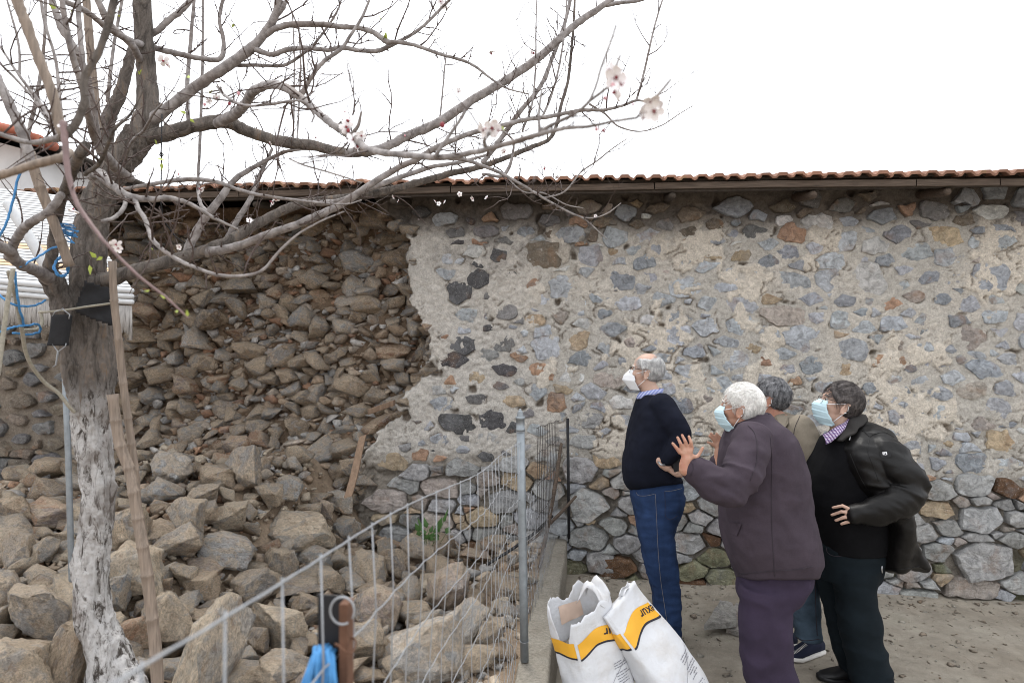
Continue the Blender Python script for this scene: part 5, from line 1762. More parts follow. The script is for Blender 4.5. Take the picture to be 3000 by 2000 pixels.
for b in [(1416, 178, .92, 44), (1428, 196, .92, 40), (1398, 162, .93, 34), (1412, 212, .92, 36), (1404, 188, .93, 26), (1496, 236, .89, 44), (1502, 255, .89, 40), (1488, 262, .9, 34), (1478, 272, .9, 24),
          (1112, 298, 1.15, 34), (1130, 294, 1.15, 36), (1146, 300, 1.15, 24), (800, 278, 1.66, 28), (795, 292, 1.66, 26), (812, 322, 1.64, 30), (820, 338, 1.62, 26), (830, 312, 1.62, 20), (792, 258, 1.7, 18),
          (1128, 122, 2.86, 20), (1224, 122, 3.2, 22), (1052, 210, 3.2, 14), (1158, 348, 3.3, 12), (1252, 386, 3.0, 10), (1012, 4, 2.9, 20), (1020, 12, 2.9, 16),
          (624, 464, 2.75, 18), (634, 458, 2.75, 14), (573, 507, 2.9, 13), (460, 435, 2.7, 20), (266, 562, 1.7, 22), (272, 570, 1.7, 18), (412, 567, 2.6, 12), (168, 482, 2.0, 22), (375, 140, 2.8, 22), (385, 150, 2.8, 14),
          (1008, 468, 3.0, 9), (1000, 462, 3.0, 8), (1020, 463, 3.0, 8), (1056, 446, 3.0, 10), (1086, 456, 3.0, 11), (1118, 454, 3.0, 9), (904, 452, 3.1, 8), (915, 462, 3.1, 8), (725, 316, 3.0, 14), (620, 330, 3.0, 10),
          (1280, 408, 3.0, 8), (1368, 496, 3.0, 7), (498, 225, 3.0, 14), (480, 232, 3.0, 12), (148, 288, 1.3, 22)]:
    blossom(*b)
for (fx, fy, Z, s) in [(1016, 287, 1.3, 11), (1454, 240, .9, 6), (1386, 300, .96, 8), (1390, 226, .95, 8), (548, 215, 1.8, 7), (527, 238, 1.8, 7), (1370, 297, .96, 8), (1250, 388, 3, 4), (930, 312, 3.15, 4), (470, 240, 2.9, 6), (410, 400, 2.7, 4), (800, 300, 1.66, 8), (1408, 196, .92, 9)]:
    r = s * K * Z / FPX * .55; p = PF(fx, fy, Z)
    q = MB().ell((0, 0, 0), ((r, 0, 0), (0, r, 0), (0, 0, r * 1.2)), 8, 6)
    o = tpart(q.obj('flower_bud', M_BUDPINK if trg.random() < .5 else M_CALYX)); o.location = p
lf = MB()
lf.add([(0, 0, 0), (.35, .28, .08), (.42, .0, .0), (.35, -.28, .08), (1, 0, .05)], [[0, 2, 1], [0, 3, 2], [1, 2, 4], [2, 3, 4]])
lfm = lf.mesh('leaf'); lfm.materials.append(M_YLEAF)
for (fx, fy, Z, s) in [(878, 48, 2.86, 16), (885, 98, 2.86, 24), (880, 92, 2.86, 18), (130, 20, 2.3, 22), (165, 34, 2.3, 18), (258, 8, 1.4, 14), (316, 172, 2.7, 16), (432, 180, 2.9, 16), (428, 262, 2.9, 16), (436, 272, 2.9, 14), (355, 320, 2.5, 18), (360, 365, 2.7, 20), (372, 374, 2.7, 18),
                       (344, 395, 2.8, 12), (205, 608, 1.9, 24), (222, 592, 1.9, 20), (236, 590, 1.9, 16), (270, 580, 1.8, 16), (223, 541, 1.2, 12), (344, 667, 1.15, 14), (384, 686, 1.14, 18), (406, 712, 1.14, 14), (430, 728, 1.13, 18), (1150, 290, 1.15, 14), (1556, 190, .88, 14),
                       (528, 35, 2.9, 12), (538, 55, 2.9, 12), (630, 170, 3.0, 10), (480, 215, 3.0, 12), (490, 228, 3.0, 10), (275, 25, 2.7, 12), (270, 38, 2.7, 10), (100, 690, 1.2, 5), (352, 574, 2.2, 8)]:
    r = s * K * Z / FPX
    o = link('leaf', lfm, None, None, None, PF(fx, fy, Z), (trg.uniform(0, 6), trg.uniform(0, 6), trg.uniform(0, 6)), (r, r, r)); tpart(o)

# ================================================================== CANES, ROPES AND THINGS TIED TO THE TREE
def cane(name, rows, label):
    rr = spline(rows, 4)
    pts = [PF(r[0], r[1], r[2]) for r in rr]
    rad = []
    for i, r in enumerate(rr):
        w = r[3] * K * r[2] / FPX
        rad.append(w * .92 * (1.18 if i % 4 == 0 else 1.0) * (0.98 if i % 4 == 2 else 1))
    pp, rd = [], []
    for i in range(len(pts)):
        if i % 4 == 0 and 0 < i < len(pts) - 1:
            d = (pts[i + 1] - pts[i - 1]).normalized()
            pp += [pts[i] - d * .006, pts[i], pts[i] + d * .006]; rd += [rad[i] / 1.18, rad[i], rad[i] / 1.18]
        else: pp.append(pts[i]); rd.append(rad[i])
    o = MB().tube(pp, rd, 14).obj(name, M_CANE)
    return tag(o, label, 'cane', 'bamboo canes tied to the tree')


cane('bamboo_cane', [(258, 600, 2.78, 8.5), (262, 690, 2.78, 8.8), (272, 780, 2.79, 9), (283, 880, 2.8, 9), (294, 960, 2.8, 9), (302, 1019, 2.8, 9), (310, 1080, 2.8, 9), (318, 1180, 2.82, 9), (326, 1260, 2.84, 9)], 'thinner bamboo cane right of the trunk, upper of the two')
cane('bamboo_cane', [(258, 905, 2.72, 12), (266, 965, 2.72, 12.5), (277, 1025, 2.72, 13), (296, 1075, 2.72, 13), (307, 1130, 2.71, 13), (317, 1190, 2.71, 13.5), (328, 1255, 2.7, 13.5), (338, 1320, 2.7, 14), (350, 1420, 2.7, 14), (358, 1500, 2.7, 14.5), (366, 1640, 2.7, 15)], 'thick split bamboo cane leaning from the trunk down to the bottom edge')
cane('bamboo_cane', [(66, 350, 2.6, 12), (92, 430, 2.62, 12), (116, 490, 2.64, 12), (140, 555, 2.66, 11.5), (160, 612, 2.68, 11)], 'bamboo cane slanting through the left fork of the tree')
cane('bamboo_cane', [(196, -30, 2.9, 9), (204, 70, 2.9, 9.5), (210, 140, 2.9, 9.5), (218, 227, 2.9, 10), (224, 318, 2.9, 10)], 'upright greenish cane among the upper stems left of the leader')
# rubber wrap on the trunk
q = MB()
outl = [(196, 645), (258, 663), (258, 694), (262, 750), (220, 736), (172, 716), (182, 687)]
n = 26
g = {}
V, F = [], []
ox = np.array(outl)
for i in range(n):
    for j in range(n):
        x = 160 + 110 * i / (n - 1); y = 640 + 116 * j / (n - 1)
        s = poly_sd(np.array([[x]]), np.array([[y]]), ox)[0, 0]
        if s > -2:
            cx, rr_ = 212, 54
            dz = math.sqrt(max(0.02, 1 - ((x - cx) / rr_) ** 2)) * rr_ * K * 2.98 / FPX
            fold = 0.004 * math.sin((x * .35 + y) * .12)
            g[(i, j)] = len(V); V.append(PF(x, y, 2.965 - dz - .006 + fold))
for i in range(n - 1):
    for j in range(n - 1):
        k = [(i, j), (i + 1, j), (i + 1, j + 1), (i, j + 1)]
        if all(t in g for t in k): F.append([g[t] for t in k])
q.add(V, F)
o = q.obj('rubber_wrap', M_RUBBER)
md = o.modifiers.new('t', 'SOLIDIFY'); md.thickness = 0.004
tag(o, 'black rubber sheet wrapped round the trunk below the fork', 'wrap')


def rope(name, rows, r, mat, label, wob=0):
    rr = spline(rows, 6)
    q = MB(); q.cap_tube([PF(a[0] + wob * rng.uniform(-1, 1), a[1] + wob * rng.uniform(-1, 1), a[2]) for a in rr], r, 7)
    return tag(q.obj(name, mat), label, 'rope')


rope('grey_rope', [(20, 625, 2.4), (35, 680, 2.5), (49, 750, 2.6), (63, 820, 2.7), (98, 873, 2.8), (133, 901, 2.85), (158, 932, 2.88), (170, 945, 2.9)], 0.0075, M_ROPE, 'grey rope curving down from the left fork to the trunk')
rope('grey_rope', [(30, 620, 2.3), (20, 680, 2.3), (10, 750, 2.3), (-4, 860, 2.3)], 0.0075, M_ROPE, 'grey rope hanging straight down at the left edge')
rope('tie_cord', [(90, 717, 2.83), (120, 715, 2.80), (157, 711, 2.81), (200, 704, 2.79), (252, 697, 2.81), (262, 694, 2.88)], 0.005, M_ROPE, 'thin pale cord tied across the black rubber wrap')
rope('grey_rope', [(94, 717, 2.83), (97, 742, 2.82), (84, 756, 2.8), (52, 758, 2.72)], 0.007, M_ROPE, 'short grey rope end hooked round the cord at the left')
B_ = 0.0042
for rows, lab in [([(-8, 672, 2.5), (21, 694, 2.5), (56, 704, 2.55), (84, 700, 2.7), (105, 690, 2.8)], 'blue twine looped from the left edge to the left fork'),
                  ([(35, 625, 2.45), (42, 694, 2.5), (56, 748, 2.6)], 'blue twine hanging down from the left fork to the knot'),
                  ([(-8, 765, 2.5), (28, 752, 2.55), (58, 748, 2.6), (86, 745, 2.7), (92, 760, 2.75), (70, 768, 2.7), (30, 765, 2.6)], 'blue twine knotted round the grey rope end'),
                  ([(78, 368, 2.3), (45, 402, 2.3), (31, 455, 2.3), (16, 508, 2.3), (0, 540, 2.3), (-10, 560, 2.3)], 'blue twine hanging over the branch at the upper left'),
                  ([(45, 612, 2.5), (84, 592, 2.6), (120, 570, 2.7), (140, 566, 2.8)], 'blue twine stretched between the left stems')]:
    rope('blue_twine', rows, B_, M_TWINE, lab, 1.2)
q = MB()
for k in range(16):
    a = (rng.uniform(132, 142), rng.uniform(512, 545)); b = (a[0] + rng.uniform(20, 44), a[1] + rng.uniform(-12, 24))
    q.tube([PF(a[0], a[1], 2.7), PF((a[0] + b[0]) / 2, (a[1] + b[1]) / 2 + rng.uniform(-6, 4), 2.68), PF(b[0], b[1], 2.66)], .003, 5)
for k in range(5):
    q.tube([PF(142 + 20 * math.cos(t) * rng.uniform(.7, 1) + rng.uniform(-3, 3), 612 + 26 * math.sin(t) * rng.uniform(.7, 1), 2.75 + .02 * math.sin(t * 2)) for t in np.linspace(rng.uniform(0, 3), 6 + rng.uniform(0, 3), 18)], .0028, 5)
tag(q.obj('twine_tangle', M_TWINE), 'frayed tangle of blue twine caught between trunk and left fork', 'twine')
# black weight on a wire
wt = empty('hanging_weight', PF(140, 755, 2.74)); tag(wt, 'black block hanging on a wire hook from the cord on the trunk', 'weight')
q = MB()
q.loft([(PF(x, y, 2.72), RIGHT * hw, FWD * .022) for x, y, hw in [(143, 723, .030), (142, 727, .034), (139, 755, .033), (134, 784, .033), (133, 790, .036), (133, 794, .034)]], 16, 5)
wpart(q.obj('block', M_RUBBER), wt)
wpart(MB().tube([PF(x, y, 2.70) for x, y in [(121, 726), (126, 716), (140, 712), (144, 708), (148, 713), (160, 722), (158, 732)]], .0022, 6).obj('hook', M_WIRE), wt)
wpart(MB().tube([PF(x, y, 2.70) for x, y in [(121, 790), (126, 798), (132, 806), (128, 838), (122, 842)]] + [PF(x, y, 2.705) for x, y in [(129, 838), (135, 806), (150, 795), (152, 788)]], .0022, 6).obj('wire_tail', M_WIRE), wt)
o = MB().tube([PF(x, y, z) for x, y, z in [(372, 262, 2.9), (371, 320, 2.9), (370, 350, 2.9), (367, 356, 2.89), (371, 361, 2.9), (375, 356, 2.9), (371, 350, 2.9), (370, 420, 2.92), (369, 460, 2.95), (375, 505, 3.0), (400, 540, 3.03), (430, 562, 3.05), (455, 590, 3.05)]], .0028, 6).obj('hanging_wire', M_BLACK)
tag(o, 'black wire hanging from the upper limb to the lower limb', 'wire')
# ================================================================== CEMENT BAGS
def bag_mat():
    q = NM('white_paper_sack', 0.5, 0.35)
    n1 = q.noise(7, 6, 0.65); n2 = q.noise(3, 3)
    c = q.mix(q.ramp(n1, 0.50, 0.70, 0, 0.45), (0.56, 0.57, 0.595), (0.42, 0.38, 0.335))
    c = q.mix(q.ramp(n2, 0.6, 0.7, 0, .25), c, (0.56, 0.50, 0.43))
    q.base(c); q.bump(n1, 0.6, 0.02)
    return q.m


M_BAG = bag_mat()
M_YEL = simple('yellow_print', (0.70, 0.36, 0.03), 0.5, 0.06, 8, 0.0)
M_INK = simple('black_print', (0.02, 0.02, 0.03), 0.6, 0.1, 8, 0.0)
M_GREYINK = simple('grey_print', (0.16, 0.16, 0.19), 0.6, 0.1, 8, 0.0)
M_SAND = earth_mat('mortar_powder', (0.30, 0.265, 0.22), (0.38, 0.34, 0.29), 3)
M_PALEPRINT = simple('pale_peach_lining', (0.62, 0.47, 0.38), 0.6, 0.1, 8, 0.0)


class Bag:
    def __init__(s, B, T, wx, wy, wtop, seed, ang=30, open_=False, lean=None):
        s.B, s.T = Vector(B), Vector(T)
        a = math.radians(ang)
        s.x = RIGHT * math.cos(a) + FWD * math.sin(a)
        s.y = FWD * math.cos(a) - RIGHT * math.sin(a)
        ax = (s.T - s.B).normalized()
        s.x = (s.x - ax * s.x.dot(ax)).normalized(); s.y = (s.y - ax * s.y.dot(ax) - s.x * s.y.dot(s.x)).normalized()
        s.ax = ax; s.wx, s.wy, s.wtop, s.seed, s.open = wx, wy, wtop, seed, open_

    def sq(s, uu):
        uu = uu % 4; k = int(uu); a = uu - k
        a2 = 2 * a - 1
        return [(a2, -1), (1, a2), (-a2, 1), (-1, -a2)][k]

    def S(s, uu, t, off=0.0):
        sx, sy = s.sq(uu)
        n = 5.0
        nm = (abs(sx) ** n + abs(sy) ** n) ** (1 / n)
        tt = max(t, 0)
        if s.open:
            w = s.wx * (1 - .12 * tt) * (1 + .05 * math.sin(tt * 3)); d = s.wy * (1.05 - .12 * tt)
        else:
            k = float(sstep(.5, 1.0, tt))
            w = s.wx * (1 - .10 * k); d = s.wy * (1 - k) + s.wtop * k
        bel = 1 + .10 * math.sin(math.pi * min(tt / .8, 1))
        px, py = sx / nm * w / 2, sy / nm * d / 2 * bel
        p = s.B.lerp(s.T, t) + s.x * px + s.y * py
        q = np.array([[px * 9 + s.seed, py * 9, tt * 7.5]])
        cr = float(fbm(q, 300 + s.seed, 4)[0]) * .013 + float(abs(vn(q * .6, 310 + s.seed)[0])) * .016
        o = (s.x * (sx / nm) * (1 if abs(sx) > .9 else .2) + s.y * (sy / nm) * (1 if abs(sy) > .9 else .2)).normalized()
        return p + o * (cr + off)

    def skin(s, rim, nu=112, nt=46):
        V, F = [], []
        for j in range(nt + 1):
            for i in range(nu):
                uu = 4 * i / nu
                V.append(s.S(uu, rim(uu) * j / nt))
        for j in range(nt):
            for i in range(nu):
                k = (i + 1) % nu
                F.append([j * nu + i, j * nu + k, (j + 1) * nu + k, (j + 1) * nu + i])
        F.append(list(range(nu - 1, -1, -1)))
        if not s.open: F.append([nt * nu + i for i in range(nu)])
        return V, F

    def patch(s, u0, u1, lo, hi, off, nu=24, nt=6):
        """printed area between two height functions of a in 0..1"""
        V, F = [], []
        for j in range(nt + 1):
            for i in range(nu + 1):
                a = i / nu; t = lo(a) + (hi(a) - lo(a)) * j / nt
                V.append(s.S(u0 + (u1 - u0) * a, t, off))
        for j in range(nt):
            for i in range(nu):
                F.append([j * (nu + 1) + i, j * (nu + 1) + i + 1, (j + 1) * (nu + 1) + i + 1, (j + 1) * (nu + 1) + i])
        return V, F


def text_mesh(txt, shear=0.0):
    cu = bpy.data.curves.new('txt', 'FONT'); cu.body = txt; cu.shear = shear; cu.offset = 0.012
    o = bpy.data.objects.new('txt', cu); COL.objects.link(o)
    dg = bpy.context.evaluated_depsgraph_get()
    me = bpy.data.meshes.new_from_object(o.evaluated_get(dg))
    bpy.data.objects.remove(o)
    bm = bmesh.new(); bm.from_mesh(me)
    bmesh.ops.triangulate(bm, faces=bm.faces)
    bmesh.ops.subdivide_edges(bm, edges=[e for e in bm.edges if e.calc_length() > .15], cuts=1)
    V = np.array([v.co[:] for v in bm.verts]); F = [[v.index for v in f.verts] for f in bm.faces]
    bm.free(); bpy.data.meshes.remove(me)
    V[:, 0] -= V[:, 0].min(); V[:, 0] /= V[:, 0].max(); 
    return V, F


def bag_build(bag, label, rim, band, nm='cement_bag'):
    root = empty(nm, bag.B); tag(root, label, 'bag', 'cement bags beside the kerb')
    q = MB(); V, F = bag.skin(rim); q.add(V, F)
    o = wpart(q.obj('sack', M_BAG), root)
    if bag.open:
        md = o.modifiers.new('t', 'SOLIDIFY'); md.thickness = .0015
    b0, b1 = band
    wav = lambda a: .020 * math.sin(a * 5.6 - 1.1)
    for (u0, u1) in ((.04, .97), (3.05, 3.95)):
        k = 1 if u0 < 1 else 0.25
        q = MB(); q.add(*bag.patch(u0, u1, lambda a: b0 + k * wav(a), lambda a: b1 + k * wav(a), .0022)); wpart(q.obj('yellow_band', M_YEL), root)
        q = MB(); q.add(*bag.patch(u0, u1, lambda a: b0 - .012 + k * wav(a), lambda a: b0 + k * wav(a), .0026, 24, 1)); wpart(q.obj('black_edge', M_INK), root)
    V, F = text_mesh('exur', .15)                 # upside down on the band, at its right end
    q = MB(); a0, a1 = .99, .58
    q.add([bag.S(a0 + (a1 - a0) * v[0], (b0 + b1) / 2 + wav(a0 + (a1 - a0) * v[0]) + .026 - v[1] * .075, .0042) for v in V], F); wpart(q.obj('lettering', M_INK, None, False), root)
    for tx, t0_, tl_, hh, a0_ in (('exur', .06, .36, .72, 3.80), ('\u00ae', .43, .035, .16, 3.42)):   # large, reading upwards on the narrow side
        V, F = text_mesh(tx, 0)
        q = MB(); q.add([bag.S(a0_ - v[1] * hh, t0_ + tl_ * v[0], .004) for v in V], F); wpart(q.obj('lettering', M_INK, None, False), root)
    q = MB()                                       # box rules and lines of small print
    for k in range(34):
        t = .56 - k * .0155
        if k in (9, 10): continue
        if k % 7 == 3: L = .60
        else: L = rng.uniform(.80, .95)
        st = .40 if k > 10 else .62
        a = st
        while a < L:
            w = rng.uniform(.025, .09)
            if rng.random() < .93:
                q.add(*bag.patch(a, min(a + w, L), lambda x: t, lambda x: t + .0042, .003, 3, 1))
            a += w + .012
    wpart(q.obj('small_print', M_GREYINK, None, False), root)
    q = MB()
    q.add(*bag.patch(.355, .36, lambda a: .02, lambda a: .42, .003, 1, 14)); q.add(*bag.patch(.36, .97, lambda a: .42 + .17 * a, lambda a: .423 + .17 * a, .003, 14, 1)); wpart(q.obj('print_rule', M_GREYINK, None, False), root)
    return root


def rim1(uu):
    u = uu % 4
    z = .93
    if u < 1: z = .90 + .05 * u
    elif u < 2: z = .95 + .03 * (u - 1)
    elif u < 3: z = .98 + .035 * math.sin((u - 2) * 9)
    else:
        a = u - 3
        z = .98 - .16 * float(sstep(.15, .55, a)) - .10 * float(sstep(.45, .6, a)) * float(sstep(.95, .7, a)) + .10 * float(sstep(.9, 1.0, a))
    return z + .022 * float(vn(np.array([[u * 6, 3.3, 0]]), 5)[0]) + .012 * float(vn(np.array([[u * 22, 1.3, 0]]), 6)[0])


bag1 = Bag(PF(1410, 1720, 3.12), PF(1326, 1362, 3.12), .30, .19, .05, 1, 33, True)
r1 = bag_build(bag1, 'torn open white cement bag full of powder, next to the kerb', rim1, (.70, .79))
q = MB()                                            # powder inside
V, F = [], []
nu = 40
for k, f in enumerate((1.0, .7, .4, .1)):
    for i in range(nu):
        p = bag1.S(4 * i / nu, .70 + .03 * (1 - f) + .012 * rng.uniform(-1, 1), -.006)
        c = bag1.B.lerp(bag1.T, .73)
        V.append(c + (p - c) * f)
for k in range(3):
    for i in range(nu):
        j = (i + 1) % nu
        F.append([k * nu + i, k * nu + j, (k + 1) * nu + j, (k + 1) * nu + i])
F.append([3 * nu + i for i in range(nu)])
q.add(V, F); wpart(q.obj('powder', M_SAND), r1)
q = MB(); q.add(*bag1.patch(2.25, 2.7, lambda a: .80, lambda a: .90 + .02 * a, -.004)); wpart(q.obj('inner_print', M_PALEPRINT), r1)
# torn flap folded over the opening
q = MB(); nu, nv = 14, 10; V, F = [], []
for j in range(nv):
    for i in range(nu):
        a, b = i / (nu - 1), j / (nv - 1)
        p = bag1.S(1.0 - .35 * a, .93 - .02 * a, 0) + (bag1.y * (.115 * b) + UP * (.085 * math.sin(b * 2.6) + .02 * math.sin(a * 7 + b * 4)) - bag1.x * .05 * b)
        V.append(p + Vector((0, 0, .012 * float(vn(np.array([[a * 5, b * 5, 0]]), 9)[0]))))
for j in range(nv - 1):
    for i in range(nu - 1): F.append([j * nu + i, j * nu + i + 1, (j + 1) * nu + i + 1, (j + 1) * nu + i])
q.add(V, F); o = wpart(q.obj('torn_flap', M_BAG), r1)
md = o.modifiers.new('t', 'SOLIDIFY'); md.thickness = .0015
bag2 = Bag(PF(1640, 1720, 3.16), PF(1424, 1372, 3.14), .27, .17, .02, 4, 36, False)
r2 = bag_build(bag2, 'closed white cement bag with a folded top leaning to the left on the torn one', lambda u: 1.0, (.80, .89))
q = MB(); V, F = [], []                             # folded ear at the top
for j in range(6):
    for i in range(10):
        a, b = i / 9, j / 5
        V.append(bag2.S(.55 + .45 * a, 1.0, 0) + bag2.ax * (.026 * b * (.6 + .4 * a)) + bag2.y * (.02 * math.sin(b * 3)) - bag2.x * .02 * b + UP * .01 * math.sin(a * 6))
for j in range(5):
    for i in range(9): F.append([j * 10 + i, j * 10 + i + 1, (j + 1) * 10 + i + 1, (j + 1) * 10 + i])
q.add(V, F); o = wpart(q.obj('folded_top', M_BAG), r2)
md = o.modifiers.new('t', 'SOLIDIFY'); md.thickness = .002

# ================================================================== THE FOUR MEN
from mathutils.bvhtree import BVHTree


def cloth(name, c, rough=0.9, var=0.2, fine=320, spec=0.2, bumpv=0.25, sheen=0.0):
    q = NM(name, rough, spec); q.co(shift=False)
    n1 = q.noise(fine, 3, 0.6); n2 = q.noise(9, 5, 0.6)
    cc = q.mix(1.0, c, q.grey(q.ramp(n2, 0.25, 0.75, 1 - var, 1 + var)), 'MULTIPLY')
    cc = q.mix(1.0, cc, q.grey(q.ramp(n1, 0.25, 0.75, .88, 1.12)), 'MULTIPLY')
    q.base(cc); q.bump(q.math('ADD', q.math('MULTIPLY', n1, .25), n2), bumpv, 0.008)
    if sheen: q.b.inputs['Sheen Weight'].default_value = sheen
    return q.m


def skin_mat(name, c, red=0.35):
    q = NM(name, 0.5, 0.35); q.co(shift=False)
    n1 = q.noise(22, 5, 0.6); n2 = q.noise(120, 4, 0.6)
    cc = q.mix(q.ramp(n1, 0.45, 0.65, 0, red), c, (c[0] * .85, c[1] * .55, c[2] * .50))
    cc = q.mix(q.ramp(n2, 0.6, 0.7, 0, .3), cc, (c[0] * .6, c[1] * .5, c[2] * .45))
    q.base(cc); q.bump(n2, 0.25, 0.003)
    q.b.inputs['Subsurface Weight'].default_value = 0.06
    q.b.inputs['Subsurface Radius'].default_value = (.01, .004, .002)
    return q.m


def hair_mat(name, c1, c2):
    q = NM(name, 0.6, 0.4); q.co(shift=False)
    n1 = q.noise(60, 4, 0.6, .3, stretch=(1, 1, .5)); n2 = q.noise(240, 3, 0.6, stretch=(1, 1, .4))
    c = q.mix(q.ramp(n1, 0.38, 0.62), c1, c2)
    c = q.mix(1.0, c, q.grey(q.ramp(n2, 0.3, 0.7, .7, 1.25)), 'MULTIPLY')
    q.base(c); q.bump(q.math('ADD', n1, n2), 0.6, 0.006)
    return q.m


def stripe_mat(name, base, lines, scale, plaid=False):
    q = NM(name, 0.85, 0.2)
    tc = q.n('TexCoord'); sp = q.n('SeparateXYZ'); q.t.links.new(tc.outputs['Object'], sp.inputs[0])
    def line(v, s, w, ph=0):
        m = q.math('FRACT', q.math('ADD', q.math('MULTIPLY', v, s), ph)); return q.math('LESS_THAN', m, w)
    c = base
    c = q.mix(line(q.math('ADD', sp.outputs[0], q.math('MULTIPLY', sp.outputs[2], .35)), scale, .42), c, lines[0])
    c = q.mix(line(q.math('ADD', sp.outputs[0], q.math('MULTIPLY', sp.outputs[2], .35)), scale, .14, .3), c, lines[1])
    if plaid:
        v = q.math('ADD', sp.outputs[2], q.math('MULTIPLY', sp.outputs[0], -.3))
        c = q.mix(q.math('MULTIPLY', line(v, scale, .4), .6), c, lines[0])
        c = q.mix(line(v, scale, .16, .5), c, lines[2])
    q.base(c); return q.m


M_SKIN1 = skin_mat('fair_skin', (0.48, 0.32, 0.25), .12); M_SKIN2 = skin_mat('weathered_skin', (0.42, 0.235, 0.165), .5)
M_SKIN3 = skin_mat('ruddy_skin', (0.40, 0.21, 0.15), .45)
M_HWHITE = hair_mat('white_hair', (0.72, 0.70, 0.67), (0.84, 0.83, 0.80)); M_HSILV = hair_mat('silver_hair', (0.36, 0.36, 0.36), (0.62, 0.61, 0.60))
M_HGREY = hair_mat('grey_hair', (0.045, 0.045, 0.05), (0.21, 0.21, 0.22)); M_HBROWN = hair_mat('dark_greying_hair', (0.035, 0.029, 0.028), (0.105, 0.090, 0.086))
M_NAVY = cloth('navy_wool', (0.0085, 0.010, 0.018), .95, .25, 420, .12, .2)
M_JEANS = cloth('blue_denim', (0.016, 0.034, 0.088), .9, .45, 300, .2, .35)
M_JEANS2 = cloth('faded_denim', (0.05, 0.075, 0.105), .9, .45, 300, .2, .35)
M_COAT = cloth('purple_grey_wool', (0.047, 0.036, 0.047), .92, .22, 260, .2, .3)
M_PURPTR = cloth('purple_trousers_cloth', (0.030, 0.021, 0.040), .88, .2, 300, .25, .25)
M_BEIGEJ = cloth('beige_cotton', (0.215, 0.185, 0.145), .9, .15, 240, .2, .3)
M_BLACKW = cloth('black_wool', (0.0055, 0.0055, 0.0065), .95, .2, 360, .1, .2)
M_TEALTR = cloth('dark_teal_cloth', (0.0065, 0.0105, 0.014), .92, .2, 300, .15, .3)
M_LEATHER = cloth('black_leather', (0.0055, 0.0050, 0.0050), .46, .3, 160, .24, .35)
M_COLLARL = cloth('charcoal_knit_collar', (0.026, 0.024, 0.023), .9, .2, 200, .2, .3)
M_MASKW = simple('white_mask', (0.72, 0.73, 0.75), .8, .04, 30, .1)
M_MASKB = simple('blue_mask', (0.50, 0.66, 0.72), .8, .06, 30, .1)
M_ELAST = simple('white_elastic', (0.74, 0.74, 0.76), .7, .05, 30, 0)
M_SEAM = simple('seam_thread', (0.035, 0.028, 0.036), .9, .1, 30, 0)
M_STITCH = simple('pale_stitching', (0.17, 0.165, 0.17), .9, .1, 30, 0)
M_DARKSEAM = simple('leather_seam', (0.006, 0.006, 0.006), .5, .1, 30, 0)
M_METALZ = simple('zip_metal', (0.45, 0.45, 0.46), .35, .1, 30, 0, metal=.8)
M_GLASSF = simple('spectacle_frame', (0.025, 0.018, 0.016), .4, .1, 30, 0)
M_EYEW = simple('eye_white', (0.6, 0.57, 0.54), .3, .05, 30, 0)
M_EYED = simple('dark_iris', (0.03, 0.02, 0.015), .25, .05, 30, 0)
M_BROW = simple('grey_brow', (0.10, 0.085, 0.08), .9, .2, 90, .3)
M_BROWW = simple('white_brow', (0.5, 0.47, 0.44), .9, .2, 90, .3)
M_SHOE = cloth('navy_shoe_knit', (0.012, 0.015, 0.032), .85, .2, 300, .2, .2)
M_SOLE = simple('white_sole', (0.62, 0.60, 0.57), .7, .1, 20, .1)
M_SHOEK = cloth('black_shoe', (0.008, 0.008, 0.009), .5, .2, 200, .4, .1)
M_BLUESTRIPE = stripe_mat('blue_striped_shirt', (0.40, 0.45, 0.66), [(0.10, 0.13, 0.42), (0.65, 0.66, 0.74), (0.1, 0.1, 0.3)], 120)
M_PLAID = stripe_mat('purple_plaid_shirt', (0.50, 0.44, 0.55), [(0.12, 0.06, 0.16), (0.62, 0.58, 0.66), (0.07, 0.05, 0.16)], 75, True)
M_BLUESHIRT = cloth('pale_blue_shirt', (0.27, 0.30, 0.38), .9, .1, 300)
lg = NM('spectacle_lens', 0.05, 0.5); lg.base((0.9, 0.95, 0.95)); lg.b.inputs['Alpha'].default_value = 0.18
M_LENS = lg.m


def z5(x, y): return 1700 + .6377 * x, 1000 + .6377 * y


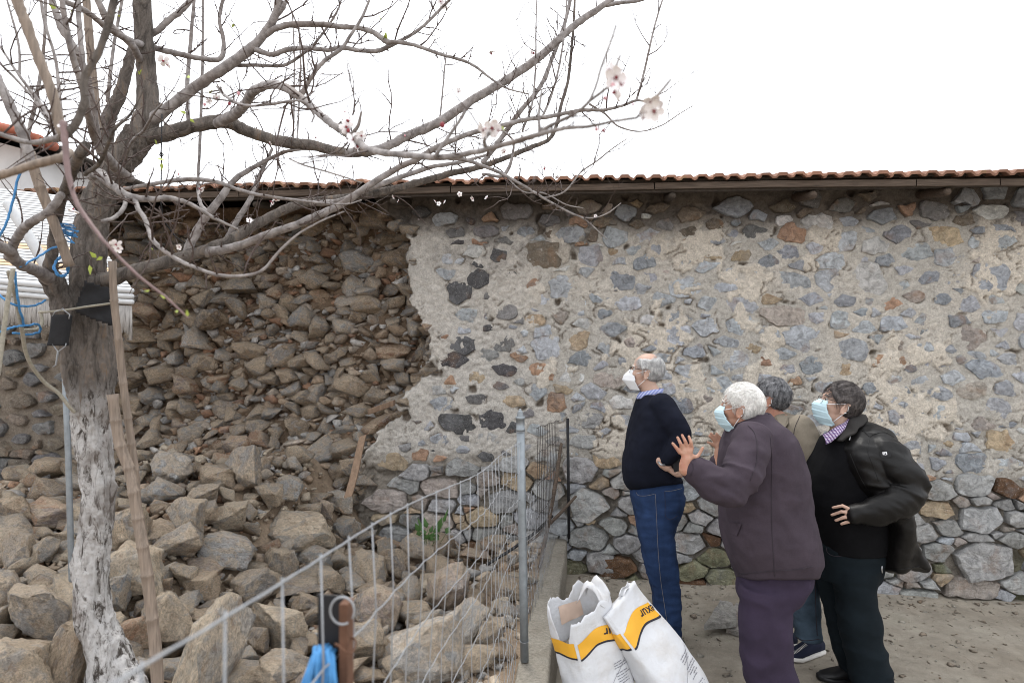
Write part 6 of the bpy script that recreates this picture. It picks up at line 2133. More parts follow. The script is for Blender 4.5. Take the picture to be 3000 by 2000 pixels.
class Man:
    def __init__(s, Z, name_label, skin):
        s.Z = Z; s.body = MB(); s.kids = []; s.label = name_label; s.skin = skin

    def p(s, x, y, dz=0.0): return P(*z5(x, y), s.Z + dz)

    def w(s, px): return px * .6377 * s.Z / FPX

    def secs(s, rows, shrink=1.0, thin=0.0):
        out = []
        for r in rows:
            y, xl, xr, hd = r[:4]; dz = r[4] if len(r) > 4 else 0; tk = r[5] if len(r) > 5 else 0; tr_ = r[6] if len(r) > 6 else 0
            out.append((s.p((xl + xr) / 2, y, dz), (RIGHT + UP * tr_) * max(.02, s.w((xr - xl) / 2) * shrink - thin), (FWD - UP * tk) * max(.02, hd * shrink - thin)))
        rr = []
        keyed = [np.concatenate([np.array(a), np.array(b), np.array(c)]) for a, b, c in out]
        for k in spline(keyed, 4):
            rr.append((Vector(k[:3]), Vector(k[3:6]), Vector(k[6:9])))
        return rr

    def arm(s, rows):
        """rows of (x,y,dz,r)"""
        rr = spline([np.array(list(s.p(a, b, c)) + [r]) for a, b, c, r in rows], 5)
        return [Vector(k[:3]) for k in rr], [k[3] for k in rr]

    def head(s, x, y, th, pitch, dz=0.0, sc=1.0, tilt=0.0):
        th, pt = math.radians(th), math.radians(pitch)
        f0 = -RIGHT * math.cos(th) + FWD * math.sin(th)
        s0 = -FWD * math.cos(th) - RIGHT * math.sin(th)
        f = f0 * math.cos(pt) + UP * math.sin(pt); u = UP * math.cos(pt) - f0 * math.sin(pt)
        tl = math.radians(tilt); s1 = s0 * math.cos(tl) + u * math.sin(tl); u = u * math.cos(tl) - s0 * math.sin(tl)
        s.hf, s.hs, s.hu, s.hc, s.sc = f, s1, u, s.p(x, y, dz), sc
        H = s.H; b = s.body
        E = lambda c, r: b.ell(H(*c), (f * r[0] * sc, s1 * r[1] * sc, u * r[2] * sc), 22, 16)
        E((-.012, 0, .035), (.094, .074, .085)); E((-.02, 0, .015), (.088, .076, .078))
        E((.030, 0, -.012), (.058, .060, .075)); E((.028, 0, -.062), (.052, .050, .052)); E((.055, 0, -.088), (.028, .026, .022))
        E((.076, 0, .028), (.013, .046, .011)); E((.058, .032, -.020), (.026, .024, .020)); E((.058, -.032, -.020), (.026, .024, .020))
        b.cap_tube([H(.080, 0, .018), H(.098, 0, -.010), H(.108, 0, -.030)], [.009 * sc, .011 * sc, .015 * sc], 10)
        E((.084, 0, -.058), (.012, .022, .014))
        for sg in (1, -1):
            c = Vector(H(-.012, sg * .078, -.012))
            fo = (f * math.cos(.25) - u * math.sin(.25)); uo = (u * math.cos(.2) - f * math.sin(.2)); so = (s1 * sg + -f * .45).normalized()
            b.ell(c, (fo * .020 * sc, so * .006 * sc, uo * .032 * sc), 14, 10)
            rim = [c + fo * (.018 * math.cos(a)) * sc + uo * (.030 * math.sin(a)) * sc + so * .007 * sc for a in np.linspace(-1.9, 2.6, 14)]
            b.tube(rim, [.0045 * sc] * 14, 6)
            b.ell(c - uo * .027 * sc - fo * -.008 * sc, (fo * .008 * sc, so * .006 * sc, uo * .009 * sc), 8, 6)

    def H(s, f, sd, u): return s.hc + (s.hf * f + s.hs * sd + s.hu * u) * s.sc

    def eyes(s, brow=None):
        for sg in (1, -1):
            q = MB(); c = s.H(.070, sg * .031, .010); q.ell(c, (s.hf * .012, s.hs * .012, s.hu * .0095), 12, 8)
            o = s.kid('eye', q.mesh('eye'), M_EYEW)
            q = MB(); q.ell(s.H(.079, sg * .033, .010), (s.hf * .0045, s.hs * .006, s.hu * .006), 10, 6)
            s.kids.append((o, 'iris', q.mesh('iris'), M_EYED))
            q = MB(); q.cap_tube([s.H(.082, sg * .014, .028), s.H(.084, sg * .032, .033), s.H(.070, sg * .052, .026)], [.004, .005, .003], 6)
            s.kid('eyebrow', q.mesh('eyebrow'), brow or M_BROW)

    def kid(s, name, me, mat):
        o = link(name, me, mat); s.kids.append(o); return o

    def hair(s, mat, bald=0.0, front=.060, thick=.013, n=900, seed=1, fringe=0.0, side=-.03, nape=-.075, wave=1.0):
        V0, F0 = ico(5)
        c = np.array([-.014, 0, .028]); R = np.array([.094, .0765, .090])
        Pt = V0 * R + c
        f, sd, u = Pt[:, 0], Pt[:, 1], Pt[:, 2]
        q = V0 * 3 + seed
        nz = fbm(q, 400 + seed, 3)
        fl = front - .75 * np.maximum(0, .058 - u) + .012 * nz
        m = sstep(.006, -.010, f - fl) * sstep(-.012, .006, u - (nape + .9 * np.maximum(0, f + .055) + .008 * nz))
        ear = np.hypot((f + .004) / .020, (u + .010) / .034) < 1
        m = np.where(ear & (np.abs(sd) > .05), 0, m)
        if bald:
            top = sstep(.075, .098, u + .02 * nz) * sstep(.10, .02, -f)
            m = m * (1 - bald * top)
        st = fbm(np.stack([V0[:, 0] * 5, V0[:, 1] * 30, V0[:, 2] * 14], 1) + seed, 410, 3)
        t = thick * (0.8 + .35 * nz * wave) + st * .0018
        Pn = c + V0 * (R + (m * t - (1 - m) * .010)[:, None])
        W_ = np.array([list(s.H(*p)) for p in Pn])
        keep = (m[F0].max(1) > .02)
        used_ = np.unique(F0[keep]); mp = -np.ones(len(V0), int); mp[used_] = np.arange(len(used_))
        q = MB(); q.add([Vector(v) for v in W_[used_]], mp[F0[keep]].tolist())
        r = random.Random(seed); nr_ = np.random.default_rng(seed)
        cand_ = np.where(m > .6)[0]
        whorl = np.array([-.085, 0, .085])
        for k in range(n):
            i = int(nr_.choice(cand_)); p0 = Pn[i]; nrm = V0[i]
            d = p0 - whorl; d = d - nrm * d.dot(nrm); d = d / (np.linalg.norm(d) + 1e-6)
            if p0[2] < .03: d = d * .3 + np.array([-.35, 0, -.9]); d = d - nrm * d.dot(nrm); d /= np.linalg.norm(d)
            sdv = np.cross(nrm, d); L = r.uniform(.026, .05); pts = []
            bend = r.uniform(-.16, .16) * wave
            for t in (0, .33, .66, 1):
                pts.append(s.H(*(p0 - nrm * .002 + d * L * t + sdv * L * bend * t * t + nrm * (.0022 * math.sin(t * 3) + r.uniform(0, .0008) - .0025 * t))))
            wd = r.uniform(.0005, .0010)
            q.tube(pts, [wd, wd * 1.1, wd * .8, wd * .2], 3, False)
        return s.kid('hair', q.mesh('hair'), mat)

    def mask(s, mat, ffp=False):
        nv, nt = 44, 25
        V, F = [], []
        for i in range(nv):
            v = i / (nv - 1); u = .004 - .122 * v
            for j in range(nt):
                t = -1 + 2 * j / (nt - 1)
                if ffp:
                    f0 = np.interp(v, [0, .3, .55, 1], [.106, .138, .146, .088])
                    wd = np.interp(v, [0, .5, 1], [.040, .062, .050])
                    back = np.interp(v, [0, .5, 1], [.045, .088, .062])
                else:
                    f0 = np.interp(v, [0, .2, .4, .65, .85, 1], [.102, .127, .126, .112, .092, .068])
                    f0 += (.006 * (1 - ((v * 4.2) % 1)) if .12 < v < .92 else 0)
                    wd = np.interp(v, [0, .25, .7, 1], [.050, .064, .068, .052])
                    back = np.interp(v, [0, .25, .7, .9, 1], [.034, .060, .076, .078, .050])
                V.append(s.H(f0 - back * abs(t) ** (1.35 if ffp else 1.9), t * wd * 1.02, u - .006 * (1 - t * t) * v))
        for i in range(nv - 1):
            for j in range(nt - 1): F.append([i * nt + j, i * nt + j + 1, (i + 1) * nt + j + 1, (i + 1) * nt + j])
        q = MB(); q.add(V, F); me = q.mesh('face_mask')
        o = s.kid('face_mask', me, mat)
        md = o.modifiers.new('t', 'SOLIDIFY'); md.thickness = .003; md.offset = 1
        for sg in (1, -1):
            q = MB()
            e = 0 if sg < 0 else nt - 1
            top = V[(8 if ffp else 6) * nt + e]; bot = V[(nv - 9) * nt + e]
            q.tube([top, Vector(top).lerp(s.H(-.010, sg * .080, .012), .5) + s.hs * sg * .003, s.H(-.010, sg * .082, .014), s.H(-.026, sg * .083, .006), s.H(-.028, sg * .082, -.02)], .0019, 5)
            q.tube([bot, Vector(bot).lerp(s.H(-.012, sg * .078, -.038), .55) + s.hs * sg * .003, s.H(-.014, sg * .080, -.036), s.H(-.024, sg * .081, -.028)], .0019, 5)
            s.kids.append((o, 'ear_loop', q.mesh('ear_loop'), M_ELAST))

    def glasses(s, drop=0.0):
        q = MB()
        for sg in (1, -1):
            q.tube([s.H(.094, sg * .062, .016 - drop), s.H(.05, sg * .074, .017 - drop), s.H(-.012, sg * .080, .018)], [.0019, .0018, .0016], 6)
            c = [s.H(.100 - .004 * abs(math.cos(a)), sg * (.034 + .027 * math.cos(a)), .004 - drop + .018 * math.sin(a)) for a in np.linspace(0, 6.283, 20)]
            q.tube(c, .0014, 5, False)
        q.tube([s.H(.102, -.009, .010 - drop), s.H(.108, 0, .013 - drop), s.H(.102, .009, .010 - drop)], .0014, 5)
        o = s.kid('spectacles', q.mesh('spectacles'), M_GLASSF)
        q = MB()
        for sg in (1, -1):
            q.add([s.H(.0995 - .004 * abs(math.cos(a)), sg * (.034 + .026 * math.cos(a)), .004 - drop + .017 * math.sin(a)) for a in np.linspace(0, 5.98, 20)], [list(range(20))])
        s.kids.append((o, 'lens', q.mesh('lens', False), M_LENS))

    def neck(s, base, r=.056):
        s.body.cap_tube([s.H(-.015, 0, -.03), s.H(-.022, 0, -.085), base], [.052 * s.sc, .052 * s.sc, r], 18)

    def fingers(s, conv, Z, palm, wrist, fs, thumb, r=.0092, fore=None):
        b = s.body
        W3 = [P(*conv(*w_[:2]), Z + (w_[2] if len(w_) > 2 else 0)) for w_ in wrist]
        pc = P(*conv(*palm[:2]), Z + (palm[2] if len(palm) > 2 else 0))
        pk = []
        for k, f in enumerate(fs + [thumb]):
            pts = [P(*conv(*q[:2]), Z + (q[2] if len(q) > 2 else 0)) for q in f]
            b.cap_tube(pts, [r * 1.12, r * 1.02, r * .84] if len(pts) == 3 else r, 10)
            b.cap_tube([W3[0].lerp(pc, .35), pc.lerp(pts[0], .55), pts[0]], [.017, .0145, r * 1.15], 10)
            pk.append(pts[0])
        b.cap_tube([W3[-1], W3[0], W3[0].lerp(pc, .5)], [.029, .025, .024], 12)

    def plain_hand(s, wrist, d, n, curl=.5):
        d, n = Vector(d).normalized(), Vector(n).normalized(); sd = d.cross(n)
        for k, L in enumerate((.070, .078, .073, .058)):
            o = sd * (.030 - .020 * k)
            b0 = wrist + d * .088 + o
            s.body.cap_tube([b0, b0 + d * L * .5 - n * .012 * curl, b0 + d * L * (1 - .35 * curl) - n * .045 * curl], [.0095, .009, .007], 9)
            s.body.cap_tube([wrist, wrist + d * .045 + o * .8, b0], [.022, .017, .0105], 9)
        t0 = wrist + d * .03 + sd * .03
        s.body.cap_tube([t0, t0 + d * .035 + sd * .022, t0 + d * .068 + sd * .024 - n * .015], [.012, .0105, .008], 9)

    def finish(s, vox=.0050):
        me = s.body.remesh('person', vox, 2, .45)
        o = link('person', me, s.skin)
        tag(o, s.label, 'person', None)
        for k in s.kids:
            if isinstance(k, tuple):
                par, nm, m, mt = k
                c = link(nm, m, mt); c.parent = par
            else: k.parent = o
        return o


def folds(seed, amp, sc, extra=None):
    def d(co, no):
        a = fbm(co * np.array(sc), seed, 3)
        b = 1 - np.abs(fbm(co * np.array(sc) * 1.7 + 5, seed + 3, 2)) * 2
        n = (a * .6 + b * .5) * amp + fbm(co * 40, seed + 5, 2) * .0012
        if extra is not None: n = n + extra(co)
        return co + no * n[:, None]
    return d


def bvh_of(o):
    me = o.data
    return BVHTree.FromPolygons([v.co[:] for v in me.vertices], [p.vertices[:] for p in me.polygons])


CAMV = Vector((0, 0, CAM_H))


def drape(bv, pxs, off=.001):
    """points on a garment's surface under photo pixels"""
    out = []
    for (x, y) in pxs:
        d = (P(x, y, 1) - CAMV).normalized()
        h = bv.ray_cast(CAMV, d)
        if h[0] is not None: out.append(h[0] + h[1].normalized() * off * (1 if h[1].dot(d) < 0 else -1))
    return out


def seam(garment, bv, pts, r, name, mat, n=8, conv=z5):
    rows = spline([np.array(conv(*p), dtype=float) for p in pts], n)
    pp = drape(bv, [tuple(a) for a in rows])
    pp2 = [pp[0]] if pp else []
    for p in pp[1:]:
        if (p - pp2[-1]).length < .12: pp2.append(p)
    if len(pp2) < 3: return None
    q = MB(); q.tube(pp2, r, 5)
    o = q.obj(name, mat); o.parent = garment
    return o


def band(center, a, b, up, r0, r1, h, front=0.0, n=30, fdir=None):
    """collar: ring flaring from r0 (bottom) to r1 (top)"""
    V, F = [], []
    for k, (r, z) in enumerate([(r0, 0), ((r0 + r1) / 2 + .002, h * .55), (r1, h)]):
        for i in range(n):
            t = 2 * math.pi * i / n
            d = a * math.cos(t) + b * math.sin(t)
            dip = front * max(0, d.dot(fdir)) if fdir is not None else 0
            V.append(center + d * r + up * (z - dip))
    for k in range(2):
        for i in range(n):
            j = (i + 1) % n
            F.append([k * n + i, k * n + j, (k + 1) * n + j, (k + 1) * n + i])
    q = MB(); q.add(V, F); return q


def shoe(s, heel, toe, name, mat, sole, w=.047, hgt=.075, stripes=False):
    d = (toe - heel); L = d.length; d = d.normalized(); sd = d.cross(UP).normalized()
    q = MB()
    rows = [(-.03, .030, .055), (0.02, .038, .072), (.25 * L, .040, .075), (.5 * L, .046, .052), (.75 * L, .049, .034), (.93 * L, .038, .024), (1.02 * L, .016, .012)]
    q.loft([(heel + d * a + UP * (h * .5 + .018), sd * ww, UP * (h * .5 + .004)) for a, ww, h in rows], 18, 2.6)
    o = s.kid(name, q.mesh(name), mat)
    q = MB()
    q.loft([(heel + d * a + UP * .014 * (1 + (.5 if a > .9 * L else 0)), sd * (ww + .006), UP * .014) for a, ww, h in rows], 18, 4)
    s.kids.append((o, 'sole', q.mesh('sole'), sole))
    if stripes:
        q = MB()
        for k in range(12):
            a = (.42 + .042 * k) * L; 
            hh = np.interp(a, [r[0] for r in rows], [r[2] for r in rows]) + .020
            ww = np.interp(a, [r[0] for r in rows], [r[1] for r in rows])
            q.tube([heel + d * (a + .012 * c) + sd * (ww * .96 * math.cos(t)) * -1 + UP * (.014 + (hh - .012) * math.sin(t)) for t, c in ((.45, 0), (.8, .3), (1.15, .6), (1.5, 1))], .0022, 5)
        s.kids.append((o, 'stripe', q.mesh('stripe'), M_SOLE))


def decal(bv, outline, name, mat, par, off=.003, conv=z5):
    r = drape(bv, [conv(*p) for p in outline], off)
    if len(r) < 3: return
    n = len(r); d = (r[0] - CAMV).normalized() * .003
    q = MB(); q.add(r + [v + d for v in r], [list(range(n)), list(range(2 * n - 1, n - 1, -1))] + [[i, (i + 1) % n, n + (i + 1) % n, n + i] for i in range(n)])
    o = q.obj(name, mat, None, False); o.parent = par; return o


# ------------------------------------------------------------------ man in the navy sweater
m = Man(4.1, 'standing man in a navy sweater and blue jeans with hands behind his back, white respirator', M_SKIN1)
m.head(302, 140, 15, 6, 0, .94)
m.neck(m.p(335, 262, 0), .064)
TOR = [(240, 285, 395, .115), (270, 264, 425, .185), (320, 249, 440, .215), (400, 226, 442, .225), (480, 209, 442, .222), (560, 197, 446, .215), (620, 201, 452, .208, 0, .12, .05), (652, 216, 462, .20, 0, .2, .1), (668, 234, 464, .19, 0, .24, .12)]
HIP = [(600, 236, 446, .17), (645, 236, 462, .175), (690, 236, 468, .18), (730, 241, 470, .18), (780, 250, 458, .175), (830, 260, 438, .16), (870, 268, 430, .14)]
LEGN = [(790, 256, 452, .088, -.085), (840, 264, 433, .088, -.085), (950, 286, 431, .082, -.09), (1050, 306, 446, .078, -.09), (1140, 333, 458, .072, -.09), (1200, 337, 461, .07, -.09), (1270, 351, 461, .068, -.09), (1330, 378, 461, .066, -.09), (1392, 405, 463, .064, -.09)]
LEGF = [(a, b - 6, c - 14, d, .09) for a, b, c, d, e in LEGN]
b = m.body
b.loft(m.secs(TOR, 1, .034), 24); b.loft(m.secs(HIP, 1, .034), 24); b.loft(m.secs(LEGN, 1, .026), 16); b.loft(m.secs(LEGF, 1, .026), 16)
LA = [(372, 290, -.16, .072), (420, 360, -.22, .068), (462, 425, -.25, .060), (440, 490, -.25, .052), (398, 540, -.22, .043)]
RA = [(372, 290, .16, .07), (425, 360, .2, .066), (466, 420, .2, .058), (452, 490, .12, .05), (430, 540, .02, .042)]
for A_ in (LA, RA):
    pp, rr = m.arm(A_); b.cap_tube(pp, [r - .018 for r in rr], 12)
c13 = lambda x, y: (1780 + x / 5.227, 1340 + y / 5.227)
m.fingers(c13, 3.88, (965, 190), [(850, 110), (800, 40, .01)], [[(1010, 225), (1060, 235, -.01), (1074, 165, -.012)], [(1045, 250), (1105, 250, -.005), (1114, 155, -.01)], [(1055, 270), (1130, 272, 0), (1150, 200, -.005)], [(1060, 275, .02), (1140, 285, .02), (1165, 230, .015)]], [(950, 130, .02), (990, 90, .05), (1040, 40, .045)])
m.plain_hand(m.p(432, 545, .02), RIGHT * .8 - UP * .5, -FWD * .3 + UP, .4)
pp, rr = m.arm(RA)
sw = MB(); sw.loft(m.secs(TOR), 32)
for A_ in (LA, RA):
    pp, rr = m.arm(A_); sw.cap_tube(pp, rr, 16)
osw = m.kid('sweater', sw.remesh('sweater', .009, 6, .5, folds(500, .007, (6, 6, 9))), M_NAVY)
jn = MB(); jn.loft(m.secs(HIP), 28); jn.loft(m.secs(LEGN), 22); jn.loft(m.secs(LEGF), 22)
ojn = m.kid('jeans', jn.remesh('jeans', .009, 5, .5, folds(510, .012, (4, 4, 12))), M_JEANS)
bv = bvh_of(ojn)
for pts_, mt in (([(345, 700), (350, 800), (357, 950), (368, 1080), (385, 1200), (405, 1330)], M_STITCH), ([(388, 690), (390, 750), (391, 800), (415, 818), (446, 800)], M_SEAM), ([(388, 688), (425, 684), (467, 674)], M_STITCH), ([(257, 692), (268, 706), (300, 708), (342, 700)], M_STITCH)):
    seam(ojn, bv, pts_, .0013, 'stitching', mt)
bv = bvh_of(osw)
seam(osw, bv, [(236, 684), (300, 690), (380, 682), (462, 662)], .003, 'hem_rib', M_NAVY)
m.eyes(M_BROWW); m.hair(M_HSILV, .85, .052, .011, 1300, 3, nape=-.070); m.mask(M_MASKW, True); m.glasses()
fr = m.p(318, 248, 0)
q = band(fr, RIGHT, FWD, (UP + RIGHT * .35).normalized(), .073, .068, .045, .02, 30, -RIGHT)
o = m.kid('shirt_collar', q.mesh('shirt_collar'), M_BLUESTRIPE); md = o.modifiers.new('t', 'SOLIDIFY'); md.thickness = .003
wc = m.p(366, 560, -.26)
q = MB(); q.tube([m.p(358, 552, -.27), m.p(370, 566, -.29), m.p(388, 568, -.28)], .006, 8); m.kid('wrist_watch', q.mesh('wrist_watch'), M_METALZ)
g = lambda x, y, Z: P(*z5(x, y), Z)
shoe(m, m.p(452, 1440, -.09) * 1.0 - UP * m.p(452, 1440, -.09).z, m.p(330, 1440, -.12) - UP * m.p(330, 1440, -.12).z, 'shoe', M_SHOEK, M_SOLE)
shoe(m, m.p(440, 1400, .09) - UP * m.p(440, 1400, .09).z, m.p(322, 1400, .12) - UP * m.p(322, 1400, .12).z, 'shoe', M_SHOEK, M_SOLE)
m.finish()
ph = MB(); c = P(*c13(1064, 105), 3.865)
ph.box(c, (.038, .0045, .027), Matrix.Rotation(YAW, 3, 'Z') @ Matrix.Rotation(math.radians(75), 3, 'Y'))
o = ph.obj('phone', M_RUBBER, None, False); md = o.modifiers.new('b', 'BEVEL'); md.width = .003; md.segments = 2
tag(o, 'black phone held behind the back of the man in the navy sweater', 'phone')

# ------------------------------------------------------------------ man in the beige jacket (behind)
m = Man(3.95, 'grey haired man in a beige jacket and faded jeans, mostly hidden behind the old man', M_SKIN3)
m.head(874, 262, 35, 6, 0, .98)
m.neck(m.p(915, 375, .02), .064)
TOR = [(330, 885, 965, .10), (362, 862, 1012, .16), (400, 850, 1056, .2), (460, 842, 1082, .215), (560, 840, 1094, .215), (700, 842, 1094, .21), (800, 850, 1085, .2), (880, 860, 1080, .19)]
HIP = [(840, 872, 1076, .17), (920, 880, 1080, .175), (1000, 890, 1080, .17), (1040, 900, 1080, .16)]
LEGN = [(990, 955, 1080, .09, -.10), (1070, 950, 1086, .088, -.10), (1150, 958, 1090, .08, -.10), (1230, 970, 1094, .076, -.10), (1310, 988, 1098, .074, -.10), (1362, 995, 1102, .076, -.10)]
LEGF = [(990, 890, 1010, .09, .10), (1100, 880, 990, .085, .12), (1200, 876, 980, .078, .14), (1290, 886, 984, .072, .15)]
b = m.body
for R_ in (TOR, HIP, LEGN, LEGF): b.loft(m.secs(R_, 1, .034), 20)
LA = [(1010, 400, -.16, .078), (1050, 480, -.2, .074), (1072, 570, -.22, .068), (1040, 660, -.24, .058), (980, 720, -.26, .046)]
RA = [(1010, 400, .16, .076), (1050, 500, .2, .07), (1050, 580, .2, .064), (1000, 660, .14, .054), (950, 700, .06, .045)]
for A_ in (LA, RA):
    pp, rr = m.arm(A_); b.cap_tube(pp, [r - .02 for r in rr], 12)
m.plain_hand(m.p(965, 735, -.27), -RIGHT - UP * .4, -FWD, .5); m.plain_hand(m.p(940, 705, .05), -RIGHT - UP * .3, -FWD, .5)
jk = MB(); jk.loft(m.secs(TOR), 32)
for A_ in (LA, RA):
    pp, rr = m.arm(A_); jk.cap_tube(pp, rr, 16)
ojk = m.kid('beige_jacket', jk.remesh('beige_jacket', .008, 5, .5, folds(520, .010, (6, 6, 9))), M_BEIGEJ)
bv = bvh_of(ojk)
seam(ojk, bv, [(1010, 340), (985, 400), (978, 470), (985, 560)], .0016, 'sleeve_seam', M_SEAM)
cp = [(905, 350), (935, 322), (958, 350), (962, 380), (945, 402), (925, 395)]
q = MB(); ring = drape(bv, [z5(*p) for p in cp], .012)
if len(ring) > 3:
    q.add(ring + [r + FWD * .006 for r in ring], [list(range(len(ring))), list(range(2 * len(ring) - 1, len(ring) - 1, -1))] + [[i, (i + 1) % len(ring), len(ring) + (i + 1) % len(ring), len(ring) + i] for i in range(len(ring))])
    o = q.obj('collar_flap', M_BEIGEJ, None, False); o.parent = ojk
jn = MB()
for R_ in (HIP, LEGN, LEGF): jn.loft(m.secs(R_), 22)
ojn = m.kid('jeans', jn.remesh('jeans', .009, 4, .5, folds(530, .011, (4, 4, 12))), M_JEANS2)
seam(ojn, bvh_of(ojn), [(1078, 1080), (1080, 1160), (1082, 1250), (1088, 1350)], .0022, 'side_seam', M_SEAM)
seam(ojn, bvh_of(ojn), [(990, 1355), (1030, 1372), (1098, 1366)], .002, 'hem_stitch', M_SEAM)
m.eyes(); m.hair(M_HGREY, 0, .058, .014, 1300, 5, side=-.03, nape=-.07); m.mask(M_MASKB)
q = band(m.p(905, 372, 0), RIGHT, FWD, (UP + RIGHT * .3).normalized(), .074, .068, .045, .03, 30, -RIGHT)
o = m.kid('shirt_collar', q.mesh('shirt_collar'), M_BLUESHIRT); md = o.modifiers.new('t', 'SOLIDIFY'); md.thickness = .003
h = on_z(*z5(1090, 1432), .0); t_ = on_z(*z5(985, 1462), .0)
shoe(m, h, h + (t_ - h).normalized() * .235, 'running_shoe', M_SHOE, M_SOLE, stripes=True)
h = m.p(965, 1300, .15); h.z = 0; shoe(m, h, h + (-RIGHT - FWD * .2) * .25, 'running_shoe', M_SHOE, M_SOLE)
m.finish()

# ------------------------------------------------------------------ old man in the purple grey coat
m = Man(3.3, 'white haired old man in a purple grey coat raising both hands, blue surgical mask', M_SKIN2)
m.head(738, 304, 29, 2, 0, .96)
m.neck(m.p(805, 420, .02), .066)
TOR = [(338, 770, 862, .085), (362, 728, 892, .13), (395, 698, 928, .185), (450, 672, 968, .22), (520, 656, 1002, .228), (600, 650, 1020, .228), (700, 645, 1035, .23), (800, 655, 1050, .235), (900, 670, 1074, .238, 0, .08), (1000, 699, 1083, .23, 0, .2), (1056, 726, 1073, .215, 0, .30), (1086, 733, 1067, .205, 0, .33)]
HIP = [(1030, 750, 1060, .17), (1090, 738, 1048, .175), (1130, 736, 1015, .17), (1180, 740, 985, .16)]
LEGN = [(1120, 738, 985, .10, -.08), (1200, 740, 962, .098, -.08), (1300, 742, 962, .092, -.08), (1400, 746, 957, .088, -.08), (1480, 752, 965, .086, -.08), (1570, 770, 992, .086, -.08), (1640, 790, 1000, .086, -.08), (1712, 815, 1010, .084, -.08)]
LEGF = [(a, b_ + 15, c - 6, d, .10) for a, b_, c, d, e in LEGN]
b = m.body
for R_ in (TOR, HIP, LEGN, LEGF): b.loft(m.secs(R_, 1, .042), 22)
LA = [(790, 455, -.17, .088), (768, 540, -.24, .082), (735, 630, -.28, .076), (690, 672, -.29, .073), (620, 655, -.28, .066), (565, 620, -.26, .058), (512, 584, -.25, .050)]
RA = [(760, 450, .15, .085), (715, 520, .22, .078), (690, 600, .25, .07), (668, 590, .25, .06), (640, 560, .24, .05)]
for A_ in (LA, RA):
    pp, rr = m.arm(A_); b.cap_tube(pp, [r - .02 for r in rr], 12)
ce = lambda x, y: (1940 + x / 5.227, 1100 + y / 5.227)
m.fingers(ce, 3.03, (395, 1195), [(345, 1360), (355, 1440)], [[(455, 1105), (440, 1015, -.01), (408, 930, .0)], [(378, 1095), (352, 1000, -.01), (306, 912, .0)], [(312, 1120), (280, 1035, -.01), (236, 945, .0)], [(268, 1175), (218, 1105, -.005), (160, 1036, .0)]], [(520, 1260, .01), (572, 1195, .015), (622, 1104, .015)], .0080)
m.fingers(ce, 3.52, (872, 1065), [(872, 1230), (872, 1330)], [[(905, 1010), (878, 945), (832, 886)], [(852, 1008), (802, 942), (744, 884)], [(828, 1030), (778, 972), (724, 926)], [(818, 1085), (762, 1050), (698, 1018)]], [(915, 1080, .02), (930, 1020, .03), (925, 960, .03)], .0082)
cf = MB(); cf.loft(m.secs(TOR), 34)
for A_ in (LA, RA):
    pp, rr = m.arm(A_); cf.cap_tube(pp, rr, 18)
EL = np.array(m.p(690, 660, -.3))


def crease(co):
    r = np.sqrt(((co - EL) ** 2).sum(1))
    n = 1 - 2.2 * np.abs(fbm(co @ np.array([[9., 2, 3], [2, 9, 2], [5, 3, 16]]), 641, 2))
    return np.exp(-(r / .2) ** 2) * .016 * n


oc = m.kid('coat', cf.remesh('coat', .0075, 5, .5, folds(540, .015, (4.5, 4.5, 4.5), crease)), M_COAT)
bv = bvh_of(oc)
for pts_, r_ in (([(872, 430), (880, 560), (878, 700), (880, 850), (888, 1000), (893, 1078)], .0016), ([(733, 1068), (800, 1062), (900, 1052), (1000, 1045), (1068, 1030)], .0018), ([(770, 385), (800, 420), (812, 480), (808, 560), (780, 640)], .0018),
                 ([(690, 392), (760, 388), (850, 392), (920, 420)], .0012), ([(500, 540), (520, 575), (505, 620)], .0016)):
    seam(oc, bv, pts_, r_, 'seam', M_SEAM)
decal(bv, [(657, 822), (690, 828), (720, 832), (746, 836), (736, 862), (724, 890), (700, 880), (664, 856)], 'pocket_flap', M_COAT, oc, .007)
q = band(m.p(818, 372, .0), RIGHT, FWD, (UP - RIGHT * .45).normalized(), .088, .076, .05, .0, 30, -RIGHT)
o = q.obj('coat_collar', M_COAT); o.parent = oc; md = o.modifiers.new('t', 'SOLIDIFY'); md.thickness = .007
tr = MB()
for R_ in (HIP, LEGN, LEGF): tr.loft(m.secs(R_), 24)
m.kid('trousers', tr.remesh('trousers', .009, 5, .5, folds(550, .020, (4, 4, 6))), M_PURPTR)
m.eyes(M_BROWW); m.hair(M_HWHITE, .0, .062, .012, 2400, 7, nape=-.082, wave=.6); m.mask(M_MASKB)
for dz, dx in ((-.08, 0), (.10, -10)):
    h = m.p(985 + dx, 1720, dz); h.z = 0; shoe(m, h, h - RIGHT * .27, 'shoe', M_SHOEK, M_SHOEK)
m.finish(.0040)

# ------------------------------------------------------------------ man in the leather jacket
m = Man(3.6, 'man in an open black leather jacket, spectacles and blue mask, hand on hip', M_SKIN1)
m.head(1190, 290, 13, 15, 0, 1.0)
m.neck(m.p(1215, 428, .0), .066)
TOR = [(425, 1150, 1265, .10), (455, 1120, 1320, .165), (500, 1098, 1350, .19), (560, 1066, 1372, .2), (640, 1040, 1385, .205), (720, 1038, 1390, .21), (800, 1056, 1388, .21), (880, 1078, 1386, .205), (945, 1092, 1382, .195)]
HIP = [(900, 1090, 1384, .175), (960, 1084, 1380, .18), (1020, 1082, 1372, .175), (1080, 1090, 1358, .165)]
LEGN = [(1030, 1165, 1372, .098, -.09), (1100, 1170, 1352, .096, -.09), (1180, 1180, 1350, .09, -.09), (1260, 1190, 1370, .084, -.09), (1400, 1222, 1392, .08, -.09), (1500, 1240, 1416, .078, -.09), (1572, 1250, 1432, .078, -.09)]
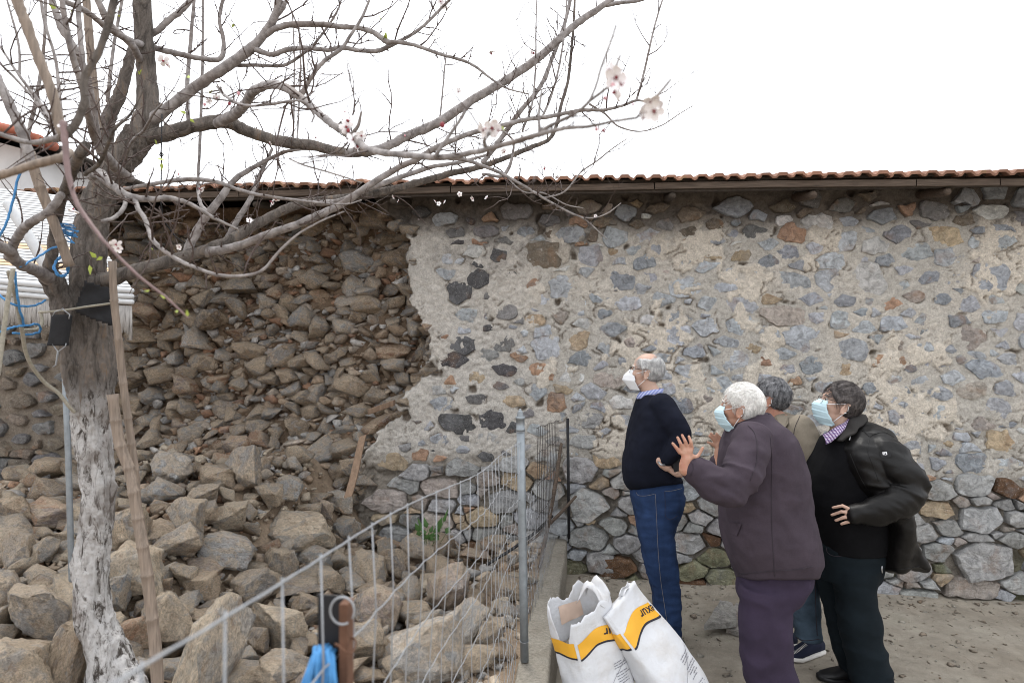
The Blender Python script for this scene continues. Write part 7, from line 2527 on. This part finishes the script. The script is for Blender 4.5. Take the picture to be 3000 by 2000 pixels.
LEGF = [(1030, 1084, 1290, .098, .09), (1100, 1096, 1280, .096, .09), (1200, 1120, 1285, .09, .09), (1300, 1142, 1290, .084, .09), (1400, 1165, 1310, .08, .09), (1500, 1195, 1330, .078, .09), (1545, 1208, 1335, .078, .09)]
b = m.body
for R_ in (TOR, HIP, LEGN, LEGF): b.loft(m.secs(R_, 1, .040), 22)
LA = [(1350, 468, -.14, .072), (1412, 524, -.21, .082), (1478, 600, -.26, .077), (1522, 656, -.28, .070), (1480, 722, -.29, .072), (1400, 766, -.29, .064), (1330, 785, -.28, .055), (1272, 794, -.26, .048)]
RA = [(1350, 470, .15, .075), (1430, 540, .25, .08), (1460, 640, .27, .07), (1400, 720, .22, .06), (1300, 760, .15, .05)]
for A_ in (LA, RA):
    pp, rr = m.arm(A_); b.cap_tube(pp, [r - .02 for r in rr], 12)
cl = lambda x, y: (2380 + x / 3.733, 1280 + y / 3.733)
m.fingers(cl, 3.335, (470, 850), [(540, 845), (600, 845)], [[(420, 795), (330, 748), (226, 770, .03)], [(415, 835), (320, 812), (212, 850, .03)], [(425, 872), (345, 876), (255, 910, .02)], [(440, 905), (390, 925), (318, 948, .015)]], [(470, 800, .03), (430, 770, .06), (380, 760, .07)], .0088)
m.plain_hand(m.p(1290, 765, .14), -RIGHT, FWD, .3)
swt = MB(); swt.loft(m.secs(TOR), 32)
m.kid('sweater', swt.remesh('sweater', .009, 4, .5, folds(560, .005, (6, 6, 8))), M_BLACKW)
tr = MB()
for R_ in (HIP, LEGN, LEGF): tr.loft(m.secs(R_), 24)
otr = m.kid('trousers', tr.remesh('trousers', .009, 5, .5, folds(570, .018, (4, 4, 6))), M_TEALTR)
seam(otr, bvh_of(otr), [(1130, 945), (1138, 970), (1170, 985), (1230, 982)], .0015, 'pocket_seam', M_SEAM)
JK = [(376, 1232, 1330, .09, .0), (402, 1205, 1375, .15, -.01), (440, 1174, 1405, .19, -.03), (500, 1170, 1420, .215, -.045), (580, 1190, 1420, .225, -.05), (660, 1235, 1420, .228, -.05), (740, 1300, 1430, .225, -.05), (820, 1362, 1465, .205, -.06), (880, 1372, 1500, .17, -.09, .1), (960, 1380, 1528, .13, -.10, .2), (1040, 1390, 1562, .11, -.10, .25)]
jk = MB(); jk.loft(m.secs(JK), 36, 3.4)
for A_ in (LA, RA):
    pp, rr = m.arm(A_); jk.cap_tube(pp, rr, 18)
EL2 = np.array(m.p(1440, 650, -.3)); TAIL = np.array(m.p(1500, 950, 0))


def crease2(co):
    r = np.sqrt(((co - EL2) ** 2).sum(1))
    x = (co - TAIL) @ np.array(RIGHT)
    n = 1 - 2.2 * np.abs(fbm(co @ np.array([[8., 2, 4], [2, 8, 2], [4, 3, 14]]), 651, 2))
    tail = sstep(1.05, .85, co[:, 2]) * .018 * np.sin(x * 40 + 1.0)
    return np.exp(-(r / .26) ** 2) * .017 * n + tail


oj = m.kid('leather_jacket', jk.remesh('leather_jacket', .0075, 4, .5, folds(580, .011, (6, 6, 8), crease2)), M_LEATHER)
bv = bvh_of(oj)
for pts_, r_, mt in (([(1205, 430), (1185, 470), (1182, 540), (1205, 610), (1250, 680), (1300, 730)], .003, M_METALZ), ([(1215, 425), (1198, 480), (1198, 545), (1222, 612), (1270, 690)], .003, M_DARKSEAM),
                     ([(1270, 405), (1300, 412), (1330, 436), (1350, 425), (1400, 418), (1440, 440)], .0025, M_DARKSEAM), ([(1330, 436), (1320, 500), (1350, 580), (1370, 640)], .0025, M_DARKSEAM),
                     ([(1240, 515), (1262, 570), (1290, 630), (1320, 680)], .0025, M_DARKSEAM), ([(1390, 1030), (1440, 1045), (1500, 1042), (1560, 1030)], .002, M_DARKSEAM)):
    seam(oj, bv, pts_, r_ * .6, 'zip' if mt is M_METALZ else 'seam', mt)


bd = decal(bv, [(1378, 508), (1418, 505), (1428, 515), (1426, 530), (1386, 533), (1378, 520)], 'sleeve_badge', M_BLACK, oj, .004)
if bd:
    lo_ = empty('x'); bpy.data.objects.remove(lo_)
    for k, ol in enumerate([[(1389, 507), (1408, 506), (1403, 511), (1396, 511.5)], [(1396, 511.5), (1403, 511), (1399, 519), (1391, 519.5)], [(1391, 519.5), (1399, 519), (1411, 518.5), (1405, 521)], [(1408, 506), (1412, 518.5), (1408, 518.7), (1404, 510)], [(1389, 507), (1392, 519), (1395, 516), (1393, 510)]]):
        decal(bv, ol, 'badge_mark', M_ELAST, oj, .0075)
zp = drape(bv, [z5(1240, 428), z5(1243, 440), z5(1240, 456)], .006)
if len(zp) == 3:
    q = MB(); q.tube(zp, .0035, 6); o = q.obj('zip_pull', M_METALZ); o.parent = oj
q = MB(); q.tube([m.p(1386, 1030, -.22), m.p(1385, 1046, -.22), m.p(1388, 1062, -.22)], .003, 6); o = q.obj('zip_pull', M_METALZ); o.parent = oj
def strip(inner, outer, name, mat, th, par=None, nn=8):
    """collar leaf between two edge curves"""
    ri = spline([np.array(list(m.p(*p))) for p in inner], nn); ro_ = spline([np.array(list(m.p(*p))) for p in outer], nn)
    V, F = [], []; n = len(ri)
    for k in range(6):
        t = k / 5
        for i in range(n):
            p = Vector(ri[i]).lerp(Vector(ro_[i]), t) - FWD * .012 * math.sin(t * 3.1) + UP * .004 * math.sin(i * .5)
            V.append(p)
    for k in range(5):
        for i in range(n - 1): F.append([k * n + i, k * n + i + 1, (k + 1) * n + i + 1, (k + 1) * n + i])
    q = MB(); q.add(V, F); o = q.obj(name, mat)
    md = o.modifiers.new('t', 'SOLIDIFY'); md.thickness = th
    if par is None: m.kids.append(o)
    else: o.parent = par
    return o


strip([(1312, 336, .05), (1268, 338, -.05), (1236, 362, -.085), (1214, 400, -.10), (1172, 452, -.11)], [(1322, 372, .06), (1306, 378, -.10), (1282, 398, -.15), (1256, 420, -.17), (1200, 452, -.16)], 'jacket_collar', M_COLLARL, .010, oj)
strip([(1240, 352, -.02), (1220, 362, -.062), (1170, 397, -.078), (1112, 424, -.05)], [(1250, 385, -.05), (1216, 402, -.10), (1178, 444, -.125), (1128, 470, -.10)], 'shirt_collar', M_PLAID, .004)
q = MB(); cA, cB = m.p(1264, 795, -.26), m.p(1256, 796, -.26)
q.tube([cA, cB], [(.036, .04), (.035, .039)], 18); M_REDL = simple('red_lining', (0.18, 0.015, 0.02), .8, .1, 30, 0)
o = q.obj('cuff_lining', M_REDL); o.parent = oj
m.eyes(); m.hair(M_HBROWN, 0, .070, .014, 2000, 9, nape=-.080, wave=.7); m.mask(M_MASKB); m.glasses(.002)
h = m.p(1420, 1600, -.09); h.z = 0; shoe(m, h, h - RIGHT * .27 - FWD * .05, 'shoe', M_SHOEK, M_SHOEK)
h = m.p(1325, 1570, .09); h.z = 0; shoe(m, h, h - RIGHT * .27, 'shoe', M_SHOEK, M_SHOEK)
m.finish()
